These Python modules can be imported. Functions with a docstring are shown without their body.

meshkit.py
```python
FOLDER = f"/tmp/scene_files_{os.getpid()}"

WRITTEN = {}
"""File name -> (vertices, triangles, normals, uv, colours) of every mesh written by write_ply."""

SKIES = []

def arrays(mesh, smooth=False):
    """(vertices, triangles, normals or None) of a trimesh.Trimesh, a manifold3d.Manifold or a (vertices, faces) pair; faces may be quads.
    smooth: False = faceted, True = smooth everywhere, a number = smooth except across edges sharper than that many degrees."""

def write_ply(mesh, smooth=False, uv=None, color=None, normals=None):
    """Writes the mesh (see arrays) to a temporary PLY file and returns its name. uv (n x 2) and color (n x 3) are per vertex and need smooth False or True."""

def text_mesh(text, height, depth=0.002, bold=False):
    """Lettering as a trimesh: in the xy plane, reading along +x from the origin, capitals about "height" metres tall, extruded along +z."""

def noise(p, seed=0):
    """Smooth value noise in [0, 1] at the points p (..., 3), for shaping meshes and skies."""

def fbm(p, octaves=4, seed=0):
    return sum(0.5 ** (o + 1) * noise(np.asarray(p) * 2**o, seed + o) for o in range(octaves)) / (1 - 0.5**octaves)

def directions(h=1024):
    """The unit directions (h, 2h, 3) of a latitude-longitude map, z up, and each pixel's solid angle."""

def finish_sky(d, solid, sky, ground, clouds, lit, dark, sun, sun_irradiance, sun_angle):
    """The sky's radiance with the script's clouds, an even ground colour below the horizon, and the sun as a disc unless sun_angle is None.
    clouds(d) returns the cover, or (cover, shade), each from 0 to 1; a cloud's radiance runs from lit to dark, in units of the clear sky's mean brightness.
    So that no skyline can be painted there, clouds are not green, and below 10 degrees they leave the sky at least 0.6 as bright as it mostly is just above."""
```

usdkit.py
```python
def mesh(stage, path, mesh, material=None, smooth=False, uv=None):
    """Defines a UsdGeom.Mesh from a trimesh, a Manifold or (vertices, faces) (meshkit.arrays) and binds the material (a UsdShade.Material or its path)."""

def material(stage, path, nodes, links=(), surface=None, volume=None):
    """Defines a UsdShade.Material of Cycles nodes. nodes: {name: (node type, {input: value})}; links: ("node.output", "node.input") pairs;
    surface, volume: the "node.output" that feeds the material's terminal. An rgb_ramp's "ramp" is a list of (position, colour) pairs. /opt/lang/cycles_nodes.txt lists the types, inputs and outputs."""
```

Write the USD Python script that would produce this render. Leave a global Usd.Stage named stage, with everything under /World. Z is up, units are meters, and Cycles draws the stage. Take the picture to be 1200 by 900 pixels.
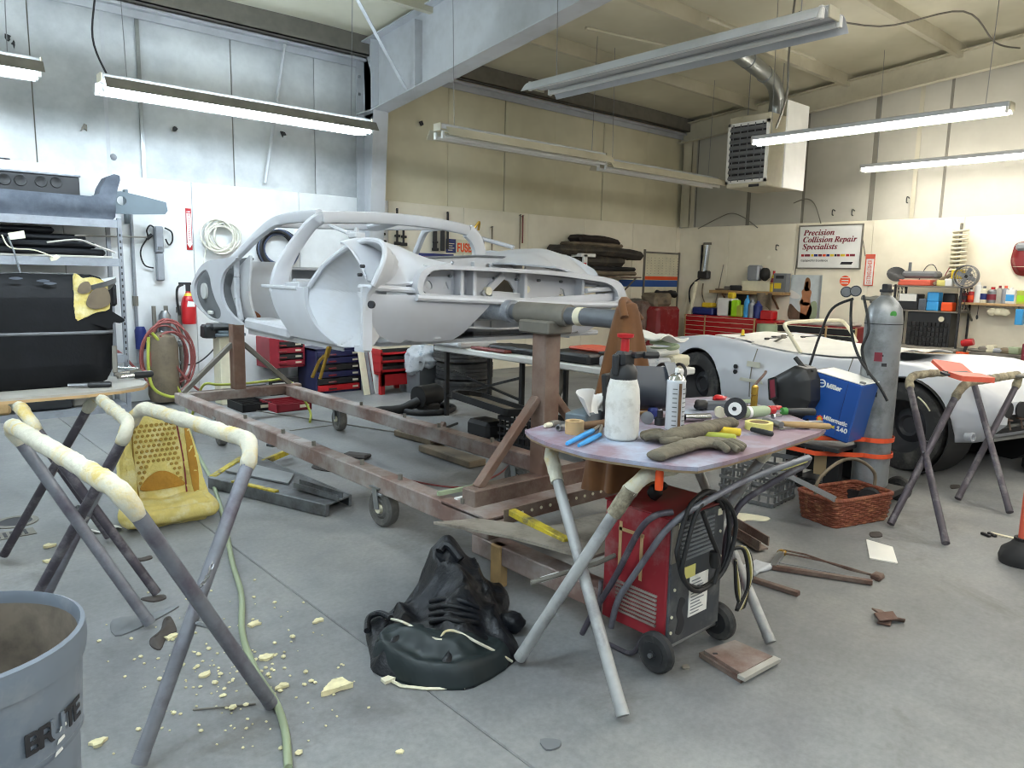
import math, glob, numpy as np, trimesh, usdkit, meshkit, shapely
from shapely.geometry import Polygon, Point, LineString
from shapely import affinity
from pxr import Usd, UsdGeom, UsdLux, Sdf, Gf
rng = np.random.default_rng(7)
stage = Usd.Stage.CreateInMemory()
UsdGeom.SetStageUpAxis(stage, UsdGeom.Tokens.z)
UsdGeom.SetStageMetersPerUnit(stage, 1.0)
UsdGeom.Xform.Define(stage, '/World'); UsdGeom.Scope.Define(stage, '/World/Looks')
# ---------------------------------------------------------------- camera
FPX, EYE = 873.0, np.array([0, 0, 1.4])
_p, _y, _r = np.radians([8.37, 48.4, 1.16])
_f = np.array([math.cos(_p)*math.cos(_y), math.cos(_p)*math.sin(_y), -math.sin(_p)])
_rt = np.cross(_f, [0, 0, 1.0]); _rt /= np.linalg.norm(_rt); _up = np.cross(_rt, _f)
CR = math.cos(_r)*_rt + math.sin(_r)*_up; CU = -math.sin(_r)*_rt + math.cos(_r)*_up
cam = UsdGeom.Camera.Define(stage, '/World/camera')
cam.AddTransformOp().Set(Gf.Matrix4d(*[float(x) for x in (*CR, 0, *CU, 0, *(-_f), 0, *EYE, 1)]))
cam.CreateHorizontalApertureAttr(36.0); cam.CreateVerticalApertureAttr(27.0)
cam.CreateFocalLengthAttr(36.0*FPX/1200); cam.CreateClippingRangeAttr(Gf.Vec2f(0.05, 200))
EXPOSURE = 1.15
TUBE_COOL, TUBE_WARM, TUBE_POWER = (1.22, 1.44, 1.62), (1.05, 1.0, 0.90), 27.0
cam.CreateExposureAttr(EXPOSURE)
dome = UsdLux.DomeLight.Define(stage, '/World/sky'); dome.CreateIntensityAttr(0.05); dome.CreateColorAttr(Gf.Vec3f(0.7, 0.85, 1.0))
def G(x, y, z=0.0):            # the point of height z that the pixel sees
    d = CR*(x-600)/FPX - CU*(y-450)/FPX + _f
    return EYE + d*(z-EYE[2])/d[2]
def P(x, y, axis, val):        # the point on the plane axis = val that the pixel sees
    d = CR*(x-600)/FPX - CU*(y-450)/FPX + _f
    return EYE + d*(val-EYE[axis])/d[axis]
# ---------------------------------------------------------------- shapes
A = np.array
def cat(*ms):
    ms = [m for g in ms for m in (g if isinstance(g, (list, tuple)) else [g])]
    return trimesh.util.concatenate(ms)
def mv(m, t=(0, 0, 0), rz=0, rx=0, ry=0):
    m = m.copy(); M = trimesh.transformations.euler_matrix(rx, ry, rz); M[:3, 3] = t; m.apply_transform(M); return m
def bx(x0, x1, y0, y1, z0, z1, b=0.0):
    e = A([abs(x1-x0), abs(y1-y0), abs(z1-z0)]); c = A([(x0+x1)/2, (y0+y1)/2, (z0+z1)/2]); return cb(e, c, b)
_bxc = {}
def cb(e, c=(0, 0, 0), b=0.0):
    e = A(e, float); b = min(b, e.min()*0.45)
    if b <= 0:
        m = trimesh.creation.box(e)
    else:
        h = e/2; pts = []
        for s in np.ndindex(2, 2, 2):
            s = A(s)*2-1
            for k in range(3):
                q = h - b; q[k] = h[k]; pts.append(s*q)
        m = trimesh.convex.convex_hull(A(pts))
    m.apply_translation(c); return m
def frame_of(d):
    d = A(d, float)/np.linalg.norm(d); a = np.cross(d, [0, 0, 1.0] if abs(d[2]) < .95 else [1.0, 0, 0]); a /= np.linalg.norm(a)
    return d, a, np.cross(d, a)
def bar(p, q, w, h=None, b=0.0, up=(0, 0, 1)):      # a straight bar of w x h from p to q
    p, q = A(p, float), A(q, float); h = w if h is None else h; d = q-p; L = np.linalg.norm(d); d /= L
    a = np.cross(d, up)
    if np.linalg.norm(a) < 1e-3: a = np.cross(d, [1, 0, 0])
    a /= np.linalg.norm(a); u = np.cross(a, d)
    m = cb((L, w, h), b=b); M = np.eye(4); M[:3, 0], M[:3, 1], M[:3, 2], M[:3, 3] = d, a, u, (p+q)/2
    m.apply_transform(M); return m
def tube(pts, r, n=8, closed=False, cap=True):
    p = A(pts, float); k = len(p); r = np.broadcast_to(r, (k,))
    t = (np.roll(p, -1, 0)-np.roll(p, 1, 0)) if closed else np.gradient(p, axis=0)
    t /= np.linalg.norm(t, axis=1, keepdims=True)+1e-12
    a = np.cross(t[0], [0, 0, 1.0] if abs(t[0][2]) < .9 else [1.0, 0, 0]); a /= np.linalg.norm(a); fr = []
    for i in range(k):
        a = a-t[i]*np.dot(a, t[i]); a /= np.linalg.norm(a)+1e-12; fr.append((a, np.cross(t[i], a)))
    th = np.arange(n)*2*np.pi/n
    v = np.concatenate([p[i]+r[i]*(np.cos(th)[:, None]*fr[i][0]+np.sin(th)[:, None]*fr[i][1]) for i in range(k)])
    f = []
    for i in range(k if closed else k-1):
        j = (i+1) % k
        for s in range(n):
            s2 = (s+1) % n; f += [[i*n+s, i*n+s2, j*n+s2], [i*n+s, j*n+s2, j*n+s]]
    if cap and not closed:
        v = np.vstack([v, p[0], p[-1]])
        for s in range(n): f += [[k*n, (s+1) % n, s], [k*n+1, (k-1)*n+s, (k-1)*n+(s+1) % n]]
    return trimesh.Trimesh(v, A(f), process=False)
def spline(pts, n=6, closed=False):
    p = A(pts, float); k = len(p); out = []
    g = (lambda i: p[i % k]) if closed else (lambda i: p[min(max(i, 0), k-1)])
    for i in range(k if closed else k-1):
        a, b, c, d = g(i-1), g(i), g(i+1), g(i+2)
        for s in np.arange(n)/n:
            out.append(.5*((2*b)+(c-a)*s+(2*a-5*b+4*c-d)*s*s+(3*b-a-3*c+d)*s**3))
    if not closed: out.append(p[-1])
    return A(out)
def cyl(r, z0, z1, n=20, c=(0, 0), r2=None):
    r2 = r if r2 is None else r2
    return lathe([(0, z0), (r, z0), (r2, z1), (0, z1)], n, (c[0], c[1], 0))
def lathe(prof, n=24, c=(0, 0, 0)):                 # profile of (radius, z), from bottom to top on the outside
    pr = A(prof, float); k = len(pr); th = np.arange(n)*2*np.pi/n
    v = np.stack([pr[:, None, 0]*np.cos(th), pr[:, None, 0]*np.sin(th), np.repeat(pr[:, 1:2], n, 1)], -1).reshape(-1, 3); f = []
    for i in range(k-1):
        for s in range(n):
            s2 = (s+1) % n
            if pr[i, 0] > 1e-9: f.append([i*n+s, i*n+s2, (i+1)*n+s2])
            if pr[i+1, 0] > 1e-9: f.append([i*n+s, (i+1)*n+s2, (i+1)*n+s])
    m = trimesh.Trimesh(v, A(f), process=False); m.apply_translation(c); return m
def rod(p, q, r, n=8): return tube([p, q], r, n)
def along(m, p, q):                                  # puts a mesh built along +z onto the segment from p in direction q-p
    d, a, b = frame_of(A(q, float)-A(p, float)); M = np.eye(4); M[:3, 0], M[:3, 1], M[:3, 2], M[:3, 3] = a, b, d, p
    if np.linalg.det(M[:3, :3]) < 0: M[:3, 0] *= -1
    m = m.copy(); m.apply_transform(M); return m
def ext(poly, h): 
    if not isinstance(poly, (Polygon, shapely.MultiPolygon)): poly = Polygon(poly)
    poly = poly.buffer(0); gs = getattr(poly, 'geoms', [poly])
    return cat([trimesh.creation.extrude_polygon(g, h, engine='earcut') for g in gs if g.area > 1e-9])
def plane_map(m, o, u, v, w):                        # local (a, b, c) to o + a u + b v + c w
    m = m.copy(); x = m.vertices.copy(); o, u, v, w = A(o, float), A(u, float), A(v, float), A(w, float)
    m.vertices = o+x[:, :1]*u+x[:, 1:2]*v+x[:, 2:3]*w
    if np.dot(np.cross(u, v), w) < 0: m.invert()
    return m
def fine(m, edge, it=8):
    v, f = trimesh.remesh.subdivide_to_size(m.vertices, m.faces, edge, max_iter=it)
    m = trimesh.Trimesh(v, f, process=False); m.merge_vertices(); return m
def sheet(fn, nu, nv, th=0.004, closed_u=False):     # a surface fn(u, v) given a thickness
    us, vs = np.linspace(0, 1, nu), np.linspace(0, 1, nv)
    p = A([[fn(u, v) for v in vs] for u in us], float)
    du, dv = np.gradient(p, axis=0), np.gradient(p, axis=1)
    n = np.cross(du, dv); n /= np.linalg.norm(n, axis=2, keepdims=True)+1e-12
    v = np.concatenate([p.reshape(-1, 3), (p-n*th).reshape(-1, 3)]); N = nu*nv; f = []
    I = lambda i, j: i*nv+j
    for i in range(nu-1):
        for j in range(nv-1):
            a, b, c, d = I(i, j), I(i+1, j), I(i+1, j+1), I(i, j+1)
            f += [[a, b, c], [a, c, d], [N+a, N+c, N+b], [N+a, N+d, N+c]]
    def edge(a, b): f.extend([[a, N+b, b], [a, N+a, N+b]])
    for j in range(nv-1): edge(I(0, j+1), I(0, j)); edge(I(nu-1, j), I(nu-1, j+1))
    for i in range(nu-1): edge(I(i, 0), I(i+1, 0)); edge(I(i+1, nv-1), I(i, nv-1))
    return trimesh.Trimesh(v, A(f), process=False)
def loft(rings, cap=True, closed=True):               # rings of equal count joined into a skin
    r = A(rings, float); k, n = r.shape[:2]; v = r.reshape(-1, 3); f = []
    for i in range(k-1):
        for s in range(n if closed else n-1):
            s2 = (s+1) % n; a, b, c, d = i*n+s, i*n+s2, (i+1)*n+s2, (i+1)*n+s
            f += [[a, b, c], [a, c, d]]
    if cap:
        v = np.vstack([v, r[0].mean(0), r[-1].mean(0)])
        for s in range(n): s2 = (s+1) % n; f += [[k*n, s2, s], [k*n+1, (k-1)*n+s, (k-1)*n+s2]]
    m = trimesh.Trimesh(v, A(f), process=False)
    return m
def blob(c, r, seed=0, amp=.25, sub=2, fr=1.6):
    m = trimesh.creation.icosphere(sub); d = meshkit.fbm(m.vertices*fr+seed*3.7, 3, seed)-.5
    m.vertices = m.vertices*(1+amp*2*d)[:, None]*A(r)+A(c); return m
def lumpy(m, amp, fr, seed=0):
    m = m.copy(); m.merge_vertices(); n = m.vertex_normals; m.vertices = m.vertices+n*((meshkit.fbm(m.vertices*fr, 3, seed)-.5)*2*amp)[:, None]; return m
_fonts = {}
def text(s, h, depth=.002, font='Inter', bold=0, slant=0.0, width=None, center=False):
    from PIL import Image, ImageDraw, ImageFont
    if font == 'serif':
        base = lambda ch: chr(0x1D468+ord(ch)-65) if 'A' <= ch <= 'Z' else chr(0x1D482+ord(ch)-97) if 'a' <= ch <= 'z' else ch
        s = ''.join(base(c) for c in s); font = 'NotoSansMath'
    ft = ImageFont.truetype(glob.glob('/opt/blender-*/*/datafiles/fonts/'+font+'*.woff2')[0], 96)
    x0, y0, x1, y1 = ft.getbbox(s, anchor='ls', stroke_width=bold)
    im = Image.new('L', (int(x1-x0+8), int(y1-y0+8)))
    ImageDraw.Draw(im).text((4-x0, 4-y0), s, 255, ft, anchor='ls', stroke_width=bold)
    on = np.pad(np.asarray(im) > 127, ((0, 0), (1, 1))).astype(np.int8)
    rows, st = np.nonzero(np.diff(on, axis=1) == 1); en = np.nonzero(np.diff(on, axis=1) == -1)[1]
    sh = shapely.union_all(shapely.box(st, -rows-1, en, -rows)).buffer(.6).buffer(-.6).simplify(.9)
    k = h/70.0; sx = k if width is None else width/(x1-x0)
    sh = affinity.affine_transform(sh, [sx, k*slant, 0, k, -4*sx, (4-y0)*k])
    m = cat([trimesh.creation.extrude_polygon(g, depth, engine='earcut') for g in getattr(sh, 'geoms', [sh]) if g.area > h*h*1e-4])
    if center: m.apply_translation([-m.bounds[:, 0].mean(), -m.bounds[:, 1].mean(), 0])
    return m
# ---------------------------------------------------------------- objects
_count = {}
def numbered(parent, name):
    k = (parent, name); n = _count.get(k, 0); _count[k] = n+1
    return name if n == 0 else '%s_%03d' % (name, n)
def data(prim, **kw):
    for k, v in kw.items():
        if v: prim.SetCustomDataByKey(k, v)
class Thing:
    def __init__(s, name, label=None, category=None, loc=(0, 0, 0), rz=0.0, group=None, kind=None, rx=0.0, ry=0.0):
        s.name = name; s.path = '/World/'+numbered('/World', name); s.info = (label, category, group, kind)
        x = UsdGeom.Xform.Define(stage, s.path); M = trimesh.transformations.euler_matrix(rx, ry, rz); M[:3, 3] = loc; s.inv = np.linalg.inv(M)
        x.AddTransformOp().Set(Gf.Matrix4d(*[float(a) for a in M.T.ravel()])); s.prim = x.GetPrim()
        data(s.prim, label=label, category=category, group=group, kind=kind)
    def part(s, name, mesh, m, label=None, parent=None, world=False, smooth=35, kind=None):
        par = parent or s.path; path = par+'/'+numbered(par, name)
        if world: mesh = mesh.copy(); mesh.apply_transform(s.inv)
        g = usdkit.mesh(stage, path, mesh, LOOK[m], smooth=smooth); data(g.GetPrim(), label=label, kind=kind); return path
    def dup(s, loc, rz=0.0, label=None, group=None, rx=0.0, ry=0.0):
        o = Thing(s.name, label or s.info[0], s.info[1], loc, rz, group or s.info[2], rx=rx, ry=ry)
        o.prim.GetReferences().AddInternalReference(s.path); o.prim.SetInstanceable(True)
        # the copy's own transform is the stronger opinion
        return o
def single(name, mesh, m, label, category, group=None, kind=None, smooth=35):
    path = '/World/'+numbered('/World', name); g = usdkit.mesh(stage, path, mesh, LOOK[m], smooth=smooth)
    data(g.GetPrim(), label=label, category=category, group=group, kind=kind); return path
# ---------------------------------------------------------------- materials
LOOK = {}
def C(h):
    c = A([int(h[i:i+2], 16) for i in (1, 3, 5)])/255.0
    return tuple(np.where(c < .04045, c/12.92, ((c+.055)/1.055)**2.4))
def mat(name, col, rough=.55, metal=0.0, var=.12, scale=5.0, col2=None, amt=.5, s2=3.0, sharp=.12, bump=0.0, bs=60.0, coat=0.0, spec=.5, sheen=0.0):
    """colour with soft variation; col2 shows in noise-shaped patches (dust, rust, grime) covering about amt of the surface."""
    col = C(col) if isinstance(col, str) else col
    N = {'geo': ('geometry', {}), 'n1': ('noise_texture', {'scale': scale, 'detail': 5.0, 'roughness': .6}),
         'r1': ('rgb_ramp', {'ramp': [(.3, tuple(c*(1-var) for c in col)), (.7, tuple(min(1, c*(1+var)) for c in col))]}),
         'p': ('principled_bsdf', {'roughness': rough, 'metallic': metal, 'specular_ior_level': spec, 'coat_weight': coat, 'sheen_weight': sheen})}
    Lk = [('geo.position', 'n1.vector'), ('n1.fac', 'r1.fac')]; out = 'r1.color'
    if col2 is not None:
        col2 = C(col2) if isinstance(col2, str) else col2; t = 1-amt; t = .5+(t-.5)*.6
        N['n2'] = ('noise_texture', {'scale': s2, 'detail': 8.0, 'roughness': .65}); N['r2'] = ('rgb_ramp', {'ramp': [(max(0, t-sharp), (0, 0, 0)), (min(1, t+sharp), (1, 1, 1))]})
        N['mx'] = ('mix_color', {'b': col2}); Lk += [('geo.position', 'n2.vector'), ('n2.fac', 'r2.fac'), ('r2.color', 'mx.fac'), (out, 'mx.a')]; out = 'mx.result'
    Lk.append((out, 'p.base_color'))
    if bump:
        N['n3'] = ('noise_texture', {'scale': bs, 'detail': 3.0}); N['bp'] = ('bump', {'strength': bump, 'distance': .01})
        Lk += [('geo.position', 'n3.vector'), ('n3.fac', 'bp.height'), ('bp.normal', 'p.normal')]
    LOOK[name] = usdkit.material(stage, '/World/Looks/'+name, N, Lk, surface='p.BSDF')
def emit(name, col, power):
    LOOK[name] = usdkit.material(stage, '/World/Looks/'+name, {'e': ('emission', {'color': col, 'strength': power})}, [], surface='e.emission')
emit('tube_cool', TUBE_COOL, TUBE_POWER); emit('tube_warm', TUBE_WARM, TUBE_POWER)
# building
mat('insul_white', '#d3d6d6', .6, var=.05, scale=2, col2='#8f9498', amt=.42, s2=.9, sharp=.2, bump=.25, bs=5)
mat('insul_grey', '#c3c0b4', .6, var=.05, scale=2, col2='#a5a296', amt=.4, s2=.6, sharp=.28, bump=.25, bs=5)
mat('insul_cream', '#e8e1c6', .6, var=.05, scale=2, col2='#c2b998', amt=.42, s2=.6, sharp=.28, bump=.25, bs=5)
mat('wains_white', '#e4e6e6', .5, var=.03, scale=3, col2='#b5b7b4', amt=.22, s2=1.1, sharp=.25)
mat('wains_cream', '#f0e9d6', .5, var=.03, scale=3, col2='#d2cab0', amt=.3, s2=1.0, sharp=.25)
mat('seam', '#7d7a70', .8); mat('ceil', '#e0dcc8', .6, var=.06, scale=1.2, col2='#bcb69c', amt=.4, s2=.5, sharp=.3, bump=.2, bs=4)
mat('steel_white', '#bcbfc3', .45, var=.04, scale=3, col2='#9b9d9e', amt=.25, s2=2, sharp=.2)
mat('steel_cream', '#cdc7b2', .5, var=.06, scale=3, col2='#a19b84', amt=.35, s2=1.5, sharp=.2)
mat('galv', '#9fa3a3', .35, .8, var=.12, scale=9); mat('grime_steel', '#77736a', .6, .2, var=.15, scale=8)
# general
mat('white', '#e6e6e2', .5, var=.04); mat('paper', '#e9e7df', .7, var=.04); mat('black', '#1b1b1c', .55, var=.2); mat('rubber', '#2a2a2b', .75, var=.2, scale=12, col2='#5c5a55', amt=.3, s2=6)
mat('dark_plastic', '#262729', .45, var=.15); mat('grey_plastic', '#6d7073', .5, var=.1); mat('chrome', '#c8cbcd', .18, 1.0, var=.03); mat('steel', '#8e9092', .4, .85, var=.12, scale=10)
mat('rust', '#6a5248', .7, .2, var=.2, scale=9, col2='#8d7f74', amt=.4, s2=4, bump=.3, bs=90); mat('red', '#b3191f', .35, var=.08, coat=.2); mat('dark_red', '#7c1c20', .4, var=.12, col2='#a9908a', amt=.18, s2=5)
mat('blue', '#1f4f9c', .35, var=.05, coat=.2); mat('yellow', '#d9bb2c', .5, var=.08); mat('orange', '#e8531c', .5, var=.06); mat('green', '#3f8a3d', .5, var=.1); mat('wood', '#a98a5c', .6, var=.2, scale=14); mat('dark_wood', '#6d5238', .6, var=.2, scale=12)
mat('maroon', '#7a2434', .5); mat('navy', '#1c2b6b', .45); mat('ink', '#26262a', .6); mat('glass_dark', '#0d0e10', .08, coat=1.0); mat('cardboard', '#b39a72', .8, var=.08); mat('grey_cloth', '#b9bcc0', .9, var=.1, scale=20, col2='#8f99a3', amt=.35, s2=14, sharp=.05)
mat('lime', '#9bd11c', .5); mat('light_blue', '#3b9ad9', .4); mat('pale_green', '#9aa88a', .6, var=.06); mat('skin_tone', '#b98563', .6)
mat('brass', '#b08d3c', .35, .8); mat('bone', '#d8d2b8', .6)
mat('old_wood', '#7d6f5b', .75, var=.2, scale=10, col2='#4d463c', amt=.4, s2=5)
# ================================================================ the building
XB, YA, X0, Y0 = 11.5, 8.4, -4.5, -8.5          # wall planes: right, back, and the two behind the camera
mat('floor', '#8f9396', .55, var=.10, scale=1.1, col2='#b0b1ae', amt=.45, s2=1.3, sharp=.25, bump=.12, bs=140)
def floor_material():
    N = {'geo': ('geometry', {}), 'n1': ('noise_texture', {'scale': .7, 'detail': 8.0, 'roughness': .62}), 'n2': ('noise_texture', {'scale': 2.6, 'detail': 10.0, 'roughness': .7}),
         'n3': ('noise_texture', {'scale': 45.0, 'detail': 4.0, 'roughness': .7}), 'n4': ('noise_texture', {'scale': 1.5, 'detail': 9.0, 'roughness': .68, 'distortion': .6}),
         'r1': ('rgb_ramp', {'ramp': [(.3, C('#6e6f71')), (.5, C('#828383')), (.7, C('#999792'))]}), 'r2': ('rgb_ramp', {'ramp': [(.3, (.72, .73, .75)), (.62, (1.08, 1.08, 1.07))]}),
         'r3': ('rgb_ramp', {'ramp': [(.3, (.88, .88, .88)), (.7, (1.1, 1.1, 1.1))]}), 'r4': ('rgb_ramp', {'ramp': [(.56, (1, 1, 1)), (.73, (.60, .57, .53))]}),
         'm1': ('mix_color', {'blend_type': 'multiply', 'fac': 1.0}), 'm2': ('mix_color', {'blend_type': 'multiply', 'fac': 1.0}), 'm3': ('mix_color', {'blend_type': 'multiply', 'fac': 1.0}),
         'rr': ('rgb_ramp', {'ramp': [(.3, (.42,)*3), (.7, (.7,)*3)]}), 'bp': ('bump', {'strength': .12, 'distance': .004}), 'p': ('principled_bsdf', {'specular_ior_level': .45})}
    L = [('geo.position', k+'.vector') for k in ('n1', 'n2', 'n3', 'n4')]+[('n1.fac', 'r1.fac'), ('n2.fac', 'r2.fac'), ('n3.fac', 'r3.fac'), ('n4.fac', 'r4.fac'), ('r1.color', 'm1.a'), ('r2.color', 'm1.b'),
        ('m1.result', 'm2.a'), ('r3.color', 'm2.b'), ('m2.result', 'm3.a'), ('r4.color', 'm3.b'), ('m3.result', 'p.base_color'), ('n2.fac', 'rr.fac'), ('rr.color', 'p.roughness'), ('n3.fac', 'bp.height'), ('bp.normal', 'p.normal')]
    LOOK['concrete'] = usdkit.material(stage, '/World/Looks/concrete', N, L, surface='p.BSDF')
floor_material(); mat('joint', '#5c5c5b', .9)
fl = Thing('floor', kind='structure')
fl.part('base', bx(X0, XB, Y0, YA, -.06, -.008), 'joint')
xs = [X0, 1.36, XB]; ys = [Y0, -3.4, YA]
for i in range(2):
    for j in range(2):
        fl.part('slab', bx(xs[i]+.0015, xs[i+1]-.0015, ys[j]+.0015, ys[j+1]-.0015, -.05, 0, .004), 'concrete', smooth=False)
ROOF = lambda y: 4.22+.083*(YA-y)                 # underside of the roof sheet; ridge at y = -0.5
def roof_z(y): return ROOF(y) if y > -.5 else ROOF(-.5)-.083*(-.5-y)
ce = Thing('ceiling', kind='structure')
yy = [YA+.05, 6.9, 5.4, 3.9, 2.4, .9, -.5, -2.1, -3.7, -5.3, -6.9, Y0-.05]
for a, b in zip(yy[:-1], yy[1:]):                 # insulation blanket sagging between purlins
    fn = lambda u, v, a=a, b=b: (X0-.05+u*(XB-X0+.1), a+(b-a)*v, roof_z(a+(b-a)*v)-.045*math.sin(math.pi*v)*(1-.5*abs(math.sin(u*26))))
    ce.part('insulation_blanket', sheet(fn, 60, 9, -.05), 'ceil', smooth=60)
pu = Thing('trim_1', kind='structure')
for y in yy[1:-1]:                                # Z purlins
    z = roof_z(y); pu.part('purlin', cat(bx(X0, XB, y-.002, y+.002, z-.21, z), bx(X0, XB, y, y+.065, z-.212, z-.206), bx(X0, XB, y-.065, y, z-.006, z)), 'steel_cream', smooth=False)
# walls
def wall(name, axis, at, seams, lo, hi, mats, wains, sgn, top, wn, split=None):
    w = Thing(name, kind='structure')
    box = (lambda a, b, d0, d1, z0, z1, bv=0: bx(a, b, at-sgn*d0, at-sgn*d1, z0, z1, bv)) if axis == 1 else (lambda a, b, d0, d1, z0, z1, bv=0: bx(at-sgn*d0, at-sgn*d1, a, b, z0, z1, bv))
    w.part('backing', box(lo, hi, -.15, -.03, -.05, top+.5), 'seam', smooth=False)
    for a, b in zip(seams[:-1], seams[1:]):
        k = mats if split is None or (a+b)/2 < split else split_m
        def fn(u, v, a=a, b=b):
            d = .02*(math.sin(math.pi*min(1, max(0, v)))**.4)*(1-.0*u)+.008*math.sin(v*5+a*3)
            z = wains-.002+u*(top+.45-wains); q = a+.008+(b-a-.016)*v
            return (q, at-sgn*(d-.03), z) if axis == 1 else (at-sgn*(d-.03), q, z)
        m = sheet(fn, 14, 9, .02)
        if m.volume < 0: m.invert()
        w.part('insulation_panel', m, k, smooth=60)
    ws = np.arange(lo, hi+.01, 1.22)
    ws = list(ws)+[hi]
    for a, b in zip(ws[:-1], ws[1:]):
        if b-a > .05: w.part('wainscot_panel', box(a+.003, b-.003, -.03, .02, 0, wains, .004), wn if split is None or (a+b)/2 < split else split_w, smooth=False)
    return w
split_m, split_w = 'insul_cream', 'wains_cream'
sA = [X0, -3.4, -2.4, -1.4, -.4, .5, 1.43, 2.36, 3.3, 4.27, 5.2, 6.22, 7.24, 8.24, 9.35, 10.45, XB]
WH = 2.3
wall('wall_back', 1, YA, sA, X0, XB, 'insul_white', WH, 1, 4.0, 'wains_white', split=4.9)
sB = [Y0]+[YA-1.02*k-.3 for k in range(16, -1, -1)]+[YA]; sB = sorted(set(s for s in sB if s >= Y0))
wall('wall_right', 0, XB, sB, Y0, YA, 'insul_grey', WH, 1, 4.9, 'wains_cream')
wall('wall_left', 0, X0, sB, Y0, YA, 'insul_white', WH, -1, 4.9, 'wains_white')
wall('wall_front', 1, Y0, sA, X0, XB, 'insul_white', WH, -1, 4.4, 'wains_white')
tr = Thing('trim_2', kind='structure')            # eave strut and angle along the back wall
tr.part('eave_strut', cat(bx(X0, XB, YA-.20, YA-.19, 3.95, 4.2), bx(X0, XB, YA-.20, YA-.10, 3.95, 3.962), bx(X0, XB, YA-.2, YA, 4.19, 4.2)), 'grime_steel', smooth=False)
tr.part('eave_angle', cat(bx(X0, XB, YA-.13, YA-.04, 3.90, 3.93), bx(X0, XB, YA-.06, YA-.04, 3.83, 3.9)), 'steel_white', smooth=False)
tr.part('rake_channel', cat(bar((XB-.12, YA, ROOF(YA)-.3), (XB-.12, -.5, ROOF(-.5)-.3), .012, .32), bar((XB-.17, YA, ROOF(YA)-.455), (XB-.17, -.5, ROOF(-.5)-.455), .11, .012), bar((XB-.17, YA, ROOF(YA)-.145), (XB-.17, -.5, ROOF(-.5)-.145), .11, .012)), 'steel_cream', smooth=False)
for y in (8.22, 4.4, -.5): tr.part('end_column', cat(bx(XB-.14, XB-.13, y-.1, y+.1, 0 if y < 8 else WH, ROOF(y)-.4), bx(XB-.14, XB, y-.1, y-.09, 0 if y < 8 else WH, ROOF(y)-.4), bx(XB-.14, XB, y+.09, y+.1, 0 if y < 8 else WH, ROOF(y)-.4)) if y > 8 else bx(XB-.022, XB-.018, y-.03, y+.03, WH, ROOF(y)-.4), 'steel_cream', smooth=False)
for i, sx in enumerate((.5, 2.04, 2.36)): tr.part('seam_strip', bx(sx-.018, sx+.018, YA-.018, YA, WH, 3.95), 'steel_white' if i == 1 else 'galv', smooth=False)
# rigid frame: tapered column and rafter
fr = Thing('trim_3', kind='structure'); FX, FW = 4.9, .115
kz = lambda y: 3.29+(8.0-y)*.118                    # underside of rafter
colp = lambda z: 8.22-.26*(z/3.29)                  # inner face of column
fr.part('column_web', cat(ext([(8.34, 0), (colp(0), 0), (colp(3.3), 3.3), (8.34, 4.1)], .01).apply_transform(np.array([[0, 0, 1, FX-.005], [1, 0, 0, 0], [0, 1, 0, 0], [0, 0, 0, 1.0]]))), 'steel_white', smooth=False)
fr.part('column_flange', cat(bar((FX, colp(0)+.0, 0), (FX, colp(3.3), 3.3), .2, .014, up=(0, 1, 0)), bx(FX-.11, FX+.11, 8.335, 8.35, 0, 4.1), bx(FX-.11, FX+.11, 8.0, 8.35, 3.28, 3.295)), 'steel_white', smooth=False)
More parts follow.
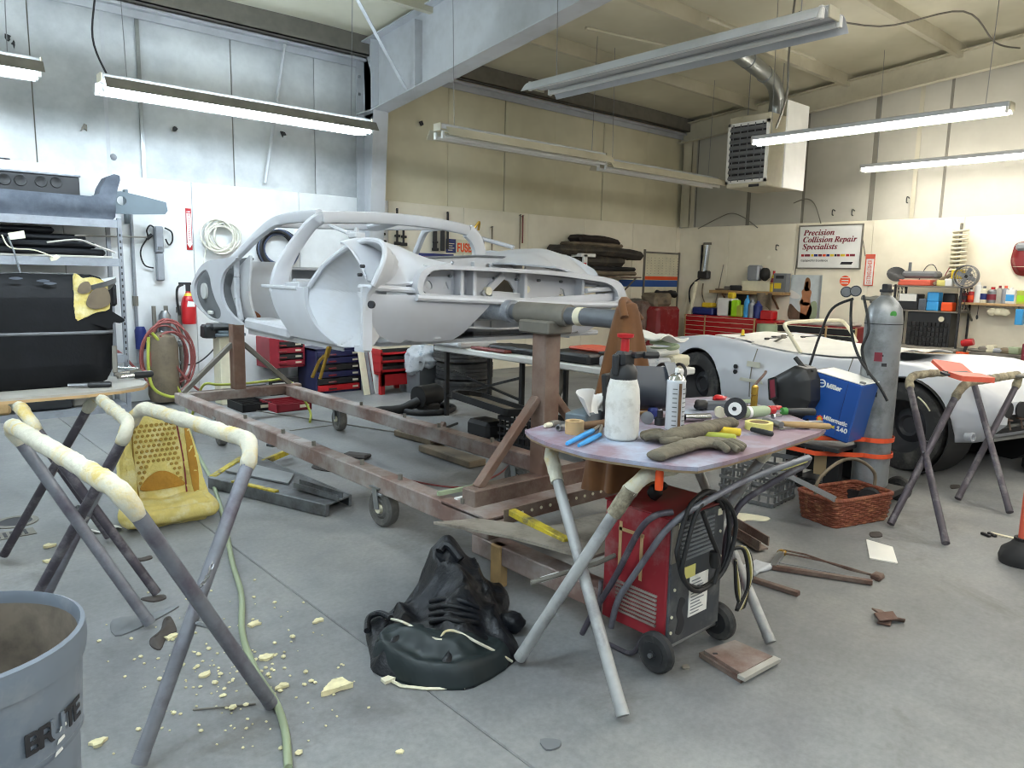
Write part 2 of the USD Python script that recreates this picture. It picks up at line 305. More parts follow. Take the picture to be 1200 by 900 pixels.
fr.part('rafter_web', ext([(8.3, 3.2), (8.0, 3.29), (3.6, kz(3.6)), (3.0, ROOF(3)-.62), (-.5, ROOF(-.5)-.55), (-.5, ROOF(-.5)-.14), (8.34, ROOF(8.3)-.14)], .01).apply_transform(np.array([[0, 0, 1, FX-.005], [1, 0, 0, 0], [0, 1, 0, 0], [0, 0, 0, 1.0]])), 'steel_white', smooth=False)
fr.part('rafter_flange', cat(bar((FX, 8.0, 3.288), (FX, 3.6, kz(3.6)), .23, .014), bar((FX, 3.6, kz(3.6)), (FX, -.5, ROOF(-.5)-.55), .23, .014)), 'steel_white', smooth=False)
fr.part('rafter_top_flange', bar((FX, 8.34, ROOF(8.34)-.145), (FX, -.5, ROOF(-.5)-.145), .23, .014), 'steel_white', smooth=False)
fr.part('stiffener', cat(bx(FX-.11, FX+.11, 7.99, 8.0, 3.29, 4.08), bx(FX-.1, FX+.1, 7.1, 7.11, kz(7.1), 4.1)), 'steel_white', smooth=False)
for a, b in (((3.9, 6.9, ROOF(6.9)-.18), (FX-.08, 7.3, kz(7.3)+.03)), ((3.9, 3.9, ROOF(3.9)-.2), (FX-.08, 4.1, kz(4.1)+.03)), ((5.9, 5.4, ROOF(5.4)-.2), (FX+.08, 5.5, kz(5.5)+.03))): fr.part('flange_brace', bar(a, b, .04, .006), 'steel_white', smooth=False)
for s, q in ((8.24, 3.5), (8.24, 3.7)): fr.part('bolt', along(cyl(.018, 0, .02, 6), (FX-.11, s, q), (FX-1, s, q)), 'galv')
x2 = Thing('trim_4', kind='structure')            # bracing rod and pipe crossing the insulation, cables along the wall
x2.part('brace_rod', rod(P(334, 52, 1, YA-.14), P(311, 215, 1, YA-.08), .02), 'steel_white')
x2.part('brace_pipe', rod(P(806, 190, 1, YA-.1)+A([-.1, 0, 0]), P(806, 255, 1, YA-.1)+A([-.1, 0, 0]), .02), 'steel_cream')
x2.part('sag_cable', tube(spline([P(x, y, 0, XB-.02) for x, y in ((818, 268), (845, 254), (858, 250), (872, 255), (888, 267))]), .008), 'grime_steel')
x2.part('sag_cable', tube(spline([P(x, y, 0, XB-.02) for x, y in ((930, 238), (945, 233), (955, 240), (962, 262))]), .008), 'grime_steel')
for i, (px, py) in enumerate(((98, 150), (204, 151), (331, 158), (10, 45), (16, 52))):     # torn patches in the facing, each a ragged flap
    c = P(px, py, 1, YA-.045); a = np.linspace(0, 6.283, 9)[:-1]; r = .008+.034*rng.random(8)
    x2.part('torn_facing', plane_map(ext(list(zip(r*np.cos(a), r*1.1*np.sin(a))), .012), c, (1, 0, 0), (0, 0, 1), (0, -1, .3)), 'ink' if i else 'grime_steel')
x2.part('torn_facing', plane_map(ext([(0, 0), (.04, .02), (.02, .07), (-.03, .05)], .012), P(493, 148, 1, YA-.045), (1, 0, 0), (0, 0, 1), (0, -1, .3)), 'ink')
# fluorescent fixtures -------------------------------------------------------------
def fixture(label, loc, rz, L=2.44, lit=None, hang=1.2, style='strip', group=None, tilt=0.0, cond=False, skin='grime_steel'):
    t = Thing('fluorescent_fixture', label, 'ceiling light', loc, rz, group, ry=tilt)
    h = L/2
    if style == 'strip':
        t.part('housing', cb((L, .10, .055), (0, 0, .055), .008), 'steel_white', smooth=False)
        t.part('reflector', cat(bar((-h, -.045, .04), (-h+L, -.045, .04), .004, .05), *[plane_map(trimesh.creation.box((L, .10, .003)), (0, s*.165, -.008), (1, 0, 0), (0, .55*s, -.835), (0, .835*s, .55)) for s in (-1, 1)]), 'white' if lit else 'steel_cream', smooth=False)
        for s in (-1, 1): t.part('reflector_shade_skin', plane_map(trimesh.creation.box((L, .102, .003)), (0, s*.168, -.006), (1, 0, 0), (0, .55*s, -.835), (0, .835*s, .55)), skin if lit else 'steel_cream', smooth=False)  # grime-toned skin on lit fixtures paints their outer sides as shade
        ty, tz, tr_ = .06, -.045, .019
    elif style == 'bare':
        t.part('housing', cb((L, .15, .05), (0, 0, .06), .008), 'steel_white', smooth=False); ty, tz, tr_ = .055, .01, .019
    else:                                                     # two trough reflectors side by side
        t.part('housing', cb((L, .07, .07), (0, 0, .06), .008), 'steel_white', smooth=False)
        for s in (-1, 1):
            t.part('reflector', sheet(lambda u, v, s=s: (-h+u*L, s*(.05+.15*v), .03+.055*math.sin(v*math.pi)**1-.045*v), 2, 9, .004), 'steel_white')
        ty, tz, tr_ = .11, .02, .019
    for s in (-1, 1):
        t.part('tube', mv(cyl(tr_, -h+.03, h-.03, 8), (0, s*ty, tz), ry=math.pi/2), lit or 'white')
        for e in (-1, 1): t.part('socket', cb((.025, .035, .07), (e*(h-.015), s*ty, tz+.015), .004), 'white', smooth=False)
    for e in (-1, 1):
        t.part('end_cap', cb((.012, .12, .07), (e*(h+.004), 0, .05), .003), 'steel_cream', smooth=False)
        t.part('hanging_wire', rod((e*(h-.2), 0, .08), (e*(h-.2)+e*.03, 0, .08+hang), .0035, 5), 'steel')
    if cond: t.part('power_cord', tube(spline([(-h+.06, .02, .08), (-h-.03, .02, .35), (-h+.02, .03, .8), (-h+.02, .03, 1.35)]), .008, 6), 'ink')
    return t
# lit fixtures along the back-left bay
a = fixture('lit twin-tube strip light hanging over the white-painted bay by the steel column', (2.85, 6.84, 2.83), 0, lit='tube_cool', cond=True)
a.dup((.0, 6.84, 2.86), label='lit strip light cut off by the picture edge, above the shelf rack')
b = fixture('dark unlit strip light before the cream wall, beside the big steel column', (5.72, 6.25, 2.78), 0, lit=None, hang=1.3)
b.dup((8.19, 6.3, 2.74), label='dark unlit strip light before the cream wall, ending behind the unit heater')
fixture('unlit double-trough light with grey reflectors hung high under the purlins', (4.34, 3.41, 2.86), math.pi/2, style='trough', hang=1.5)
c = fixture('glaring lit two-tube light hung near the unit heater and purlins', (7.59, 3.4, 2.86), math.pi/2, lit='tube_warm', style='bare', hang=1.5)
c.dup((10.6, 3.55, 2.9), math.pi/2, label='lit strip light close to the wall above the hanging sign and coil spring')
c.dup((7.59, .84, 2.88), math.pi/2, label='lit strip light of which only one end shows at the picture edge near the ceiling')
g1 = fixture('added unseen bare-tube strip light over the front of the shop', (.3, 2.3, 3.0), 0, lit='tube_cool', style='bare', group='added unseen lights overhead')  # this lamp and its copies are added out of view to brighten the shop
for q in ((-2.4, -.6, 3.0), (5.6, -.6, 3.0), (3.2, .6, 3.0), (-2.2, 3.4, 3.0), (.2, -2.0, 3.0), (4.2, -2.6, 3.0), (7.6, -3.4, 3.0)): (g1 if q[0] < 1 else c).dup(q, 0 if q[0] < 1 else math.pi/2, label='added unseen bare-tube strip light over the front of the shop', group='added unseen lights overhead')
# unit heater and duct
h = Thing('unit_heater', 'white boxy unit heater with dark louvred grille hung in the corner under the roof', 'heater', (9.55, 5.75, 2.62))
h.part('casing', cb((.8, .62, .95), (.15, 0, .5), .015), 'steel_cream', smooth=False)
h.part('side_panel', bx(-.34, .20, -.60, -.58, -.03, 1.06), 'white', label='pale plain side panel', smooth=False)
h.part('grille_frame', cat(bx(-.275, -.25, -.31, .31, .08, .12), bx(-.275, -.25, -.31, .31, .84, .88), bx(-.275, -.25, -.31, -.27, .08, .88), bx(-.275, -.25, .27, .31, .08, .88)), 'white', smooth=False)
h.part('grille_back', bx(-.262, -.25, -.28, .28, .1, .86), 'ink', smooth=False)
for k in range(9): h.part('louver', mv(cb((.03, .54, .045)), (-.268, 0, .155+k*.08), ry=.5), 'grey_plastic', smooth=False)
for k in range(5): h.part('grille_bar', bx(-.285, -.278, -.22+k*.11-.006, -.22+k*.11+.006, .1, .86), 'grey_plastic', smooth=False)
h.part('badge', bx(-.262, -.25, -.2, -.05, .02, .055), 'ink', smooth=False)
for s in (-.25, .25): h.part('hanger_rod', rod((.1, s, .97), (.1, s, 1.7), .006), 'steel')
d = Thing('vent_duct', 'dull round metal duct running under the purlins to the unit heater', 'duct', (9.4, 5.3, 3.7))
d.part('pipe', tube(spline([(.35, .35, -.1), (.3, .3, .12), (.0, .2, .28), (-.7, .05, .33), (-1.3, -.05, .36)], 6), .1, 14), 'galv', smooth=50)
for k, q in enumerate(((-.35, .12, .31), (-.95, 0, .345))): d.part('seam_ring', along(cyl(.108, 0, .03, 16), q, A(q)+A([-1, -.2, .05])), 'galv')
for k, (p, q, r) in enumerate((((650, 18), (650, 95), 4.3), ((988, 0), (962, 175), 6.2), ((975, 0), (985, 60), 5.5))):
    pass
single('conduit_rail', cat(rod((6.2, 5.9, 4.05), (9.6, 5.6, 4.2), .018), rod((7.0, 4.9, 4.1), (9.5, 5.0, 4.2), .018)), 'steel_cream', 'thin pale steel rails crossing below the purlins beside the duct', 'rail')
single('drop_cable', tube(spline([(7.0, 3.9, 4.5), (6.95, 3.92, 3.6), (7.02, 3.95, 3.2), (7.3, 4.2, 2.95)]), .012, 6), 'grime_steel', 'loose cord dropping from the purlins beside the glaring light', 'cord')
single('hanging_bracket', cat(rod((4.75, 4.75, 4.4), (4.75, 4.75, 3.85), .012), bar((4.75, 4.75, 3.95), (5.25, 4.45, 4.25), .02, .03)), 'rust', 'rusty angle bracket hanging from a purlin past the rafter', 'bracket')
single('slack_cable', tube(spline([(8.3, 4.6, 4.4), (8.8, 3.9, 4.2), (9.5, 3.3, 4.38), (10.3, 3.2, 4.2), (11.2, 3.2, 4.32)]), .01, 6), 'grime_steel', 'slack cable strung below the roof near the end wall', 'cable')
# ================================================================ the primered car body on its rotisserie
mat('primer', '#c3c5ca', .5, var=.035, scale=3, col2='#b4b2b1', amt=.3, s2=1.6, sharp=.25)
mat('primer_in', '#bfc1c4', .65, var=.06, scale=5, col2='#a29d97', amt=.3, s2=2.5, sharp=.2)
mat('rust_stain', '#7b4a2c', .8, var=.3, scale=30)
XS, XC, YT = 1.78, 2.68, 3.05                     # side plane, centre line, tail plane
XR = 2*XC-XS
body = Thing('car_body', 'bare pale-grey primered coupe body shell without doors, clamped high on a rotisserie', 'car', (XC, 3.9, 0))
def onside(pts, x=XS): return [tuple(P(a, b, 0, x)[1:]) for a, b in pts]
def smoothpoly(pts, n=5): 
    s = spline(A([(*p, 0) for p in pts]), n, True); return Polygon(s[:, :2]).buffer(0)
def sidepanel(poly, th, disp, edge=.05, x0=XS):   # polygon in (y, z), thickened inward, pushed by disp(y, z)
    m = fine(ext(poly, th), edge); v = m.vertices.copy(); y, z, t = v[:, 0], v[:, 1], v[:, 2]
    x = x0+disp(y, z)+t
    m.vertices = np.stack([x, y, z], 1); 
    if m.volume < 0: m.invert()
    return m
def both(name, m, k='primer', label=None, sub=None):
    p = body.part(name, m, k, label=label, world=True); q = m.copy(); q.vertices[:, 0] = 2*XC-q.vertices[:, 0]; q.invert()
    if name in ('wheelhouse', 'arch_lip', 'rear_deck', 'wheelhouse_flange', 'snap_stud', 'quarter_panel', 'quarter_ledge'):      # the shell is racked: its far side sits further forward
        w = np.clip((q.vertices[:, 1]-YT)/.25, 0, 1)
        if name == 'rear_deck': q.vertices[:, 1] = YT+(q.vertices[:, 1]-YT)*1.9; q.vertices[:, 0] -= .03*w
        else: q.vertices[:, 1] += .85; q.vertices[:, 0] -= .12
    p2 = body.part(name, q, k, label=label, world=True); return p, p2
bow = lambda y, z: .045*np.clip((1.24-z)/.22, -1, 1.4)**2*np.where(z < 1.24, 1, .35)      # tumblehome of the sides
# front fender behind the wheel, with its dark cavity
fo = smoothpoly(onside([(275, 302), (258, 303), (240, 306), (229, 314), (221, 328), (218.5, 341), (222.5, 356), (233, 367), (243, 375), (262, 379), (280, 380.5), (270, 370), (262, 357), (258, 338), (261.6, 319)]), 4)
fh = smoothpoly(onside([(237, 316), (244, 324), (247, 337), (252, 352), (257, 364), (254, 373), (242, 372.5), (229, 361), (222.5, 345), (224, 329)]), 4)
both('front_fender', sidepanel(fo.difference(fh), .02, lambda y, z: bow(y, z)*.6+.03*np.clip((y-4.75)/.65, 0, 1)**2))
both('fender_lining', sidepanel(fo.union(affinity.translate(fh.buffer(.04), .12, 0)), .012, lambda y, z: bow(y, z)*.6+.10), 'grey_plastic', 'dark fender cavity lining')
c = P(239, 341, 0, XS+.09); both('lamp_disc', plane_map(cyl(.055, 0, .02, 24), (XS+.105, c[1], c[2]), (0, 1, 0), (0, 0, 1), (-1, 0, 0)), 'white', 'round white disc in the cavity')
c = P(246, 366, 0, XS+.09); both('cavity_clip', bx(XS+.085, XS+.105, c[1]-.035, c[1]+.035, c[2]-.012, c[2]+.012, .004), 'white')
# door jamb, hinge post, sill
ja = Polygon(onside([(276, 301), (262, 319), (258.5, 338), (262.5, 357), (271, 371), (281, 379), (281, 372), (277, 345), (277, 318)])).buffer(.012)
both('door_jamb', sidepanel(ja, .015, lambda y, z: bow(y, z)+.07), 'primer_in')
hp = A([(*P(277, 303, 0, XS+.05),), (*P(277.5, 325, 0, XS+.05),), (*P(278, 350, 0, XS+.05),), (*P(283, 376, 0, XS+.05),)]); both('hinge_post', cat([bar(a, b, .03, .03, .005) for a, b in zip(hp[:-1], hp[1:])]), 'primer')
sl = [P(x, y, 0, XS) for x, y in ((280, 379), (331, 391), (386, 405))]
both('sill', cat(bar(sl[0]+A([.12, 0, .0]), sl[1]+A([.12, 0, -.0]), .18, .07, .015), bar(sl[1]+A([.14, 0, -.01]), sl[2]+A([.14, 0, .0]), .16, .03, .008)), 'primer')
both('sill_flange', bar(sl[0]+A([.06, 0, -.05]), sl[2]+A([.08, 0, -.015]), .006, .035), 'primer_in')
# quarter panel between the door and the wheel opening
qo = Polygon(list(spline([(*q, 0) for q in onside([(314.4, 335.6), (317, 345), (322, 363), (331, 386), (333, 394)])], 4)[:, :2])+onside([(384.4, 404)])+list(spline([(*q, 0) for q in onside([(384.4, 403.3), (372, 390), (363.3, 374.4), (358, 355), (356.7, 337)])], 4)[:, :2]))
both('quarter_panel', sidepanel(qo, .02, bow, .04))
both('quarter_ledge', cat(bar(P(314.5, 335, 0, XS+.04), P(356, 338, 0, XS+.04), .09, .018, .004), bar(P(340, 334, 0, XS+.05), P(357, 333.5, 0, XS+.05), .07, .03, .006)), 'primer')
# wheelhouse: a deep bowl seen through the missing arch
wo = Polygon(list(spline([(*q, 0) for q in onside([(386.7, 406.7), (372, 390), (361, 366), (356, 345), (356, 333), (363.3, 312.2), (378.9, 292.2), (398.9, 282.2), (414.4, 280.7), (424, 285.6), (429.5, 303.3), (429, 334), (425, 350), (423.5, 380), (423.3, 407.8)])], 4)[:, :2])).buffer(0)
def bowl(y, z):
    d = shapely.distance(shapely.points(np.stack([y, z], 1)), wo.exterior); k = np.clip(d/.2, 0, 1); top = np.clip((z-1.3)/.25, 0, 1)
    return .02+.03*np.clip((1.24-z)/.22, 0, 1.4)**2+.2*(1-(1-k)**2)+.10*top
both('wheelhouse', sidepanel(wo, .012, bowl, .035), 'primer_in')
aw = spline([(XS+.03*np.clip((q[1]-1.3)/.2, 0, 1)*3+.02, *q) for q in onside([(356.5, 336), (363.3, 312.2), (378.9, 292.2), (398.9, 282.2), (414.4, 280.7), (425, 286), (430, 303.3), (428.9, 335)])], 5)
both('arch_lip', tube(aw, .014, 8), 'primer')
both('wheelhouse_flange', cat(bar((XS+.03, 3.075, 1.33), (XS+.03, 3.08, 1.03), .05, .02), bar((XS+.04, 3.09, 1.035), (XS+.05, 3.2, 1.03), .03, .03)), 'primer')
for q in ((427, 312), (424, 322)): c = P(*q, 0, XS+.02); both('snap_stud', plane_map(cyl(.008, 0, .02, 8), c, (0, 1, 0), (0, 0, 1), (-1, 0, 0)), 'ink')
# rear valance: wraps from the wheel opening round the corner to the tail
ylip = P(418, 341, 0, XS)[1]
def valance(s, t):
    # plan curve
    if s < .42: k = s/.42; x, y = XS+.02*k+.26*k**3.0, ylip-.02-.06*k**1.5*0-(ylip-YT-.02)*k
    else: k = (s-.42)/.58; x, y = XS+.28+(2.53-XS-.28)*k, YT-.0
    zt = 1.305+(1.25-1.305)*s*.6
    zb = np.interp(x-XS, [0, .03, .06, .11, .2, .3], [1.292, 1.20, 1.15, 1.10, 1.062, 1.055]) if s < .42 else np.interp(s, [0, .04, .09, .21, .34, .5, .66, .78, .84, .9, 1.0], [1.292, 1.245, 1.20, 1.145, 1.09, 1.06, 1.055, 1.06, 1.09, 1.15, 1.235])
    zz = zt+(zb-zt)*t; dep = zt-zz; inn = .9*dep**1.7*1.6
    nx, ny = ((1-s/.42)**.6, 1-(1-min(1, s/.42))**2) if s < .42 else (0, 1)
    return x+nx*inn*.3, y+ny*inn*.8+.0, zz
vm = sheet(valance, 60, 16, .012)
if vm.volume < 0: vm.invert()
both('rear_valance', vm)
c = P(433.5, 357, 0, XS); both('marker_hole', along(cyl(.018, 0, .012, 14), c+A([.012, .0, 0]), c+A([-1, -.5, 0])), 'ink')
both('valance_ledge', tube(spline([(XS+.03, ylip+.02, 1.325), (XS+.05, 3.07, 1.325), (XS+.2, YT+.02, 1.318), (XS+.29, YT+.01, 1.312)]), .016, 8), 'primer')
# tail: ring with rounded ends, recessed panel behind
def ont(pts): return [(P(a, b, 1, YT)[0], P(a, b, 1, YT)[2]) for a, b in pts]
to = smoothpoly(ont([(486, 340), (486.5, 328), (491, 318), (501, 312.5), (520, 311), (600, 314.8), (656, 318.5), (690, 322.5), (711, 326), (723.6, 332), (729.4, 345), (729, 355), (715, 357.5), (656, 355.5), (560, 350.5), (498, 349.5)]), 3)
ti = smoothpoly(ont([(492.5, 338), (494, 328), (500, 320), (512, 316), (560, 317.2), (640, 322), (686, 328), (708, 332), (718, 340), (720, 351), (706, 353), (640, 350.5), (560, 346.5), (500, 344.5)]), 3)
def tailmap(pg, th, y, edge=.06, rnd=True):
    m = fine(ext(pg, th), edge); v = m.vertices; return _tm(m, np.stack([v[:, 0], y+v[:, 2], v[:, 1]], 1))
def _tm(m, v):
    m.vertices = v
    if m.volume < 0: m.invert()
    return m
body.part('tail_ring', tailmap(to.difference(ti), .05, YT-.03), 'primer', world=True)
e = A(ti.exterior.coords)[:-1]; e2 = A(ti.buffer(-.012).exterior.coords)
n = 60; d0 = [ti.exterior.interpolate(k/n, True) for k in range(n)]; d1 = [ti.exterior.interpolate(k/n, True) for k in range(n)]
rings = [[(p.x, YT-.01, p.y) for p in d0], [(p.x, YT+.095, p.y) for p in d1]]
m = loft(rings, cap=False); r2 = loft([[(p.x+.0, YT-.01, p.y) for p in d0], [(p.x, YT+.095, p.y) for p in d1]], cap=False); r2.invert(); body.part('recess_wall', cat(m, r2), 'primer', world=True)
bp = ti.buffer(.02)
holes = [Polygon(ont([(575, 346), (577, 340), (590, 328), (599, 326), (608, 330), (614, 340), (614, 348)])), Polygon(ont([(693, 331.5), (711, 334), (711, 347.5), (694, 346)])), smoothpoly(ont([(510, 332), (513, 329), (517, 333), (517, 339), (510, 338)]), 3), Polygon(ont([(534, 330), (537, 339), (530, 339)])), Polygon(ont([(668, 338), (672, 340), (674, 349), (666, 348)]))]
for q in holes: bp = bp.difference(q)
body.part('tail_shade_panel', bx(P(560, 335, 1, YT+.22)[0], P(640, 335, 1, YT+.22)[0], YT+.22, YT+.235, 1.2, 1.41), 'old_wood', label='dark brown panel imitating shade behind the tail opening', world=True, smooth=False)  # added dark sheet whose colour stands for the darkness inside the opening
body.part('tail_panel', tailmap(bp, .012, YT+.08), 'primer', world=True)
for x in (545, 560, 620, 687): a, b = P(x, 317+max(0, (x-560)*.068), 1, YT), P(x+.5, 346+max(0, (x-560)*.06), 1, YT); body.part('tail_divider', bx(a[0]-.012, a[0]+.012, YT+.02, YT+.085, b[2]-.01, a[2]+.005, .004), 'primer', world=True)
for p, q in (((566, 346), (590, 322)), ((608, 322), (620, 340)), ((575, 345), (615, 348))): a, b = P(*p, 1, YT+.065), P(*q, 1, YT+.065); body.part('tail_brace', bar(a, b, .02, .04, .004), 'primer', world=True)
for x, y, r in ((569, 341, .022), (614, 339, .02), (705, 340, .016)): c = P(x, y, 1, YT+.075); body.part('lamp_boss', plane_map(cyl(r, 0, .03, 16), c, (1, 0, 0), (0, 0, 1), (0, -1, 0)), 'bone', world=True)
for k in range(9): c = P(500+k*26, 317.5+k*1.4 if k < 7 else 328, 1, YT+.08); body.part('stud', plane_map(cyl(.008, 0, .02, 8), c+A([0, 0, -.02]), (1, 0, 0), (0, 0, 1), (0, -1, 0)), 'grey_plastic', world=True)
body.part('tail_lip', tube(spline([(P(x, y, 1, YT-.02)) for x, y in ((488, 349), (560, 352.5), (640, 356), (728, 357.5))]), .016, 8), 'primer', world=True)
# rear deck: fender humps either side of the open luggage space
def deck(s, t):       # s along y from the tail forward, t from the outer edge inwards
    y = YT+.02+s*.56; sm = lambda q: (lambda k: k*k*(3-2*k))(min(1, max(0, q)))
    x0 = XS+.03+.25*max(0, 1-(y-YT)/.09)**2+.42*sm((y-3.3)/.32)
    x1 = XS+.52; x = x0+(x1-x0)*t; d = x-XS
    low = np.interp(d, [0, .28, .34, .5], [1.32, 1.335, 1.40, 1.44]); pk = np.interp(d, [0, .05, .18, .34, .52], [1.50, 1.535, 1.56, 1.525, 1.46])
    z = low+(pk-low)*sm((y-YT-.0)/.26)
    if d < .05 and 3.1 < y < 3.7: z += (np.interp(y, [3.1, 3.2, 3.3, 3.41, 3.55, 3.66], [1.52, 1.545, 1.54, 1.51, 1.44, 1.34])-z)*(1-d/.05)
    z -= .10*sm((y-3.55)/.4)*(1-.3*t)
    return x, y, z
dm = sheet(deck, 40, 26, .01)
if dm.volume < 0: dm.invert()
both('rear_deck', dm)
body.part('deck_edge', sheet(lambda u, v: (P(505+u*195, 311.6+u*12.5, 1, YT)[0], YT-.0+v*.14, P(505+u*195, 311.6+u*12.5, 1, YT)[2]+.0+.012*v), 12, 5, .01), 'primer', world=True)
bk = Polygon([(P(x, y, 1, 3.62)[0], P(x, y, 1, 3.62)[2]) for x, y in ((478, 305), (486, 302.5), (560, 300), (590, 301.5), (612, 306), (650, 316), (664, 320), (664, 345), (478, 345))])
for q, r in (((572, 312), 3), ((530, 308), 2), ((614, 313), 2.5)): c = P(*q, 1, 3.62); bk = bk.difference(Point(c[0], c[2]).buffer(.012*r/2))
body.part('bulkhead', tailmap(bk, .012, 3.62, .2), 'primer_in', world=True)
be = [P(x, y, 1, 3.62) for x, y in ((478, 305), (486, 302.5), (560, 300), (590, 301.5), (612, 306), (650, 316), (664, 320))]; body.part('bulkhead_trim', tube(be, .008, 6), 'grey_plastic', label='dark edging strip on the bulkhead', world=True)
for x in (520, 556, 605): a = P(x, 303, 1, 3.6); body.part('bulkhead_rib', bx(a[0]-.01, a[0]+.01, 3.59, 3.62, 1.2, a[2]-.02), 'primer_in', world=True)
body.part('floor_pan', cat(bx(XS+.18, XR-.18, 3.2, 5.1, 1.03, 1.05), bx(XC-.14, XC+.14, 3.7, 5.2, 1.05, 1.22, .05), bx(XS+.2, XR-.2, 4.92, 4.95, 1.03, 1.32)), 'primer_in', world=True)
body.part('seat_bulkhead', cat(bx(XS+.12, XR-.12, 4.02, 4.04, 1.04, 1.33), bx(XS+.12, XR-.12, 4.0, 4.06, 1.32, 1.35, .01)), 'primer_in', world=True)
body.part('kick_panel', cat(bx(XS+.5, XS+.53, 4.1, 4.9, 1.05, 1.3), bx(XS+.15, XS+.5, 4.86, 4.9, 1.05, 1.45)), 'primer_in', world=True)
body.part('stain', plane_map(ext(smoothpoly([(0, 0), (.07, .0), (.11, .03), (.06, .07), (.02, .06)]), .003), (XS+.16, 4.855, 1.06), (1, 0, 0), (0, 0, 1), (0, -1, 0)), 'rust_stain', label='brown rust stain', world=True)
body.part('cowl', cat(bx(XS+.1, XR-.1, 4.9, 5.15, 1.40, 1.42, .004), bx(XS+.3, XR-.3, 5.1, 5.13, 1.1, 1.42), bx(XS+.18, XR-.18, 5.12, 5.16, 1.32, 1.38, .01)), 'primer', world=True)
for z in (1.33, 1.42): body.part('inner_rail', bx(XR-.16, XR-.12, 4.0, 4.95, z-.03, z+.03, .008), 'primer_in', world=True)
# chassis members seen below the tail
body.part('rear_crossmember', cat(bar((2.1, 3.5, 1.06), (3.3, 3.5, 1.06), .09, .06, .01), bar((2.25, 3.12, 1.1), (2.25, 3.9, 1.04), .06, .09, .01), bar((3.1, 3.12, 1.1), (3.1, 3.9, 1.04), .06, .09, .01)), 'primer', world=True)
body.part('spare_tub', sheet(lambda u, v: (2.3+.9*u, 3.1+.5*v, 1.14-.08*math.sin(math.pi*u)*(.4+.6*math.sin(math.pi*v/2))), 14, 8, .01), 'primer_in', world=True)
lo, hi_ = P(555, 399, 1, 3.3), P(692, 372, 1, 3.3); body.part('rear_apron', cat(bx(lo[0], hi_[0], 3.3, 3.315, lo[2]+.03, hi_[2]), bx(lo[0]-.05, hi_[0]+.02, 3.24, 3.33, lo[2], lo[2]+.03, .008)), 'primer', world=True)
for x in (.12, .5, .85): body.part('apron_rib', bx(lo[0]+x, lo[0]+x+.03, 3.285, 3.3, lo[2]+.03, hi_[2]), 'primer', world=True)
q = P(386, 406, 0, XS+.06); vg = Thing('locking_pliers', 'brassy locking pliers clamped to the lower edge of the open wheel arch', 'pliers', tuple(q)); w0, w1 = P(366, 442, 0, XS+.03), P(375, 444, 0, XS+.03)
vg.part('jaw', bar(q, q+(w1-q)*.35, .03, .02, .005), 'brass', world=True); vg.part('handle', tube([q+(w0-q)*.3, (q+w0)/2+A([0, .02, 0]), w0], .009, 8), 'brass', world=True); vg.part('handle', tube([q+(w1-q)*.3, (q+w1)/2, w1], .009, 8), 'brass', world=True)
# roof halo
def prof_tube(pts, w, h, up=None):
    p = A(pts, float); k = len(p); t = np.gradient(p, axis=0); t /= np.linalg.norm(t, axis=1, keepdims=True); rings = []
    for i in range(k):
        a = np.cross(t[i], up if up is not None else [0, 0, 1.0]); a /= np.linalg.norm(a)+1e-9; b = np.cross(a, t[i]); th = np.arange(10)*2*np.pi/10
        ww = w[i] if np.ndim(w) else w
        rings.append([p[i]+ww/2*np.sign(math.cos(q))*abs(math.cos(q))**.6*a+h/2*np.sign(math.sin(q))*abs(math.sin(q))**.6*b for q in th])
    m = loft(rings)
    if m.volume < 0: m.invert()
    return m
XL2 = 2.02; XR2 = 2*XC-XL2-.03
pl = spline([P(327, 338, 0, XS+.05)+A([0, 0, -.02]), P(329, 322, 0, XS+.06), P(337, 302, 0, XS+.10), P(350, 282, 0, XS+.16), P(365, 263, 0, XL2-.03), P(377, 255, 0, XL2)], 4)
yh = pl[-1][1]
fr_ = [P(400, 254.5, 1, yh), P(450, 256, 1, yh), P(500, 260.5, 1, yh), P(536, 267, 1, yh), P(548, 270.5, 1, yh)]
hoop = np.vstack([pl, spline(fr_, 4)]); wd = np.interp(np.linspace(0, 1, len(hoop)), [0, .25, .45, 1], [.12, .085, .07, .07])
body.part('rear_hoop', prof_tube(hoop, wd, .05, up=(0, 1, .01)), 'primer', world=True)
fe = fr_[-1]; body.part('pillar', prof_tube(spline([fe, fe+A([.06, 0, -.05]), fe+A([.10, .0, -.14]), fe+A([.13, 0, -.3])], 3), .1, .05, up=(0, 1, .01)), 'primer', world=True)
ap = spline([P(274, 304, 0, XS+.05), P(288, 290, 0, XS+.09), P(302, 276, 0, XS+.14), P(318, 263, 0, XL2-.05), P(333, 257, 0, XL2), P(352, 254, 0, XL2), P(374, 252.8, 0, XL2)], 4)
body.part('windshield_pillar', prof_tube(ap, np.interp(np.linspace(0, 1, len(ap)), [0, .4, 1], [.05, .06, .075]), .045, up=(1, 0, .01)), 'primer', world=True)
xa = 3.3; ar = spline([P(486, 299, 0, xa+.08), P(491, 287, 0, xa+.03), P(497, 273, 0, xa), P(503, 268, 0, xa-.02), P(520, 266, 0, xa-.05)], 4)
body.part('windshield_pillar', prof_tube(ar, .05, .04, up=(1, 0, .01)), 'primer', world=True)
body.part('header', prof_tube([ap[12], A([XC, ap[12][1]-.02, ap[12][2]+.02]), ar[-2]], .05, .04), 'primer', world=True)
body.part('roof_spine', prof_tube([A([XC, yh, 1.71]), A([XC, (yh+ap[12][1])/2, 1.725]), A([XC, ap[12][1], ap[12][2]+.015])], .14, .035), 'primer', world=True)
body.part('sail_rod', rod(P(386, 264, 0, XL2+.02), P(408, 273, 0, XS+.2), .011), 'primer', world=True); body.part('sail_rod', rod(P(552, 276, 0, XR2-.1), P(602, 290, 0, XR-.24), .014), 'primer', world=True)
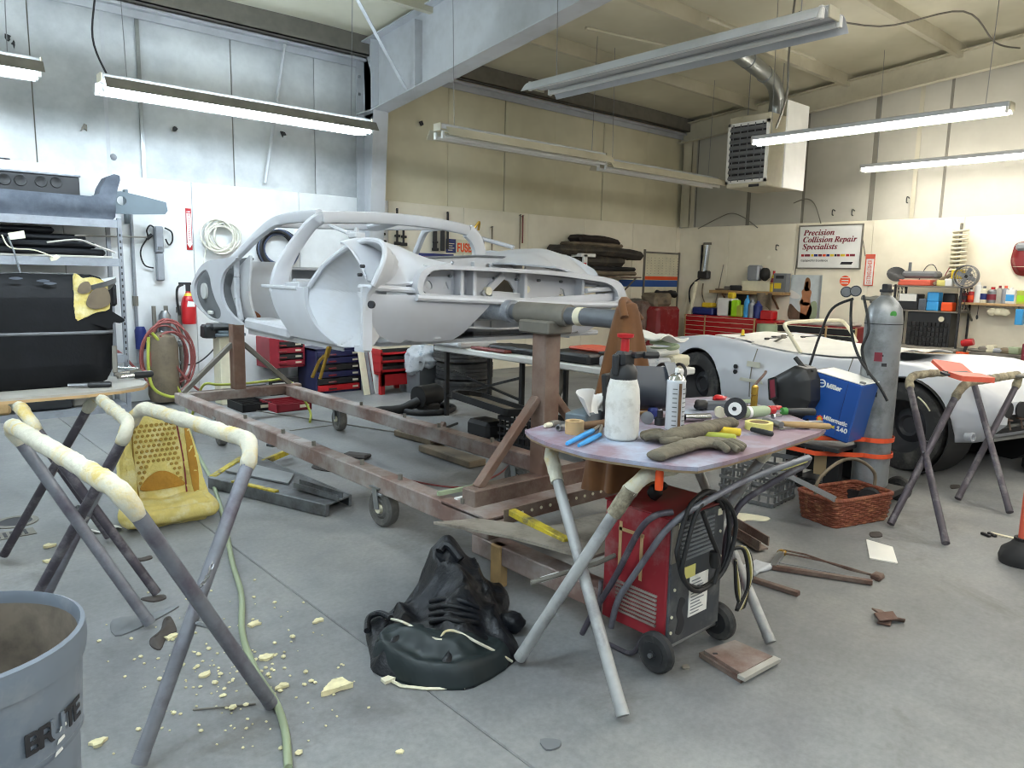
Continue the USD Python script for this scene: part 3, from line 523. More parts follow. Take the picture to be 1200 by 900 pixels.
c = P(418, 276, 0, XS+.19); body.part('striker', cat(cb((.06, .08, .03), c, .006), rod(c+A([0, 0, 0]), c+A([0, 0, .04]), .012)), 'primer_in', world=True)
body.part('hose_hook', tube(spline([fe+A([.05, -.01, .02]), fe+A([.08, -.02, .06]), fe+A([.09, 0, .01])]), .008), 'brass', world=True)
# ------------------------------------------------------------------ rotisserie dolly
rd = Thing('rotisserie_dolly', 'long rusty steel rotisserie dolly on casters carrying the primered body shell', 'rotisserie', (2.64, 4.7, 0))
XL, XRr, ZR = 2.14, 3.12, .295
def rail(x): return cat(bx(x-.05, x+.05, 2.5, 4.75, ZR-.1, ZR, .006), bx(x-.045, x+.045, 4.55, 6.84, ZR-.095, ZR+.002, .006))
mat('rail_rust', '#7a6157', .65, .15, var=.2, scale=7, col2='#a39c96', amt=.45, s2=3, sharp=.12)
for x in (XL, XRr): rd.part('rail', rail(x), 'rail_rust', world=True, smooth=False)
rd.part('crossbeam', bx(2.08, 3.24, 6.74, 6.84, ZR-.08, ZR+.01, .006), 'rail_rust', world=True, smooth=False)
rd.part('crossbeam', bx(XL-.05, XRr+.05, 2.5, 2.86, ZR-.015, ZR+.005, .002), 'rail_rust', world=True, smooth=False)
rd.part('crossbeam', bx(XL+.0, XRr+.12, 2.66, 2.76, ZR, ZR+.085, .005), 'rust', world=True, smooth=False)
rd.part('perforated_angle', cat(bx(XL, XRr+.1, 2.445, 2.45, ZR-.02, ZR+.05), bx(XL, XRr+.1, 2.45, 2.5, ZR-.02, ZR-.015)), 'rust', world=True, smooth=False)
for k in range(16): rd.part('angle_hole', plane_map(cyl(.008, 0, .003, 8), (XL+.05+k*.06, 2.4445, ZR+.018), (1, 0, 0), (0, 0, 1), (0, -1, 0)), 'bone', world=True)
mat('post_rust', '#75594b', .65, .15, var=.2, scale=6, col2='#8d7c70', amt=.4, s2=4, sharp=.15)
rd.part('post', bx(2.585, 2.695, 2.665, 2.765, ZR+.08, 1.13, .006), 'post_rust', world=True, smooth=False)
rd.part('post_head', bx(2.545, 2.72, 2.61, 2.83, 1.11, 1.175, .008), 'grime_steel', world=True, smooth=False)
for s in (-1, 1): rd.part('post_brace', bar((2.64+s*.06, 2.715, .78), (2.64+s*.44, 2.715, ZR+.08), .05, .04, .004), 'post_rust', world=True, smooth=False)
mat('pipe', '#6b6f74', .5, .4, var=.15, scale=9); mat('pipe_painted', '#a7abb0', .55, .1, var=.15, scale=8, col2='#6f737a', amt=.4, s2=7)
zp = 1.205
rd.part('spindle', along(cyl(.043, 0, .95, 18), (2.64, 2.22, zp), (2.64, 9, zp)), 'pipe', world=True)
rd.part('sleeve', along(cyl(.056, 0, .36, 18), (2.64, 2.56, zp), (2.64, 9, zp)), 'grime_steel', world=True)
rd.part('adapter', cat(along(cyl(.05, 0, .4, 16), (2.64, 2.98, zp), (2.64, 9, zp-.15)), along(cyl(.06, 0, .05, 16), (2.64, 2.97, zp), (2.64, 9, zp)), bar((2.2, 3.36, zp-.09), (3.1, 3.36, zp-.09), .06, .06, .01)), 'pipe_painted', world=True)
rd.part('tape_band', along(cyl(.046, 0, .04, 18), (2.64, 2.46, zp), (2.64, 9, zp)), 'bone', label='yellowed band of tape', world=True)
rd.part('post', bx(2.58, 2.69, 6.74, 6.84, ZR, 1.15, .006), 'post_rust', world=True, smooth=False)
for s in (-1, 1): rd.part('post_brace', bar((2.64+s*.05, 6.79, .72), (2.64+s*.5, 6.79, ZR+.01), .05, .04, .004), 'grime_steel', world=True, smooth=False)
rd.part('spindle', along(cyl(.045, 0, 1.9, 16), (2.64, 5.1, zp), (2.64, 9, zp-.06)), 'pipe', world=True)
mat('caster_rubber', '#565450', .75, var=.15, scale=12, col2='#7a7770', amt=.35, s2=8)
def caster(x, y, side, yaw, r=.105):
    w = mv(lathe([(.03, -.03), (.045, -.032), (.06, -.024), (.066, -.034), (.09, -.036), (.102, -.026), (.105, 0), (.102, .026), (.09, .036), (.066, .034), (.06, .024), (.045, .032), (.03, .03)], 26), rx=math.pi/2)
    p = rd.part('wheel', mv(w, (x, y, r), rz=yaw), 'caster_rubber', world=True)
    rd.part('hub', mv(mv(cat(cyl(.062, -.022, .022, 18), cyl(.025, -.045, .045, 12)), rx=math.pi/2), (x, y, r), rz=yaw), 'bone', parent=p, world=True)
    f = cat(*[bar((0, s*.05, 0), (.02, s*.05, .12), .006, .04) for s in (-1, 1)], cb((.09, .11, .008), (.02, 0, .12)), cyl(.035, .12, .19-r+.005 if False else .135, 14))
    rd.part('caster_fork', mv(f, (x, y, r), rz=yaw), 'galv', world=True)
    rd.part('caster_plate', cat(bx(x-.05, x+.05, y-.05, y+.05, ZR-.11, ZR-.095, .002), mv(cyl(.022, r+.12, ZR-.1, 10), (x, y, 0))), 'galv', world=True)
caster(2.13, 3.45, -1, math.radians(96)); caster(3.14, 3.45, 1, math.radians(98)); caster(3.16, 5.85, 1, math.radians(84)); caster(2.14, 5.9, -1, math.radians(80))
for y in (2.75, 3.3, 3.7, 4.3, 4.75, 5.4): 
    for x in (XL, XRr): rd.part('bolt', mv(cyl(.014, ZR, ZR+.03, 6), (x, y, 0)), 'grime_steel', world=True)
ta, tb = G(592, 640, .19), G(722, 692, .19)
rd.part('lower_beam', bar((XL+.0, 2.62, .15), (XL+.0, tb[1], .15), .1, .09, .006), 'rail_rust', world=True, smooth=False)
rd.part('wood_foot', bx(XL-.06, XL-.01, 2.4, 2.47, 0, ZR-.1, .006), 'wood', world=True, smooth=False)
# ================================================================ front of the shop: stands, bin, seat, hose, scraps
mat('pipe_grey', '#7d7f86', .45, .35, var=.15, scale=12, col2='#5f5660', amt=.35, s2=7); mat('pipe_dark', '#4f4a52', .5, .3, var=.2, scale=12, col2='#8b8789', amt=.3, s2=9)
mat('tape_foam', '#cbc7b4', .85, var=.12, scale=18, col2='#c9b169', amt=.35, s2=9, sharp=.08, bump=.6, bs=40); mat('tape_foam_dirty', '#a89f86', .85, var=.2, scale=18, col2='#5e5648', amt=.45, s2=14, bump=.6, bs=40)
def rpath(pts, rad, n=6):                          # polyline with rounded corners
    p = A(pts, float); out = [p[0]]
    for i in range(1, len(p)-1):
        a, b, c = p[i-1], p[i], p[i+1]; r = min(rad, .45*np.linalg.norm(a-b), .45*np.linalg.norm(c-b)); s = b+(a-b)/np.linalg.norm(a-b)*r; e = b+(c-b)/np.linalg.norm(c-b)*r
        for k in np.linspace(0, 1, n): out.append((1-k)**2*s+2*k*(1-k)*b+k*k*e)
    out.append(p[-1]); return A(out)
def pad(p, q, r, seed, amp=.006, n=26):
    t = np.linspace(0, 1, n)[:, None]; pts = A(p)+(A(q)-A(p))*t; m = tube(pts, r, 12); return lumpy(m, amp, 22, seed)
def chain(p, q, sag, n=14):
    out = []; t = np.linspace(0, 1, n+1); pts = A(p)+(A(q)-A(p))*t[:, None]; pts[:, 2] -= sag*4*t*(1-t)
    for i in range(n):
        a, b = pts[i], pts[i+1]; c = (a+b)/2; d, u, v = frame_of(b-a); L = np.linalg.norm(b-a)*.72; w = L*.4; s = u if i % 2 else v
        out.append(tube([c+d*L*math.cos(k)+s*w*math.sin(k) for k in np.arange(8)*math.pi/4], .0022, 4, True))
    return cat(out)
def xstand(label, UA, UB, m, padm, r=.019, pads=((.03, .97), (.03, .97)), chains=True, rr=.09):
    ctr = (A(UA[0])+A(UA[3])+A(UB[0])+A(UB[3]))/4; t = Thing('work_stand', label, 'stand', (ctr[0], ctr[1], 0))
    for k, U in enumerate((UA, UB)):
        p = rpath(U, rr); t.part('tube_frame', tube(p, r, 12), m, world=True, smooth=60)
        for f in (0, 3): 
            d = A(U[1 if f == 0 else 2])-A(U[f]); d /= np.linalg.norm(d); t.part('foot_cap', tube([A(U[f])+d*.001, A(U[f])+d*.035], r*1.05, 12), m, world=True)
        core = p[1:-1]; L_ = np.r_[0, np.cumsum(np.linalg.norm(np.diff(core, axis=0), axis=1))]; q_ = np.linspace(0, L_[-1], 44); pp_ = np.stack([np.interp(q_, L_, core[:, j]) for j in range(3)], 1); w_ = r*(1.28+.07*np.sin(q_*55+k)); w_[[0, -1]] = r*1.08
        t.part('padding', lumpy(tube(pp_, w_, 12), .006, 26, k+3), padm, label='tape-wrapped foam padding', world=True, smooth=80)
    if chains:
        for e in (0, 3):
            i = 1 if e == 0 else 2; A1 = A(UA[e])+(A(UA[i])-A(UA[e]))*.62; B1 = A(UB[e])+(A(UB[i])-A(UB[e]))*.62; t.part('spread_chain', chain(A1, B1, .05), 'steel', world=True, smooth=False)
    # pivot bolts where the legs cross
    for e, i in ((0, 1), (3, 2)):
        a0, a1, b0, b1 = A(UA[e]), A(UA[i]), A(UB[e]), A(UB[i]); u, v, w = a1-a0, b1-b0, a0-b0; aa, bb, cc, dd, ee = u@u, u@v, v@v, u@w, v@w; den = aa*cc-bb*bb
        s, q = (bb*ee-cc*dd)/den, (aa*ee-bb*dd)/den; c = (a0+u*s+b0+v*q)/2; x = np.cross(u, v); x /= np.linalg.norm(x); t.part('pivot_bolt', rod(c-x*.03, c+x*.03, .007), 'steel', world=True)
    return t
zt = .84
up = lambda v, r=.02: A(v)+A([0, 0, r])
xstand('grey pipe sawhorse with taped foam tops, standing before the cut yellow foam seat', [up(G(176, 736)), G(8, 495, zt), G(142, 575, zt), up(G(318, 832))], [up(G(48, 716)), G(163, 476, zt), G(300, 518, zt), up(G(163, 903))], 'pipe_grey', 'tape_foam', r=.0215)
za = .84
ta = xstand('pipe sawhorse with yellow padding under the table of the black seat', [up(G(5, 655)), G(112, 463, .83), G(154, 497, .83), up(G(33, 722))], [up(A([.90, 4.12, 0])), A([.50, 4.1, .83]), G(28, 483, .83), up(G(184, 700))], 'pipe_dark', 'tape_foam', chains=False)
zr = .80
xstand('scuffed purple-grey pipe sawhorse beside the wheel of the low convertible', [up(G(1108, 641)), G(1063, 440, zr), G(1137, 434, zr), up(G(1183, 604))], [up(G(1043, 618)), G(1128, 449, zr), G(1198, 438, zr), up(G(1122, 588))], 'pipe_dark', 'tape_foam_dirty', r=.02, rr=.12)
rf = Thing('red_folder', 'faded red plastic tool case lying open across the scuffed pipe sawhorse', 'tool case', tuple(G(1125, 445, .83)), 0)
mat('faded_red', '#d8614a', .5, var=.08)
c0 = G(1122, 445, .835)
rf.part('lid', plane_map(ext(Polygon([(-.095, -.055), (.095, -.055), (.095, .055), (-.095, .055)]).buffer(.015), .018), c0+A([.05, .05, .05]), (.8, -.5, -.12), (.45, .75, .45), (0, -.45, .9)), 'faded_red', world=True)
rf.part('tray', plane_map(ext(Polygon([(-.095, -.045), (.095, -.045), (.095, .045), (-.095, .045)]).buffer(.015), .03), c0+A([-.03, -.08, .012]), (.8, -.55, -.05), (.5, .85, .1), (0, 0, 1)), 'faded_red', world=True)
rf.part('latch', plane_map(ext([(0, 0), (.03, 0), (.03, .05), (0, .05)], .012), c0+A([-.14, .02, .03]), (.8, -.5, 0), (.5, .8, .2), (0, 0, 1)), 'ink', world=True)
rf.part('black_liner', plane_map(ext(Polygon([(-.085, -.02), (.08, -.02), (.08, .025), (-.085, .025)]).buffer(.01), .012), c0+A([.01, .005, .035]), (.8, -.52, -.05), (.5, .85, .1), (0, 0, 1)), 'black', world=True)
# ---- grey waste bin
def circ3(a, b, c):
    M = A([[2*(b-a)[0], 2*(b-a)[1]], [2*(c-a)[0], 2*(c-a)[1]]]); o = np.linalg.solve(M, A([b[:2]@b[:2]-a[:2]@a[:2], c[:2]@c[:2]-a[:2]@a[:2]])); return o, np.linalg.norm(a[:2]-o)
zb = .72; (bo, br) = circ3(G(100, 715, zb), G(28, 692, zb), G(2, 795, zb))
BIN_R = br
mat('bin_grey', '#6f7883', .55, var=.08, scale=6, col2='#8a8f94', amt=.25, s2=8); mat('bin_dirt', '#7d7264', .8, var=.2, scale=7, col2='#4c453d', amt=.4, s2=5)
bn = Thing('waste_bin', 'big round grey plastic waste bin with grimy inside and printed name', 'bin', (bo[0], bo[1], 0))
R = br; n_ = 48
bn.part('body', lathe([(0, 0), (R*.80, 0), (R*.82, .02), (R*.90, zb-.20), (R*.925, zb-.20), (R*.955, zb-.055), (R*.955, zb-.05), (R*.93, zb-.05)], n_), 'bin_grey', smooth=50)
bn.part('rim', lathe([(R*.935, zb-.055), (R*.985, zb-.055), (R, zb-.03), (R*.99, zb), (R*.955, zb+.004), (R*.93, zb-.012), (R*.925, zb-.055)], n_), 'bin_grey', smooth=50)
bn.part('lining', lathe([(R*.925, zb-.02), (R*.87, zb-.2), (R*.78, .03), (0, .03)], n_), 'bin_dirt', label='dirty brown inside', smooth=50)
bn.part('inner_boss', mv(cb((.02, .15, .16), b=.008), (R*.855*math.cos(2.0), R*.855*math.sin(2.0), zb-.16), rz=2.0), 'bin_dirt')
bn.part('inner_boss', mv(cb((.02, .12, .1), b=.008), (R*.86*math.cos(2.9), R*.86*math.sin(2.9), zb-.28), rz=2.9), 'bin_dirt')
def onbin(m, a0, z0, rad):                          # wraps flat lettering round the bin
    m = fine(m, .02); v = m.vertices.copy(); th = a0+v[:, 0]/rad; rr = rad+v[:, 2]+.0
    m.vertices = np.stack([rr*np.cos(th), rr*np.sin(th), z0+v[:, 1]], 1); return m
aa = math.atan2(*(P(28, 818, 1, 1.15)[:2]-bo)[::-1])
def fa(px, py, z):
    def pxof(a): q = A([bo[0]+R*.95*math.cos(a), bo[1]+R*.95*math.sin(a), z])-EYE; return 600+FPX*(q@CR)/(q@_f)
    aa = np.linspace(-2.6, .6, 1600); vis = [(abs(pxof(a)-px), a) for a in aa if (A([math.cos(a), math.sin(a)])@(-(bo+R*.95*A([math.cos(a), math.sin(a)])))) > 0]; return min(vis)[1]
a1, a2 = fa(26, 806, zb-.15), fa(93, 765, zb-.15)
rad_ = R*.945
w_ = abs((a2-a1+math.pi) % (2*math.pi)-math.pi)*rad_
for ch, px in (('B', 26), ('R', 43), ('T', 74), ('E', 84)): 
    bn.part('letter', onbin(text(ch, .038, .0015, bold=3), fa(px, 800, zb-.15), zb-.165, rad_+.002), 'ink', label='printed letter %s' % ch, smooth=False)
bn.part('letter', onbin(text('U', .038, .0015, bold=3), fa(57, 800, zb-.15), zb-.165, rad_+.002), 'bin_grey', label='worn-away printed letter U', smooth=False)
for k in range(3): bn.part('scuff', onbin(ext([(0, 0), (.02, .004), (.018, .01), (.004, .008)], .001), a1+(.40+.05*k)*w_/rad_, zb-.2+.02*k, rad_+.002), 'white', smooth=False)
bn.part('ridge', lathe([(R*.885, zb-.215), (R*.93, zb-.205), (R*.93, zb-.195), (R*.9, zb-.19)], n_), 'bin_grey', smooth=50)
# ---- yellow foam seat bucket
mat('foam', '#dcc877', .85, var=.12, scale=10, col2='#e6dcaa', amt=.35, s2=9, sharp=.1, bump=.5, bs=60); mat('foam_brown', '#b07f2b', .85, var=.15, scale=12, bump=.4, bs=50); mat('foam_pit', '#a8873a', .9)
sc = (G(150, 617)+G(243, 602))/2
fs = Thing('bucket_seat', 'stripped yellow foam bucket seat with rows of holes standing on the concrete', 'car seat', (sc[0], sc[1]+.05, 0), math.radians(-4))
lean = lambda z: .05+.36*z
W = .215
def backshape(z): return W*(1-.22*np.clip((z-.08)/.47, 0, 1)**1.6)
bpoly = smoothpoly([(-.20, .07), (-.215, .2), (-.20, .38), (-.17, .5), (-.12, .545), (0, .552), (.12, .545), (.165, .5), (.195, .38), (.215, .2), (.20, .07)], 4)
bm = fine(ext(bpoly, .05), .022); v = bm.vertices.copy(); ctr_ = np.clip(1-np.abs(v[:, 0])/.135, 0, 1)
front = v[:, 2] > .025; dep = np.where(np.abs(v[:, 0]) > .135, .05, 0)*np.clip((np.abs(v[:, 0])-.125)/.03, 0, 1)
bm.vertices = np.stack([v[:, 0], lean(v[:, 1])-(v[:, 2])-np.where(front, dep+.0, 0), v[:, 1]], 1)
if bm.volume < 0: bm.invert()
back = fs.part('backrest', lumpy(bm, .006, 25, 2), 'foam', smooth=80)
pits, k = [], 0
for j in range(12):                                 # staggered holes in the middle panel
    for i in range(9):
        x = -.108+i*.0265+(j % 2)*.013; z = .20+j*.0275
        if abs(x) > .115 or (z < .30 and abs(x) < .085-.3*(z-.2)): continue
        k += 1; y = lean(z)-.052; fs.part('hole', plane_map(cyl(.0085+.002*rng.random(), 0, .006, 8), (x, y, z), (1, 0, 0), (0, .34, .94), (0, -1, .36)), 'foam_pit', parent=back, smooth=False)
fs.part('worn_patch', plane_map(lumpy(fine(ext(smoothpoly([(-.1, 0), (-.09, .05), (-.04, .09), (0, .1), (.05, .085), (.10, .04), (.11, 0)]), .012), .02), .003, 30), (0, lean(.16)-.046, .155), (1, 0, 0), (0, .34, .94), (0, -1, .36)), 'foam_brown', label='bare brown foam')
for s in (-1, 1): fs.part('side_strip', plane_map(lumpy(fine(ext(smoothpoly([(0, .1), (.02, .1), (.035, .25), (.02, .42), (-.005, .5), (-.012, .3)]), .012), .02), .003, 30, s+2), (s*.168-(.01 if s > 0 else -.0), lean(0)-.088, 0), (1, 0, 0), (0, .36, 1), (0, -1, .36)), 'foam_brown' if s > 0 else 'foam', label='browned side strip' if s > 0 else None)
cu = [[(s*(W+.0)*w, -.12+.0+y, z) for s, w, z in ((-1, .8, .0), (-1, 1.0, .04), (-1, 1.0, h*.8), (-1, .86, h), (0, .5, h-.02), (1, .86, h), (1, 1.0, h*.8), (1, 1.0, .04), (1, .8, 0))] for y, h in ((-.02, .09), (0, .125), (.06, .14), (.14, .13), (.2, .12), (.24, .1))]
cm = loft(cu); 
if cm.volume < 0: cm.invert()
fs.part('cushion', lumpy(fine(cm, .03), .008, 22, 5), 'foam', smooth=80)
fs.part('front_roll', lumpy(tube(spline([(-W*.9, -.02, .1), (-W, -.13, .06), (-W*.6, -.155, .06), (0, -.16, .06), (W*.6, -.155, .06), (W, -.13, .06), (W*.9, -.02, .1)]), .042, 12), .007, 25, 4), 'foam', smooth=80)
for s in (-1, 1): fs.part('seam_groove', tube(spline([(s*.125, lean(.12)-.056, .12), (s*.13, lean(.3)-.058, .3), (s*.118, lean(.5)-.056, .5)]), .0045, 6), 'dark_red' if s > 0 else 'foam_pit')
fs.part('backing_cloth', sheet(lambda u, v: (-.24-.14*u, -.02-.08*v+.02*u, .004+.01*math.sin(u*7)+.012*v), 8, 5, .003), 'white', label='white cloth sticking out at the side')
# ---- foam crumbs and scraps on the concrete
mat('crumb', '#dbd2a8', .9, var=.15, scale=30)
def scrap(c, r, seed):
    a = np.arange(9)*2*np.pi/9; rr = r*(.6+.7*np.random.default_rng(seed).random(9)); m = fine(ext(list(zip(rr*np.cos(a), rr*np.sin(a)*.7)), r*.35), r*.5); m = lumpy(m, r*.12, 3/r, seed)
    m.apply_translation([*c[:2], 0]); m.vertices[:, 2] -= m.bounds[0, 2]; return m
spots = [((393, 808), .052, 'torn palm-sized scrap of yellow foam before the black heap'), ((297, 733), .028, 'foam scrap beside the green hose, the one higher up'), ((372, 729), .022, 'foam scrap on bare concrete between hose and black heap'), ((312, 772), .026, 'foam scrap lying against the green hose below the sawhorse leg'), ((200, 748), .026, 'foam scrap next to the brown rag'), ((115, 872), .026, 'foam scrap near the waste bin'), ((57, 641), .03, 'foam scrap by the floor drain, the one further out'), ((60, 658), .028, 'foam scrap by the floor drain, the one closer in'), ((240, 792), .022, 'foam scrap among crumbs under the sawhorse pipes'), ((468, 882), .014, 'small foam scrap by the floor crack'), ((330, 806), .022, 'foam scrap just past the green hose among crumbs')]
for i, ((px, py), r, lb) in enumerate(spots): single('foam_scrap', scrap(G(px, py), r, i+11), 'crumb', lb, 'foam scrap', 'foam scraps on the floor')
cr = []
for i in range(190):
    px, py = rng.normal(275, 62), rng.normal(790, 42)
    if i % 4 == 0: px, py = rng.uniform(110, 400), rng.uniform(690, 890)
    if py > 895 or px < 105: continue
    q = G(px, py); r = abs(rng.normal(.004, .0035))+.003; m = trimesh.creation.icosphere(0); m.vertices = m.vertices*[r, r*.8, r*.5]; m = mv(m, (q[0], q[1], r*.45), rz=rng.uniform(0, 6)); cr.append(m)
single('foam_crumbs', cat(cr), 'crumb', 'scatter of tiny yellow foam crumbs around the sawhorse feet', 'foam crumbs', kind='stuff', smooth=False)
def rag(name, label, catg, pts, m, h=.03, seed=0, z0=0.0, sm=True):
    pg = smoothpoly(pts, 3) if sm else Polygon(pts); f = fine(ext(pg, .006), .025); v = f.vertices.copy(); d = shapely.distance(shapely.points(v[:, :2]), pg.exterior)
    f.vertices[:, 2] += h*np.clip(d/.05, 0, 1)*(.3+1.1*meshkit.fbm(v*14, 3, seed))+z0; return single(name, f, m, label, catg, smooth=70)
gx = lambda L: [tuple(G(*q)[:2]) for q in L]
rag('vinyl_scrap', 'flat dark grey scrap of vinyl lying beside a sawhorse foot', 'scrap', gx([(132, 727), (135, 746), (165, 736), (206, 714), (205, 711), (170, 722)]), 'grey_plastic', .01, 1)
mat('brown_rag', '#4a4440', .85, var=.2); rag('crumpled_scrap', 'crumpled dark brown scrap of trim on the crumb-strewn floor', 'scrap', gx([(177, 758), (176, 750), (188, 740), (192, 727), (200, 724), (207, 738), (205, 742), (195, 748), (188, 762)]), 'brown_rag', .05, 2)
rag('dark_flake', 'thin dark flake on the concrete below the foam seat', 'scrap', gx([(152, 655), (165, 658), (178, 655), (176, 652), (165, 655)]), 'brown_rag', .01, 3)
rag('vinyl_strip', 'dark strip of trim near the sawhorse foot by the foam seat', 'scrap', gx([(165, 703), (180, 706), (194, 702), (192, 698), (176, 700)]), 'brown_rag', .012, 4)
single('thin_rod', tube([up(G(226, 833), .004), up(G(300, 826), .004)], .003, 6), 'grime_steel', 'thin straight wire rod lying by the green hose', 'rod')
# floor drain by the table legs
c = G(18, 612); dr = Thing('floor_drain', 'round dirty floor drain cover set in the concrete beside a square one', 'drain', (c[0], c[1], 0))
dr.part('rim', lathe([(.08, 0), (.11, 0), (.11, .005), (.08, .005), (.08, 0)], 24), 'grime_steel'); dr.part('cover', cyl(.08, 0, .003, 24), 'ink')
c = G(12, 627); d2 = Thing('floor_drain', 'square dirty floor drain grate set in the concrete beside the round one', 'drain', (c[0], c[1], 0))
d2.part('rim', cat(bx(-.11, .11, -.06, .06, 0, .004)), 'grime_steel', smooth=False); d2.part('grate', cat([bx(-.09+.03*k, -.075+.03*k, -.04, .04, .004, .006) for k in range(6)]), 'ink', smooth=False)
# ---- hoses and cables on the floor
mat('hose_green', '#8f9a7c', .5, var=.1); mat('hose_red', '#93504c', .5, var=.1); mat('hose_lime', '#a9b046', .5, var=.1); mat('cord_red', '#7d3733', .55)
hp_ = [(218, 478), (226, 520), (248, 565), (262, 610), (272, 660), (283, 700), (284, 745), (300, 790), (322, 825), (334, 860), (338, 905)]
single('air_hose', tube(spline([up(G(*q), .013) for q in hp_], 6), .0125, 8), 'hose_green', 'thick greenish air hose trailing across the floor past the sawhorse', 'hose', smooth=80)
single('red_wire', tube(spline([up(G(x, y), .006) for x, y in ((410, 548), (470, 562), (540, 572), (585, 556), (603, 537))]), .006, 6), 'cord_red', 'thin red cord on the floor under the rotisserie rails', 'cord', smooth=80)
single('steel_strap', bar(up(G(340, 505), .004), up(G(400, 497), .004), .02, .004), 'grime_steel', 'flat steel strap lying on the floor between the rotisserie rails', 'strap')
single('steel_rod', rod(up(G(300, 482), .006), up(G(470, 508), .006), .006), 'grime_steel', 'long thin steel rod on the floor behind the rear rail casters', 'rod')
# ---- steel ramp with yellow edges and scrap plates
mat('ramp_steel', '#6f7274', .5, .5, var=.15, scale=8, col2='#4a4744', amt=.4, s2=6); mat('ramp_yellow', '#c2ad2c', .55, .1, var=.15, scale=10, col2='#4a4744', amt=.4, s2=12)
p0, p1, p2, p3 = G(246, 572), G(384, 606), G(411, 594), G(300, 545)
rm = Thing('frame_ramp', 'heavy grey steel frame section with yellow-painted edges lying on the floor', 'steel frame', (p0[0], p0[1], 0))
d1 = (p1-p0)/np.linalg.norm(p1-p0)
rm.part('web', plane_map(ext([tuple(q[:2]) for q in (p0+A([0, .03, 0]), p1, p2, p3)], .008), (0, 0, .065), (1, 0, 0), (0, 1, 0), (0, 0, 1)), 'ramp_steel', world=True)
rm.part('side_rail', bar(p0+A([0, 0, .04]), p1+A([0, 0, .04]), .03, .075, .004), 'ramp_steel', world=True)
rm.part('side_rail', bar(p3+A([0, 0, .04]), p2+A([0, 0, .04]), .02, .07, .004), 'ramp_steel', world=True)
rm.part('yellow_edge', bar(p0+(p1-p0)*.22+A([0, 0, .083]), p0+(p1-p0)*.6+A([0, 0, .083]), .034, .012, .002), 'ramp_yellow', world=True)
rm.part('channel', cat(bar(p0+(p1-p0)*.62+A([.12, .02, .09]), p1+A([.1, .03, .075]), .05, .006), bar(p0+(p1-p0)*.62+A([.09, .0, .11]), p1+A([.075, .01, .095]), .006, .035), bar(p0+(p1-p0)*.62+A([.15, .04, .11]), p1+A([.125, .05, .095]), .006, .035)), 'ramp_steel', world=True)
rm.part('end_block', bar(p0+A([.02, .0, .045]), p3+A([-.1, 0, .045]), .05, .07, .006), 'ramp_yellow', world=True)
rm.part('gusset', plane_map(ext([tuple(q[:2]) for q in (p0+A([.12, .05, 0]), p0+(p1-p0)*.55+A([.14, .06, 0]), p0+(p1-p0)*.5+A([.28, .2, 0]), p0+A([.3, .2, 0]))], .01), (0, 0, .078), (1, 0, 0), (0, 1, 0), (0, 0, 1)), 'galv', world=True)
rm.part('upright_bar', bar(up(G(304, 552), .05), up(G(345, 540), .09), .03, .04, .004), 'ramp_yellow', world=True)
single('steel_block', bar(up(G(316, 541), .12), up(G(340, 535), .12), .07, .018, .003), 'ramp_steel', 'dark steel bar resting on the yellow-edged frame section', 'steel bar')
rag('wheel_cover_scrap', 'dark curved scrap lying on the floor under the rail beside a caster', 'scrap', gx([(365, 548), (385, 553), (405, 551), (420, 545), (410, 538), (380, 540)]), 'brown_rag', .05, 8)
single('rail_clutter', lumpy(bar(up(G(405, 535), .02), up(G(432, 538), .02), .1, .03, .01), .006, 30), 'brown_rag', 'flat dark lump lying under the middle of the rail', 'scrap')
# axle halves / boards lying between the rails
for a, b, w, lb in (((468, 510), (512, 522), .12, 'weathered board on the floor between the rails, the shorter one'), ((500, 528), (560, 548), .16, 'weathered board on the floor between the rails, stacked wide one')):
    single('board', bar(up(G(*a), .03), up(G(*b), .03), w, .05, .006), 'old_wood', lb, 'board')
single('axle_piece', cat(bar(up(G(505, 527), .09), up(G(548, 533), .09), .10, .05, .02), bar(up(G(512, 520), .06), up(G(520, 515), .14), .05, .05, .01)), 'rust', 'rusty cast bracket on the weathered boards between the rails', 'bracket')
# ---- black vinyl seat cover heap
mat('vinyl', '#0d0f13', .45, var=.25, scale=8, spec=.35, col2='#171b22', amt=.4, s2=4, bump=.3, bs=70); mat('vinyl_green', '#142022', .5, var=.2, scale=8)
hb = gx([(428, 742), (436, 725), (455, 726), (490, 690), (508, 655), (517, 645), (530, 645), (545, 660), (570, 688), (590, 690), (597, 708), (590, 730), (606, 755), (604, 775), (556, 806), (520, 808), (470, 800), (437, 788), (434, 770)])
pg = smoothpoly(hb, 3); hc = A(pg.centroid.coords[0])
cv = Thing('seat_cover', 'crumpled heap of black vinyl seat cover with tan piping on bare concrete', 'seat cover', (hc[0], hc[1], 0))
pkc = G(520, 640, .26)[:2]; 
def heapz(x, y):
    d = shapely.distance(shapely.points(np.stack([x, y], 1)), pg.exterior); q = np.stack([x, y, 0*x], 1)
    base = .055*(1-np.exp(-d/.03)); a1_, a2_ = A(G(528, 650, .2)[:2]), A(G(545, 735, .1)[:2])
    t = np.clip(((x-a1_[0])*(a2_-a1_)[0]+(y-a1_[1])*(a2_-a1_)[1])/((a2_-a1_)@(a2_-a1_)), 0, 1); dd = np.hypot(x-a1_[0]-t*(a2_-a1_)[0], y-a1_[1]-t*(a2_-a1_)[1])
    ridge = (.20-.12*t)*np.exp(-(dd/.13)**2)*np.clip(d/.05, 0, 1)
    fold = .022*(1-2*np.abs(np.sin(14*(x*.85-y*.5)+5*meshkit.fbm(q*5, 2, 3))))*np.clip(d/.06, 0, 1)+.09*(meshkit.fbm(q*8, 3, 5)-.5)*np.clip(d/.06, 0, 1)
    return .008+base+ridge+fold
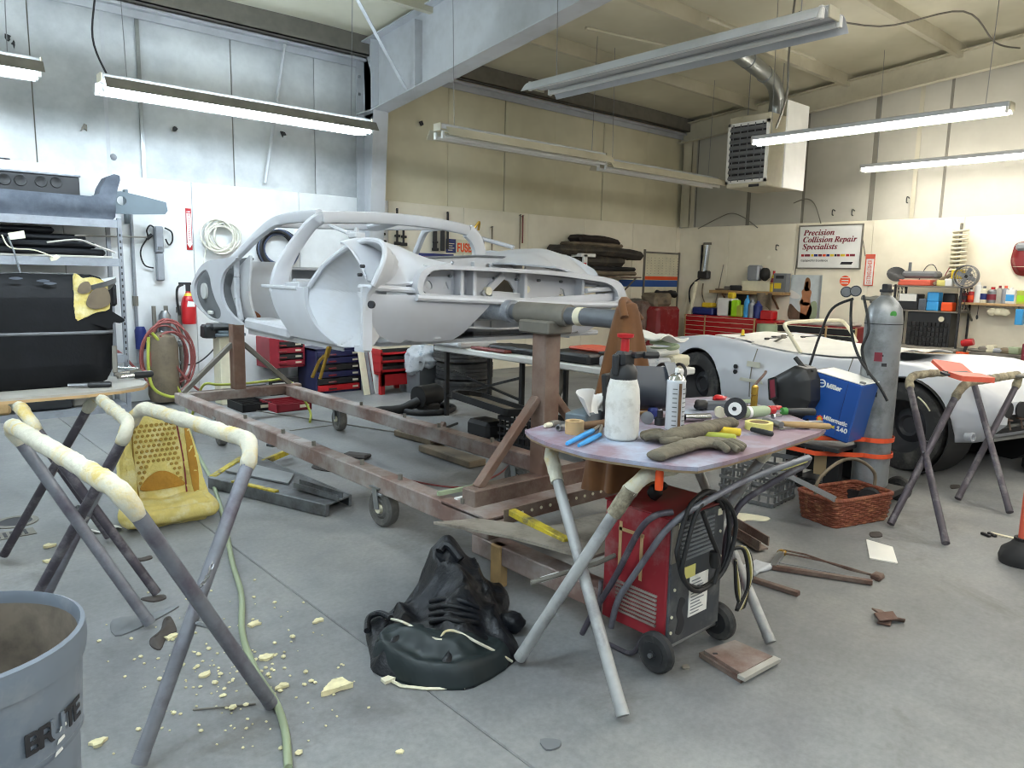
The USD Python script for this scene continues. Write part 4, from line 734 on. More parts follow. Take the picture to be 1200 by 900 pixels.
hm = fine(ext(pg, .006), .022); v = hm.vertices; top = v[:, 2] > .003; hm.vertices[:, 2] = np.where(top, heapz(v[:, 0], v[:, 1]), 0.001)
cv.part('cover', hm, 'vinyl', world=True, smooth=70)
def onheap(L, lift=.006):
    q = A([G(*p)[:2] for p in L]); s = spline(np.c_[q, 0*q[:, 0]], 6); s[:, 2] = heapz(s[:, 0], s[:, 1])+lift; return s
def onheap2(L, lift=.006):            # march the pixel's ray down to the heap
    out = []
    for p in L:
        zz = np.linspace(.4, 0, 400); q = A([G(*p, z_) for z_ in zz]); hz = heapz(q[:, 0], q[:, 1])*shapely.contains_xy(pg, q[:, 0], q[:, 1]); df = shapely.distance(shapely.points(q[:, :2]), pf.exterior); hz = np.maximum(hz, shapely.contains_xy(pf, q[:, 0], q[:, 1])*(.012+.105*(1-np.exp(-df/.045)))); k = np.argmax(zz <= hz+.002); out.append(q[k]+A([0, 0, lift]))
    return spline(out, 5)
fl_ = [np.r_[q, 0] for q in A(gx([(437, 778), (445, 758), (480, 752), (520, 756), (560, 760), (600, 776), (556, 806), (515, 809), (470, 801)]))]
pf = smoothpoly([q[:2] for q in fl_], 3); 
cv.part('piping', tube(onheap2([(452, 726), (470, 730), (490, 740), (508, 750), (518, 752)]), .005, 6), 'tape_foam', label='tan piping', world=True)
cv.part('piping', tube(onheap2([(516, 750), (522, 742), (535, 742), (560, 755), (580, 765), (600, 777)]), .005, 6), 'tape_foam', label='tan piping', world=True)
fm = fine(ext(pf, .006), .022); v = fm.vertices; d = shapely.distance(shapely.points(v[:, :2]), pf.exterior)
q3 = np.c_[v[:, :2], 0*v[:, 0]]; fm.vertices[:, 2] = np.where(v[:, 2] > .003, .012+.105*(1-np.exp(-d/.045))+.03*np.sin(d*60)*np.exp(-d/.08)+.05*(meshkit.fbm(q3*9, 3, 8)-.5)*np.clip(d/.05, 0, 1), .002); cv.part('flap', fm, 'vinyl_green', label='green-black folded front flap', world=True, smooth=70)
mid = [[(505, 705+8*k), (520, 702+8*k), (540, 704+8*k), (560, 712+6*k)] for k in range(4)]
for L in mid: cv.part('pleat', tube(onheap2(L, .0), .011, 8), 'vinyl', world=True, smooth=80)
lp = onheap2([(430, 745), (432, 730), (445, 724), (458, 730)], .02); cv.part('strap_loop', tube(np.vstack([lp, ]), .012, 8), 'vinyl', world=True)
cv.part('knot', lumpy(blob((G(600, 700+40)+0)*A([1, 1, 0])+A([0, 0, .04]), (.05, .05, .04), 3), .01, 20), 'vinyl', world=True)
cv.part('collar', tube(onheap2([(515, 650), (520, 643), (528, 645), (540, 660)], .015), .018, 8), 'vinyl', world=True)
cv.part('paper_edge', tube([up(G(q[0], q[1]), .006) for q in ((452, 796), (470, 806), (500, 809), (545, 808))], .006, 5), 'bone', label='torn pale edge of lining', world=True)
cv.part('paper_edge', lumpy(cb((.05, .03, .01), up(G(456, 798), .008)), .004, 30), 'bone', label='torn pale edge of lining', world=True)
# ================================================================ along the back wall
mat('shelf_grey', '#93979d', .5, .3, var=.08, scale=6, col2='#7f8185', amt=.3, s2=5); mat('dusty_dash', '#474d57', .85, var=.12, scale=7, col2='#666d77', amt=.35, s2=5, sharp=.2); mat('grey_panel', '#5f6b72', .6, var=.08)
mat('board_grey', '#a9a59c', .7, var=.1, scale=8); mat('vinyl_flat', '#0e1014', .6, var=.2, scale=5, col2='#191b20', amt=.3, s2=3, bump=.1, bs=90, spec=.3)
SY0, SY1, SX0, SX1 = 7.86, 8.3, -.35, 1.97
rk = Thing('shelf_rack', 'tall grey steel shelf rack packed with trim panels against the white wall', 'shelf rack', (.8, 8.08, 0))
for z in (.06, .55, 1.47, 1.83): rk.part('shelf', cat(bx(SX0, SX1, SY0, SY1, z-.015, z), bx(SX0, SX1, SY0-.004, SY0+.014, z-.07, z+.004)), 'shelf_grey', world=True, smooth=False)
for x in (SX0+.02, SX1): 
    for y in (SY0+.01, SY1-.01):
        rk.part('upright', cat(bx(x-.02, x+.02, y-.003, y+.003, 0, 1.85), bx(x-.02, x-.015, y-.02, y+.02, 0, 1.85)), 'shelf_grey', world=True, smooth=False)
for k in range(24): rk.part('slot', bx(SX1-.006, SX1+.006, SY0+.004, SY0+.0065, .3+k*.06, .325+k*.06), 'ink', world=True, smooth=False)
def pb(name, px, py0, px1, py1, y, dep, m, lab, catg, b=.01, **k):     # box whose front face at depth y fills the pixel rectangle
    a, c = P(px, (py0+py1)/2, 1, y), P(px1, (py0+py1)/2, 1, y); t, bt = P((px+px1)/2, py0, 1, y), P((px+px1)/2, py1, 1, y); return single(name, bx(a[0], c[0], y, y+dep, bt[2], t[2], b), m, lab, catg, **k)
zt1 = 1.834
dp = Thing('dash_panel', 'long dusty grey padded dashboard with an upright horn lying on the top shelf', 'dashboard', (1.0, 7.95, zt1))
xr = P(134, 240, 1, 7.9)[0]; pts = [(-.33, .0), (xr-.02, .0), (xr, .03), (xr+.0, .2), (xr+.055, .40), (xr+.05, .445), (xr-.0, .455), (xr-.06, .42), (xr-.13, .27), (xr-.2, .235), (.35, .25), (-.33, .27)]
dm_ = fine(ext(Polygon(pts).buffer(-.015).buffer(.015), .2), .05); v = dm_.vertices; dm_.vertices = np.stack([v[:, 0], 7.87+v[:, 2]+.02*np.cos(v[:, 1]*20), zt1+v[:, 1]*np.where(v[:, 1] < .3, .86, .92)], 1)
if dm_.volume < 0: dm_.invert()
dp.part('pad', lumpy(dm_, .006, 9, 3), 'dusty_dash', world=True, smooth=60)
c = P(133, 184, 1, 7.87); dp.part('knob', blob(c+A([0, 0, 0]), (.03, .02, .03), 2), 'grey_plastic', world=True)
gp = Polygon([(P(x, y, 1, 7.95)[0], P(x, y, 1, 7.95)[2]) for x, y in ((128, 225), (142, 224), (168, 230), (195, 237), (197, 247), (194, 251), (160, 251), (128, 250))]).difference(Point(*P(143, 235, 1, 7.95)[[0, 2]]).buffer(.042))
single('interior_panel', plane_map(ext(gp.buffer(-.006).buffer(.006), .03), (0, 7.96, 0), (1, 0, 0), (0, 0, 1), (0, 1, 0)), 'grey_panel', 'flat blue-grey trim panel with a round hole jutting past the shelf end', 'panel')
sp = Thing('speaker_bar', 'dark speaker bar with small cones behind the dusty dashboard', 'speaker', (.9, 8.15, zt1))
a, c = P(-20, 210, 1, 8.1), P(93, 210, 1, 8.1); t1, b1 = P(50, 204, 1, 8.1), P(50, 222, 1, 8.1)
sp.part('box', bx(a[0], c[0], 8.1, 8.26, zt1+.0, t1[2], .01), 'dark_plastic', world=True, smooth=False); sp.part('cover', bx(a[0], c[0]+.01, 8.09, 8.27, t1[2], t1[2]+.018, .004), 'shelf_grey', world=True, smooth=False)
for x in (5, 24, 48, 66): q = P(x, 210+x*.06, 1, 8.098); sp.part('cone', plane_map(lathe([(.0, 0), (.02, .0), (.045, .008), (.05, 0)], 16), q, (1, 0, 0), (0, 0, 1), (0, -1, 0)), 'black', world=True)
pb('foam_board', -10, 190, 88, 203, 8.2, .05, 'white', 'long white board standing behind the speaker bar', 'board')
pb('switch_box', 0, 185, 12, 190, 8.3, .04, 'ink', 'small dark box on the insulation above the white board', 'box', b=.004)
pb('support_bracket', 147, 222, 151, 262, 8.3, .08, 'grey_panel', 'slim upright bracket beside the holed trim panel', 'bracket', b=.004)
zs2 = 1.474
for i, (x0, x1, z0, z1, lb) in enumerate(((-.3, 1.85, 0, .06, 'lowest black panel'), (-.2, 1.78, .065, .125, 'second black panel with a long tail'), (-.35, 1.7, .13, .19, 'third black panel'), (-.3, 1.45, .195, .25, 'topmost black panel'))):
    single('interior_panel', lumpy(fine(bx(x0, x1, 7.9+.02*i, 8.25, zs2+.02+z0, zs2+.02+z1, .02), .12), .008, 6, i), 'vinyl_flat', '%s in the pile on the second shelf' % lb, 'panel', smooth=60)
single('cardboard_stack', bx(-.3, 1.9, 7.88, 8.2, zs2+.0, zs2+.02, .004), 'board_grey', 'thin pale boards laid flat under the black panels on the shelf', 'boards')
single('tail_strip', tube(spline([P(x, y, 1, 7.88) for x, y in ((55, 284), (90, 281), (110, 287), (135, 296))]), .01, 6), 'board_grey', 'thin strip curling over the boards on the second shelf', 'strip')
single('shelf_rod', rod(P(88, 276, 1, 7.9), P(172, 278, 1, 8.2), .008), 'grime_steel', 'thin rod poking out from the black panels toward the grey wall box', 'rod')
def tag(pts, y, lab): 
    q = [P(a, b, 1, y) for a, b in pts]; pl_ = Polygon([(p[0], p[2]) for p in q]); return single('paper_tag', plane_map(ext(pl_, .003), (0, y, 0), (1, 0, 0), (0, 0, 1), (0, 1, 0)), 'bone', lab, 'tag')
tag([(9, 273), (28, 270), (30, 279), (12, 281)], 7.853, 'pale paper tag on the black panels above the torn seat'); tag([(58, 302), (66, 298), (71, 301), (66, 305), (60, 306)], 7.853, 'small pale tag hanging at the shelf edge')
single('tag_strap', tube(spline([P(9, 277, 1, 7.848), P(16, 294, 1, 7.848), P(24, 320, 1, 7.85)]), .008, 5), 'grey_plastic', 'grey strap hanging from the pale paper tag', 'strap'); 
single('cord', tube(spline([P(2, 275, 1, 7.848), P(12, 290, 1, 7.848), P(40, 293, 1, 7.848), P(62, 301, 1, 7.848)]), .006, 5), 'bone', 'thin cord tied to the small hanging tag', 'cord')
zs3 = .555
single('rolled_trim', lumpy(fine(bx(.9, 1.55, 7.9, 8.2, 1.06, 1.30, .09), .06), .02, 7, 4), 'dark_wood', 'rolled brown trim pieces on the middle shelf behind the torn seat', 'trim')
single('shelf_crate', bx(.2, 1.8, 7.95, 8.25, zs3, .95, .01), 'board_grey', 'pale carton on the middle shelf behind the table', 'carton')
single('heater_core', cat(bx(1.72, 1.93, 7.92, 8.1, 1.02, 1.24, .02), [rod((1.75+.05*k, 7.9, 1.05), (1.78+.04*k, 7.9, 1.25), .012) for k in range(4)]), 'black', 'tangle of black wiring and connectors on the shelf end', 'wiring')
for i, (x0, x1, z0, z1, m, lb) in enumerate(((.3, 1.0, 0, .07, 'wood', 'flat wooden strip'), (.6, 1.1, .075, .12, 'black', 'dark flat bracket'), (1.05, 1.5, 0, .09, 'dark_plastic', 'dark plastic housing'), (1.2, 1.75, .09, .15, 'black', 'black bent bracket'), (1.5, 1.85, 0, .08, 'grime_steel', 'grimy steel casting'))):
    single('stored_part', lumpy(fine(bx(x0, x1, 7.88+.02*i, 8.2, .064+z0+.0, .064+z1+.05, .02), .08), .012, 9, i), m, lb+' on the bottom shelf under the table', 'car part', smooth=50)
pb('shelf_sticker', 65, 491, 86, 498, 7.855, .003, 'bone', 'pale paper label on the bottom shelf edge', 'label', b=0)
# grey wall box with cables, conduit, sign, extinguisher, hose coils
bxp = Thing('electrical_box', 'slim grey electrical box with looped cable on the white wall', 'electrical box', tuple(P(187, 295, 1, 8.34)))
a, c = P(181, 265, 1, 8.3), P(194, 329, 1, 8.3)
bxp.part('case', bx(a[0], c[0], 8.29, 8.37, P(187, 296, 1, 8.3)[2], P(187, 265, 1, 8.3)[2], .012), 'shelf_grey', world=True); bxp.part('case', bx(a[0]+.01, c[0]-.0, 8.31, 8.37, c[2], P(187, 296, 1, 8.3)[2], .01), 'shelf_grey', world=True)
bxp.part('latch', bx(a[0]+.02, c[0]-.02, 8.275, 8.29, P(187, 292, 1, 8.3)[2], P(187, 289, 1, 8.3)[2]), 'grey_plastic', world=True)
bxp.part('cable', tube(spline([P(*q, 1, 8.34) for q in ((182, 268), (176, 264), (172, 270), (173, 278), (166, 290), (165, 300), (170, 311), (180, 314))]), .008, 6), 'black', world=True)
bxp.part('cable', tube(spline([P(*q, 1, 8.34) for q in ((193, 267), (201, 272), (202, 282), (198, 287), (194, 280))]), .008, 6), 'black', world=True)
bxp.part('gland', tube([P(172, 280, 1, 8.33), P(178, 275, 1, 8.33)], .018, 8), 'dark_plastic', world=True)
cd = Thing('conduit', 'vertical grey conduit pipe with a coupling on the wall beside the shelf rack', 'pipe', (P(156, 300, 1, 8.35)[0], 8.36, 0))
cx = P(156, 300, 1, 8.36)[0]; cd.part('pipe', rod((cx, 8.36, .4), (cx, 8.36, 1.95), .018), 'shelf_grey', world=True); cd.part('coupling', rod((cx, 8.36, 1.0), (cx, 8.36, 1.1), .028), 'grime_steel', world=True); cd.part('filter_bowl', mv(lathe([(0, 0), (.05, .01), (.055, .2), (.04, .24), (0, .24)], 16), (P(165, 400, 1, 8.28)[0], 8.28, P(165, 410, 1, 8.28)[2])), 'navy', label='dark blue filter bowl', world=True)
def wallsign(name, px, py0, px1, py1, label, lines, border, bg, axis=1, at=8.375):
    pass
sg = Thing('extinguisher_sign', 'narrow red and white fire extinguisher sign on the white wall', 'sign', tuple(P(221, 268, 1, 8.375)))
a, c = P(217, 244, 1, 8.375), P(225.5, 293, 1, 8.375); w_, h_ = c[0]-a[0], a[2]-c[2]
sg.part('plate', bx(a[0], c[0], 8.368, 8.376, c[2], a[2]), 'red', world=True, smooth=False); sg.part('field', bx(a[0]+.007, c[0]-.007, 8.365, 8.369, c[2]+.05, a[2]-.05), 'white', world=True, smooth=False)
tx = text('EXTINGUISHER', w_*.3, .002, bold=0); tx = plane_map(tx, (a[0]+w_*.68, 8.3645, c[2]+.10), (0, 0, 1), (-1, 0, 0), (0, -1, 0)); k_ = (h_-.16)/(tx.bounds[1][2]-tx.bounds[0][2]); tx.vertices[:, 2] = c[2]+.1+(tx.vertices[:, 2]-tx.bounds[0][2])*k_
sg.part('lettering', tx, 'red', world=True, smooth=False); sg.part('lettering', plane_map(text('FIRE', w_*.22, .002, bold=3, center=True), ((a[0]+c[0])/2, 8.366, a[2]-.035), (1, 0, 0), (0, 0, 1), (0, -1, 0)), 'white', world=True, smooth=False)
sg.part('arrow', plane_map(ext([(-.03, .05), (.03, .05), (0, .0)], .003), ((a[0]+c[0])/2, 8.366, c[2]+.02), (1, 0, 0), (0, 0, 1), (0, -1, 0)), 'white', world=True, smooth=False)
q = P(222, 380, 1, 8.24); fx = Thing('fire_extinguisher', 'red fire extinguisher with yellow label and black hose hung on the white wall', 'fire extinguisher', (q[0], 8.24, q[2]))
fx.part('cylinder', lathe([(0, 0), (.07, .005), (.075, .03), (.075, .22), (.06, .28), (.03, .32), (.025, .35), (0, .35)], 20), 'red'); fx.part('label_band', lathe([(.052, .285), (.05, .29), (.029, .33), (.026, .33)], 20), 'yellow', label='yellow neck label'); fx.part('badge', mv(ext([(-.04, 0), (.04, 0), (.035, .05), (-.03, .06)], .002), (0.0, -.074, .19), rx=math.pi/2), 'white')
fx.part('valve', cat(cyl(.025, .35, .42, 12), cb((.12, .03, .025), (-.03, 0, .43))), 'dark_plastic'); fx.part('hose', tube(spline([(-.05, 0, .42), (-.11, -.01, .38), (-.12, -.02, .24), (-.1, -.02, .1)]), .013, 8), 'black'); fx.part('bracket', cb((.2, .02, .06), (0, .09, .15)), 'grime_steel')
def coil(name, label, c, R, n, r, m, seed, wob=.02, axis=1, flat=.05, catg='hose', sq=1.0, m2=None):
    g = np.random.default_rng(seed); t = Thing(name, label, catg, tuple(c)); 
    for i in range(n):
        a = np.arange(28)*2*np.pi/28; rr = R*(1+g.normal(0, .07)); o = g.normal(0, wob, 2); k = g.normal(0, .06)
        pts = np.stack([o[0]+rr*np.cos(a), -flat/2+flat*i/max(1, n-1)+.004*np.sin(a*3+i), o[1]+rr*sq*np.sin(a)*(1+k)], 1)
        if axis == 0: pts = pts[:, [1, 0, 2]]
        t.part('loop', tube(pts, r, 6, True), m if not m2 or i % 2 else m2, smooth=80)
    return t
mat('hose_white', '#d3d0c2', .5, var=.06); mat('hose_blue', '#4a556e', .5, var=.1)
t = coil('hose_coil', 'coil of off-white tubing hung on a nail on the white wall', P(259, 277, 1, 8.3), .155, 8, .012, 'hose_white', 3); q = P(258, 263, 1, 8.34); t.part('nail', rod(q, q+A([0, -.12, 0]), .008), 'steel', world=True)
t.part('tail', tube(spline([P(*p, 1, 8.32) for p in ((243, 280), (240, 300), (238, 312))]), .007, 6), 'hose_white', world=True); t.part('tail', tube(spline([P(*p, 1, 8.32) for p in ((275, 282), (279, 295), (281, 303))]), .006, 6), 'hose_white', world=True)
t = coil('cable_coil', 'bundle of dark blue cable arching behind the body windshield pillar', P(326, 292, 1, 8.3), .21, 5, .02, 'hose_blue', 5, .015, m2='black')
# hoses, regulator bank and red hose reel in the corner by the shelf
hz = Thing('hose_bundle', 'tangle of red and green air hoses hung over valves at the wall', 'hoses', (P(195, 430, 1, 8.2)[0], 8.2, 0))
cc = P(194, 400, 1, 8.2)
g = np.random.default_rng(4)
for i in range(6):
    a = np.arange(26)*2*np.pi/26; pts = np.stack([cc[0]+(.20+.03*g.normal())*np.cos(a)+.02*g.normal(), np.full(26, 8.16-.03*i), cc[2]-.16+(.33+.04*g.normal())*np.sin(a)], 1); hz.part('loop', tube(pts, .011, 6, True), 'hose_red', world=True, smooth=80)
hz.part('lime_hose', tube(spline([P(*p, 1, 8.0) for p in ((178, 390), (190, 405), (196, 425), (205, 450), (220, 470), (232, 478))]), .016, 7), 'hose_lime', world=True, smooth=80)
hz.part('lime_hose', tube(spline([P(*p, 1, 7.9) for p in ((174, 395), (174, 430), (180, 455), (200, 465), (214, 461))]), .016, 7), 'hose_lime', world=True, smooth=80)
hz.part('pink_hose', tube(spline([P(*p, 1, 8.0) for p in ((188, 393), (196, 415), (213, 437), (230, 455), (246, 463))]), .013, 7), 'hose_red', world=True, smooth=80); hz.part('pink_hose', tube(spline([P(*p, 1, 8.1) for p in ((133, 408), (146, 418), (160, 432), (180, 436), (198, 432), (206, 420))]), .013, 7), 'hose_red', world=True, smooth=80)
vb = Thing('valve_bank', 'cluster of pipe valves and a regulator behind the hanging hoses', 'valves', (P(200, 420, 1, 8.3)[0], 8.3, 0))
for px in (183, 197, 213): q = P(px, 420, 1, 8.3); vb.part('pipe', rod((q[0], 8.3, .12), (q[0], 8.3, 1.0), .022), 'grime_steel', world=True)
for px, py in ((197, 400), (210, 403), (190, 392), (208, 425)): vb.part('valve', cat(blob(P(px, py, 1, 8.22), (.035, .03, .03), px, .15), rod(P(px, py, 1, 8.25), P(px, py-4, 1, 8.2), .015)), 'galv', world=True)
vb.part('regulator', lathe([(0, 0), (.05, 0), (.06, .05), (.06, .2), (.03, .25), (0, .25)], 16, tuple(P(194, 392, 1, 8.24))), 'steel', world=True)
vb.part('tank', lathe([(0, .02), (.13, .03), (.15, .1), (.15, .62), (.12, .7), (.03, .74), (0, .74)], 20, (P(190, 440, 1, 8.15)[0], 8.1, 0)), 'old_wood', label='rusty brown tank', world=True)
single('drooping_cable', tube(spline([P(*p, 1, 8.3) for p in ((216, 428), (232, 425), (248, 412), (258, 397))]), .008, 6), 'ink', 'dark cable drooping from the valves to the lift post', 'cable')
single('lime_air_hose', tube(spline([P(225, 487, 1, 7.2), P(230, 470, 1, 7.1), P(240, 462, 1, 6.95)*A([1, 1, 0])+A([0, 0, .34]), A([2.5, 6.9, .335]), A([2.75, 6.88, .33]), A([3.0, 6.9, .335]), A([3.12, 6.85, .34]), A([3.22, 6.8, .25]), A([3.3, 6.7, .03]), A([3.1, 6.3, .012])], 8), .012, 7), 'hose_lime', 'lime green air hose lying over the rear crossbeam of the rotisserie', 'hose', smooth=80)
lp = Thing('lift_post', 'short yellowish column with a blue-grey plate and black motor by the wall', 'column', (2.62, 7.75, 0)); q = P(265, 393, 1, 7.75)
lp.part('column', bx(q[0]-.1, q[0]+.1, 7.66, 7.86, 0, q[2], .006), 'bone', world=True, smooth=False); lp.part('plate', cat(bx(q[0]-.15, q[0]+.15, 7.6, 7.9, q[2], q[2]+.03, .004), bx(q[0]-.12, q[0]+.12, 7.63, 7.88, q[2]+.03, q[2]+.06, .01)), 'grey_panel', world=True, smooth=False)
lp.part('motor', lumpy(cat(bx(q[0]-.2, q[0]+.12, 7.62, 7.85, q[2]+.06, q[2]+.13, .03), bx(q[0]-.25, q[0]-.12, 7.65, 7.8, q[2]-.02, q[2]+.12, .02)), .008, 15), 'dark_plastic', world=True)
# cabinets, parts bins and boxes under the car body
def bincab(name, label, x0, x1, y, z0, z1, n, face, body_m, slots=True, dep=.35, catg='parts cabinet'):
    t = Thing(name, label, catg, ((x0+x1)/2, y+dep/2, z0 if z0 > .02 else 0)); t.part('case', cat(bx(x0, x0+.02, y, y+dep, z0, z1), bx(x1-.02, x1, y, y+dep, z0, z1), bx(x0, x1, y+dep-.02, y+dep, z0, z1), bx(x0, x1, y, y+dep, z1-.02, z1), bx(x0, x1, y, y+dep, z0, z0+.02)), body_m, world=True, smooth=False)
    h = (z1-z0-.04)/n
    for k in range(n):
        d = t.part('drawer', bx(x0+.025, x1-.025, y-.015, y+dep-.03, z0+.025+k*h, z0+.015+(k+1)*h, .006), face[k % len(face)], world=True, smooth=False)
        t.part('label_card', bx(x1-.12, x1-.05, y-.019, y-.0145, z0+.03+k*h+h*.25, z0+.02+k*h+h*.65), 'bone', parent=d, world=True, smooth=False); t.part('pull', bx((x0+x1)/2-.14, (x0+x1)/2-.04, y-.03, y-.0145, z0+.02+k*h+h*.3, z0+.02+k*h+h*.5, .004), 'dark_red' if face[k % len(face)] != 'red' else 'black', parent=d, world=True, smooth=False)
    return t
yc = 7.75
X = lambda px, y=yc: P(px, 440, 1, y)[0]
Z = lambda px, py, y=yc: P(px, py, 1, y)[2]
mat('cab_red', '#8e2230', .45, var=.1); mat('cab_navy', '#23264a', .45, var=.1)
bincab('parts_cabinet', 'wall-hung dark red parts cabinet with open drawers behind the quarter panel', X(330), X(367), 7.95, Z(345, 433), Z(345, 400), 4, ['cab_red', 'black', 'cab_red', 'black'], 'cab_red', dep=.4)
bincab('parts_cabinet', 'dark blue and red drawer cabinet standing under the open wheel arch', X(370), X(423), yc, .0, Z(400, 408), 6, ['red', 'black', 'cab_navy', 'black', 'cab_navy', 'cab_navy'], 'cab_navy', dep=.45)
single('case_leaf', bx(X(318, 7.9), X(330, 7.9), 7.93, 8.3, Z(324, 432, 7.93), Z(324, 396, 7.93), .006), 'cab_red', 'plain maroon cabinet side panel next to the wall-hung drawers', 'panel')
def tray(name, label, px0, py0, px1, py1, y, m, tilt=.0, z0=None):
    a, c = P(px0, py1, 1, y), P(px1, py0, 1, y); w, h = c[0]-a[0], c[2]-a[2]; t = Thing(name, label, 'parts box', ((a[0]+c[0])/2, y, max(0, a[2])))
    t.part('case', cb((w, .05, h), (0, 0, h/2), .008), m); t.part('label_sheet', cb((w*.74, .004, h*.62), (-.02, -.028, h*.42)), 'paper'); 
    for k in range(5): t.part('print_line', cb((w*.6*(1-.1*(k % 3)), .002, .012), (-.03, -.0305, h*(.2+.1*k))), 'ink' if k else 'red', smooth=False)
    return t
tray('tray_lid', 'open black parts case lid with white printed sheet standing by the lift post', 277, 450, 312, 466, 7.9, 'black')
tray('tray_lid', 'open black parts case lid with white printed sheet beside the rotisserie rear post', 316, 443, 349, 466, 7.95, 'black')
for i, (a, b, m, lb) in enumerate(((283, 320, 'black', 'flat black parts drawer lying on the floor behind the crossbeam'), (322, 368, 'cab_red', 'flat red parts drawer lying on the floor behind the crossbeam'))):
    q, r = G(a, 483, .0), G(b, 483-(b-a)*.05, 0); t = Thing('parts_bin_tray', lb, 'drawer', ((q[0]+r[0])/2, (q[1]+r[1])/2+.2, 0)); w = r[0]-q[0]
    t.part('tray', cat(cb((w, .4, .01), (0, 0, .005)), cb((w, .012, .08), (0, -.194, .04)), cb((w, .012, .08), (0, .194, .04)), cb((.012, .4, .08), (-w/2, 0, .04)), cb((.012, .4, .08), (w/2, 0, .04))), m, smooth=False); t.part('label_card', cb((.1, .004, .03), (w*.3, -.202, .045)), 'bone', smooth=False)
    for k in range(4): t.part('divider', cb((w-.02, .006, .06), (0, -.12+.08*k, .035)), m, smooth=False)
for i, (a, b, y0, m, lb) in enumerate(((424, 431, 407, 'bone', 'pale plank leaning beside the drawer cabinet'), (432, 435.5, 408, 'shelf_grey', 'narrow grey strip leaning between two planks'), (437, 446, 409, 'white', 'white board leaning beside the red steel stool'))):
    y = 7.45; single('leaning_plank', bar((X(a, y)*.5+X(b, y)*.5, y-.05, .0), (X(a, y)*.5+X(b, y)*.5-.03, y+.12, Z((a+b)/2, y0, y)+.25), X(b, y)-X(a, y), .02, .003, up=(0, 1, .1)), m, lb, 'plank', smooth=False)
# red steel stool with shelf bins on it
x0, x1, y = X(446, 7.3), X(487, 7.3), 7.3; zs = Z(466, 437, y)
st = Thing('red_stand', 'bright red steel parts stand with two open bin shelves on long legs', 'stand', ((x0+x1)/2, y+.2, 0))
for x in (x0, x1-.06): 
    for yy_ in (y, y+.34): st.part('leg', bx(x, x+.06, yy_, yy_+.05, 0, zs, .004), 'red', world=True, smooth=False)
st.part('apron', cat(bx(x0, x1, y, y+.02, zs-.14, zs), bx(x0, x1, y+.37, y+.39, zs-.14, zs), bx(x0, x1, y, y+.39, zs-.012, zs)), 'red', world=True, smooth=False)
zt_ = Z(466, 409, y)
for x in (x0, x1-.03): st.part('side_frame', bx(x, x+.03, y, y+.36, zs, zt_, .004), 'red', world=True, smooth=False)
for k, z in enumerate((zs+.01, zs+(zt_-zs)*.42, zs+(zt_-zs)*.75)): st.part('bin_shelf', cat(bx(x0, x1, y, y+.36, z, z+.012), bx(x0, x1, y, y+.015, z, z+.035)), 'red', world=True, smooth=False); st.part('bin', bx(x0+.04, x1-.05, y+.03, y+.3, z+.012, z+.075, .006), 'black', world=True, smooth=False); st.part('label_card', bx(x1-.13, x1-.04, y-.004, y, z+.0, z+.05), 'bone', world=True, smooth=False)
single('stand_carton', bx(x0+.02, x1-.02, y+.04, y+.34, zt_+.0, zt_+.09, .004), 'bone', 'pale carton on top of the red parts stand', 'carton', smooth=False)
# grey tote with cloth
q0, q1 = G(492, 464, 0), G(532, 462, 0); tb = Thing('tote_bin', 'grey plastic tote stuffed with a striped cloth beside the red stand', 'bin', ((q0[0]+q1[0])/2, q0[1]+.25, 0)); w = q1[0]-q0[0]; h = P(512, 424, 1, q0[1])[2]
tb.part('tub', loft([[(sx*w*.42*k, sy*.2*k, z) for sx, sy in ((-1, -1), (1, -1), (1, 1), (-1, 1))] for k, z in ((1, 0), (1.15, h), (1.22, h), (1.22, h+.02), (1.1, h+.02), (1.05, h-.05))]), 'grey_plastic', smooth=20)
cm_ = blob((-.02, -.03, h+.05), (w*.58, .24, .14), 4, .35, 3, 2.2); cm_.vertices[:, 2] = np.where((np.abs(cm_.vertices[:, 0]) > w*.42) & (cm_.vertices[:, 2] < h+.05), cm_.vertices[:, 2]-.12, cm_.vertices[:, 2]); cm_.apply_translation([(q0[0]+q1[0])/2+.02, q0[1]+.21, .0])
single('cloth', cm_, 'grey_cloth', 'crumpled grey and white cloth heaped over the tote', 'cloth', smooth=80)
# tyres
def tyre(name, label, loc, R=.33, Wd=.2, rz=0, rx=0.0, group=None, rim=False, ri=.2):
    t = Thing(name, label, 'tyre', loc, rz, group, rx=rx); pr = [(ri, -Wd*.36), (ri+.02, -Wd*.42), (R*.84, -Wd*.5), (R*.95, -Wd*.46)]
    for z in (-.33, -.11, .11, .33): pr += [(R, (z-.09)*Wd), (R, (z+.08)*Wd), (R-.01, (z+.09)*Wd), (R-.01, (z+.13)*Wd)]
    pr = pr[:-2]+[(R*.95, Wd*.46), (R*.84, Wd*.5), (ri+.02, Wd*.42), (ri, Wd*.36), (ri-.005, 0), (ri, -Wd*.36)]
    t.part('tread', lathe(pr, 40), 'rubber', smooth=40); return t
q = G(558, 468, 0); tx_, ty_ = q[0]+.05, q[1]+.3
t0 = tyre('tyre', 'bottom tyre of the stack behind the tote', (tx_, ty_, .105), .33, .2)
t0.dup((tx_+.02, ty_+.01, .307), .4, label='middle tyre of the stack behind the tote'); t0.dup((tx_-.02, ty_, .509), 1.1, label='top tyre of the stack, tucked under the light bench')
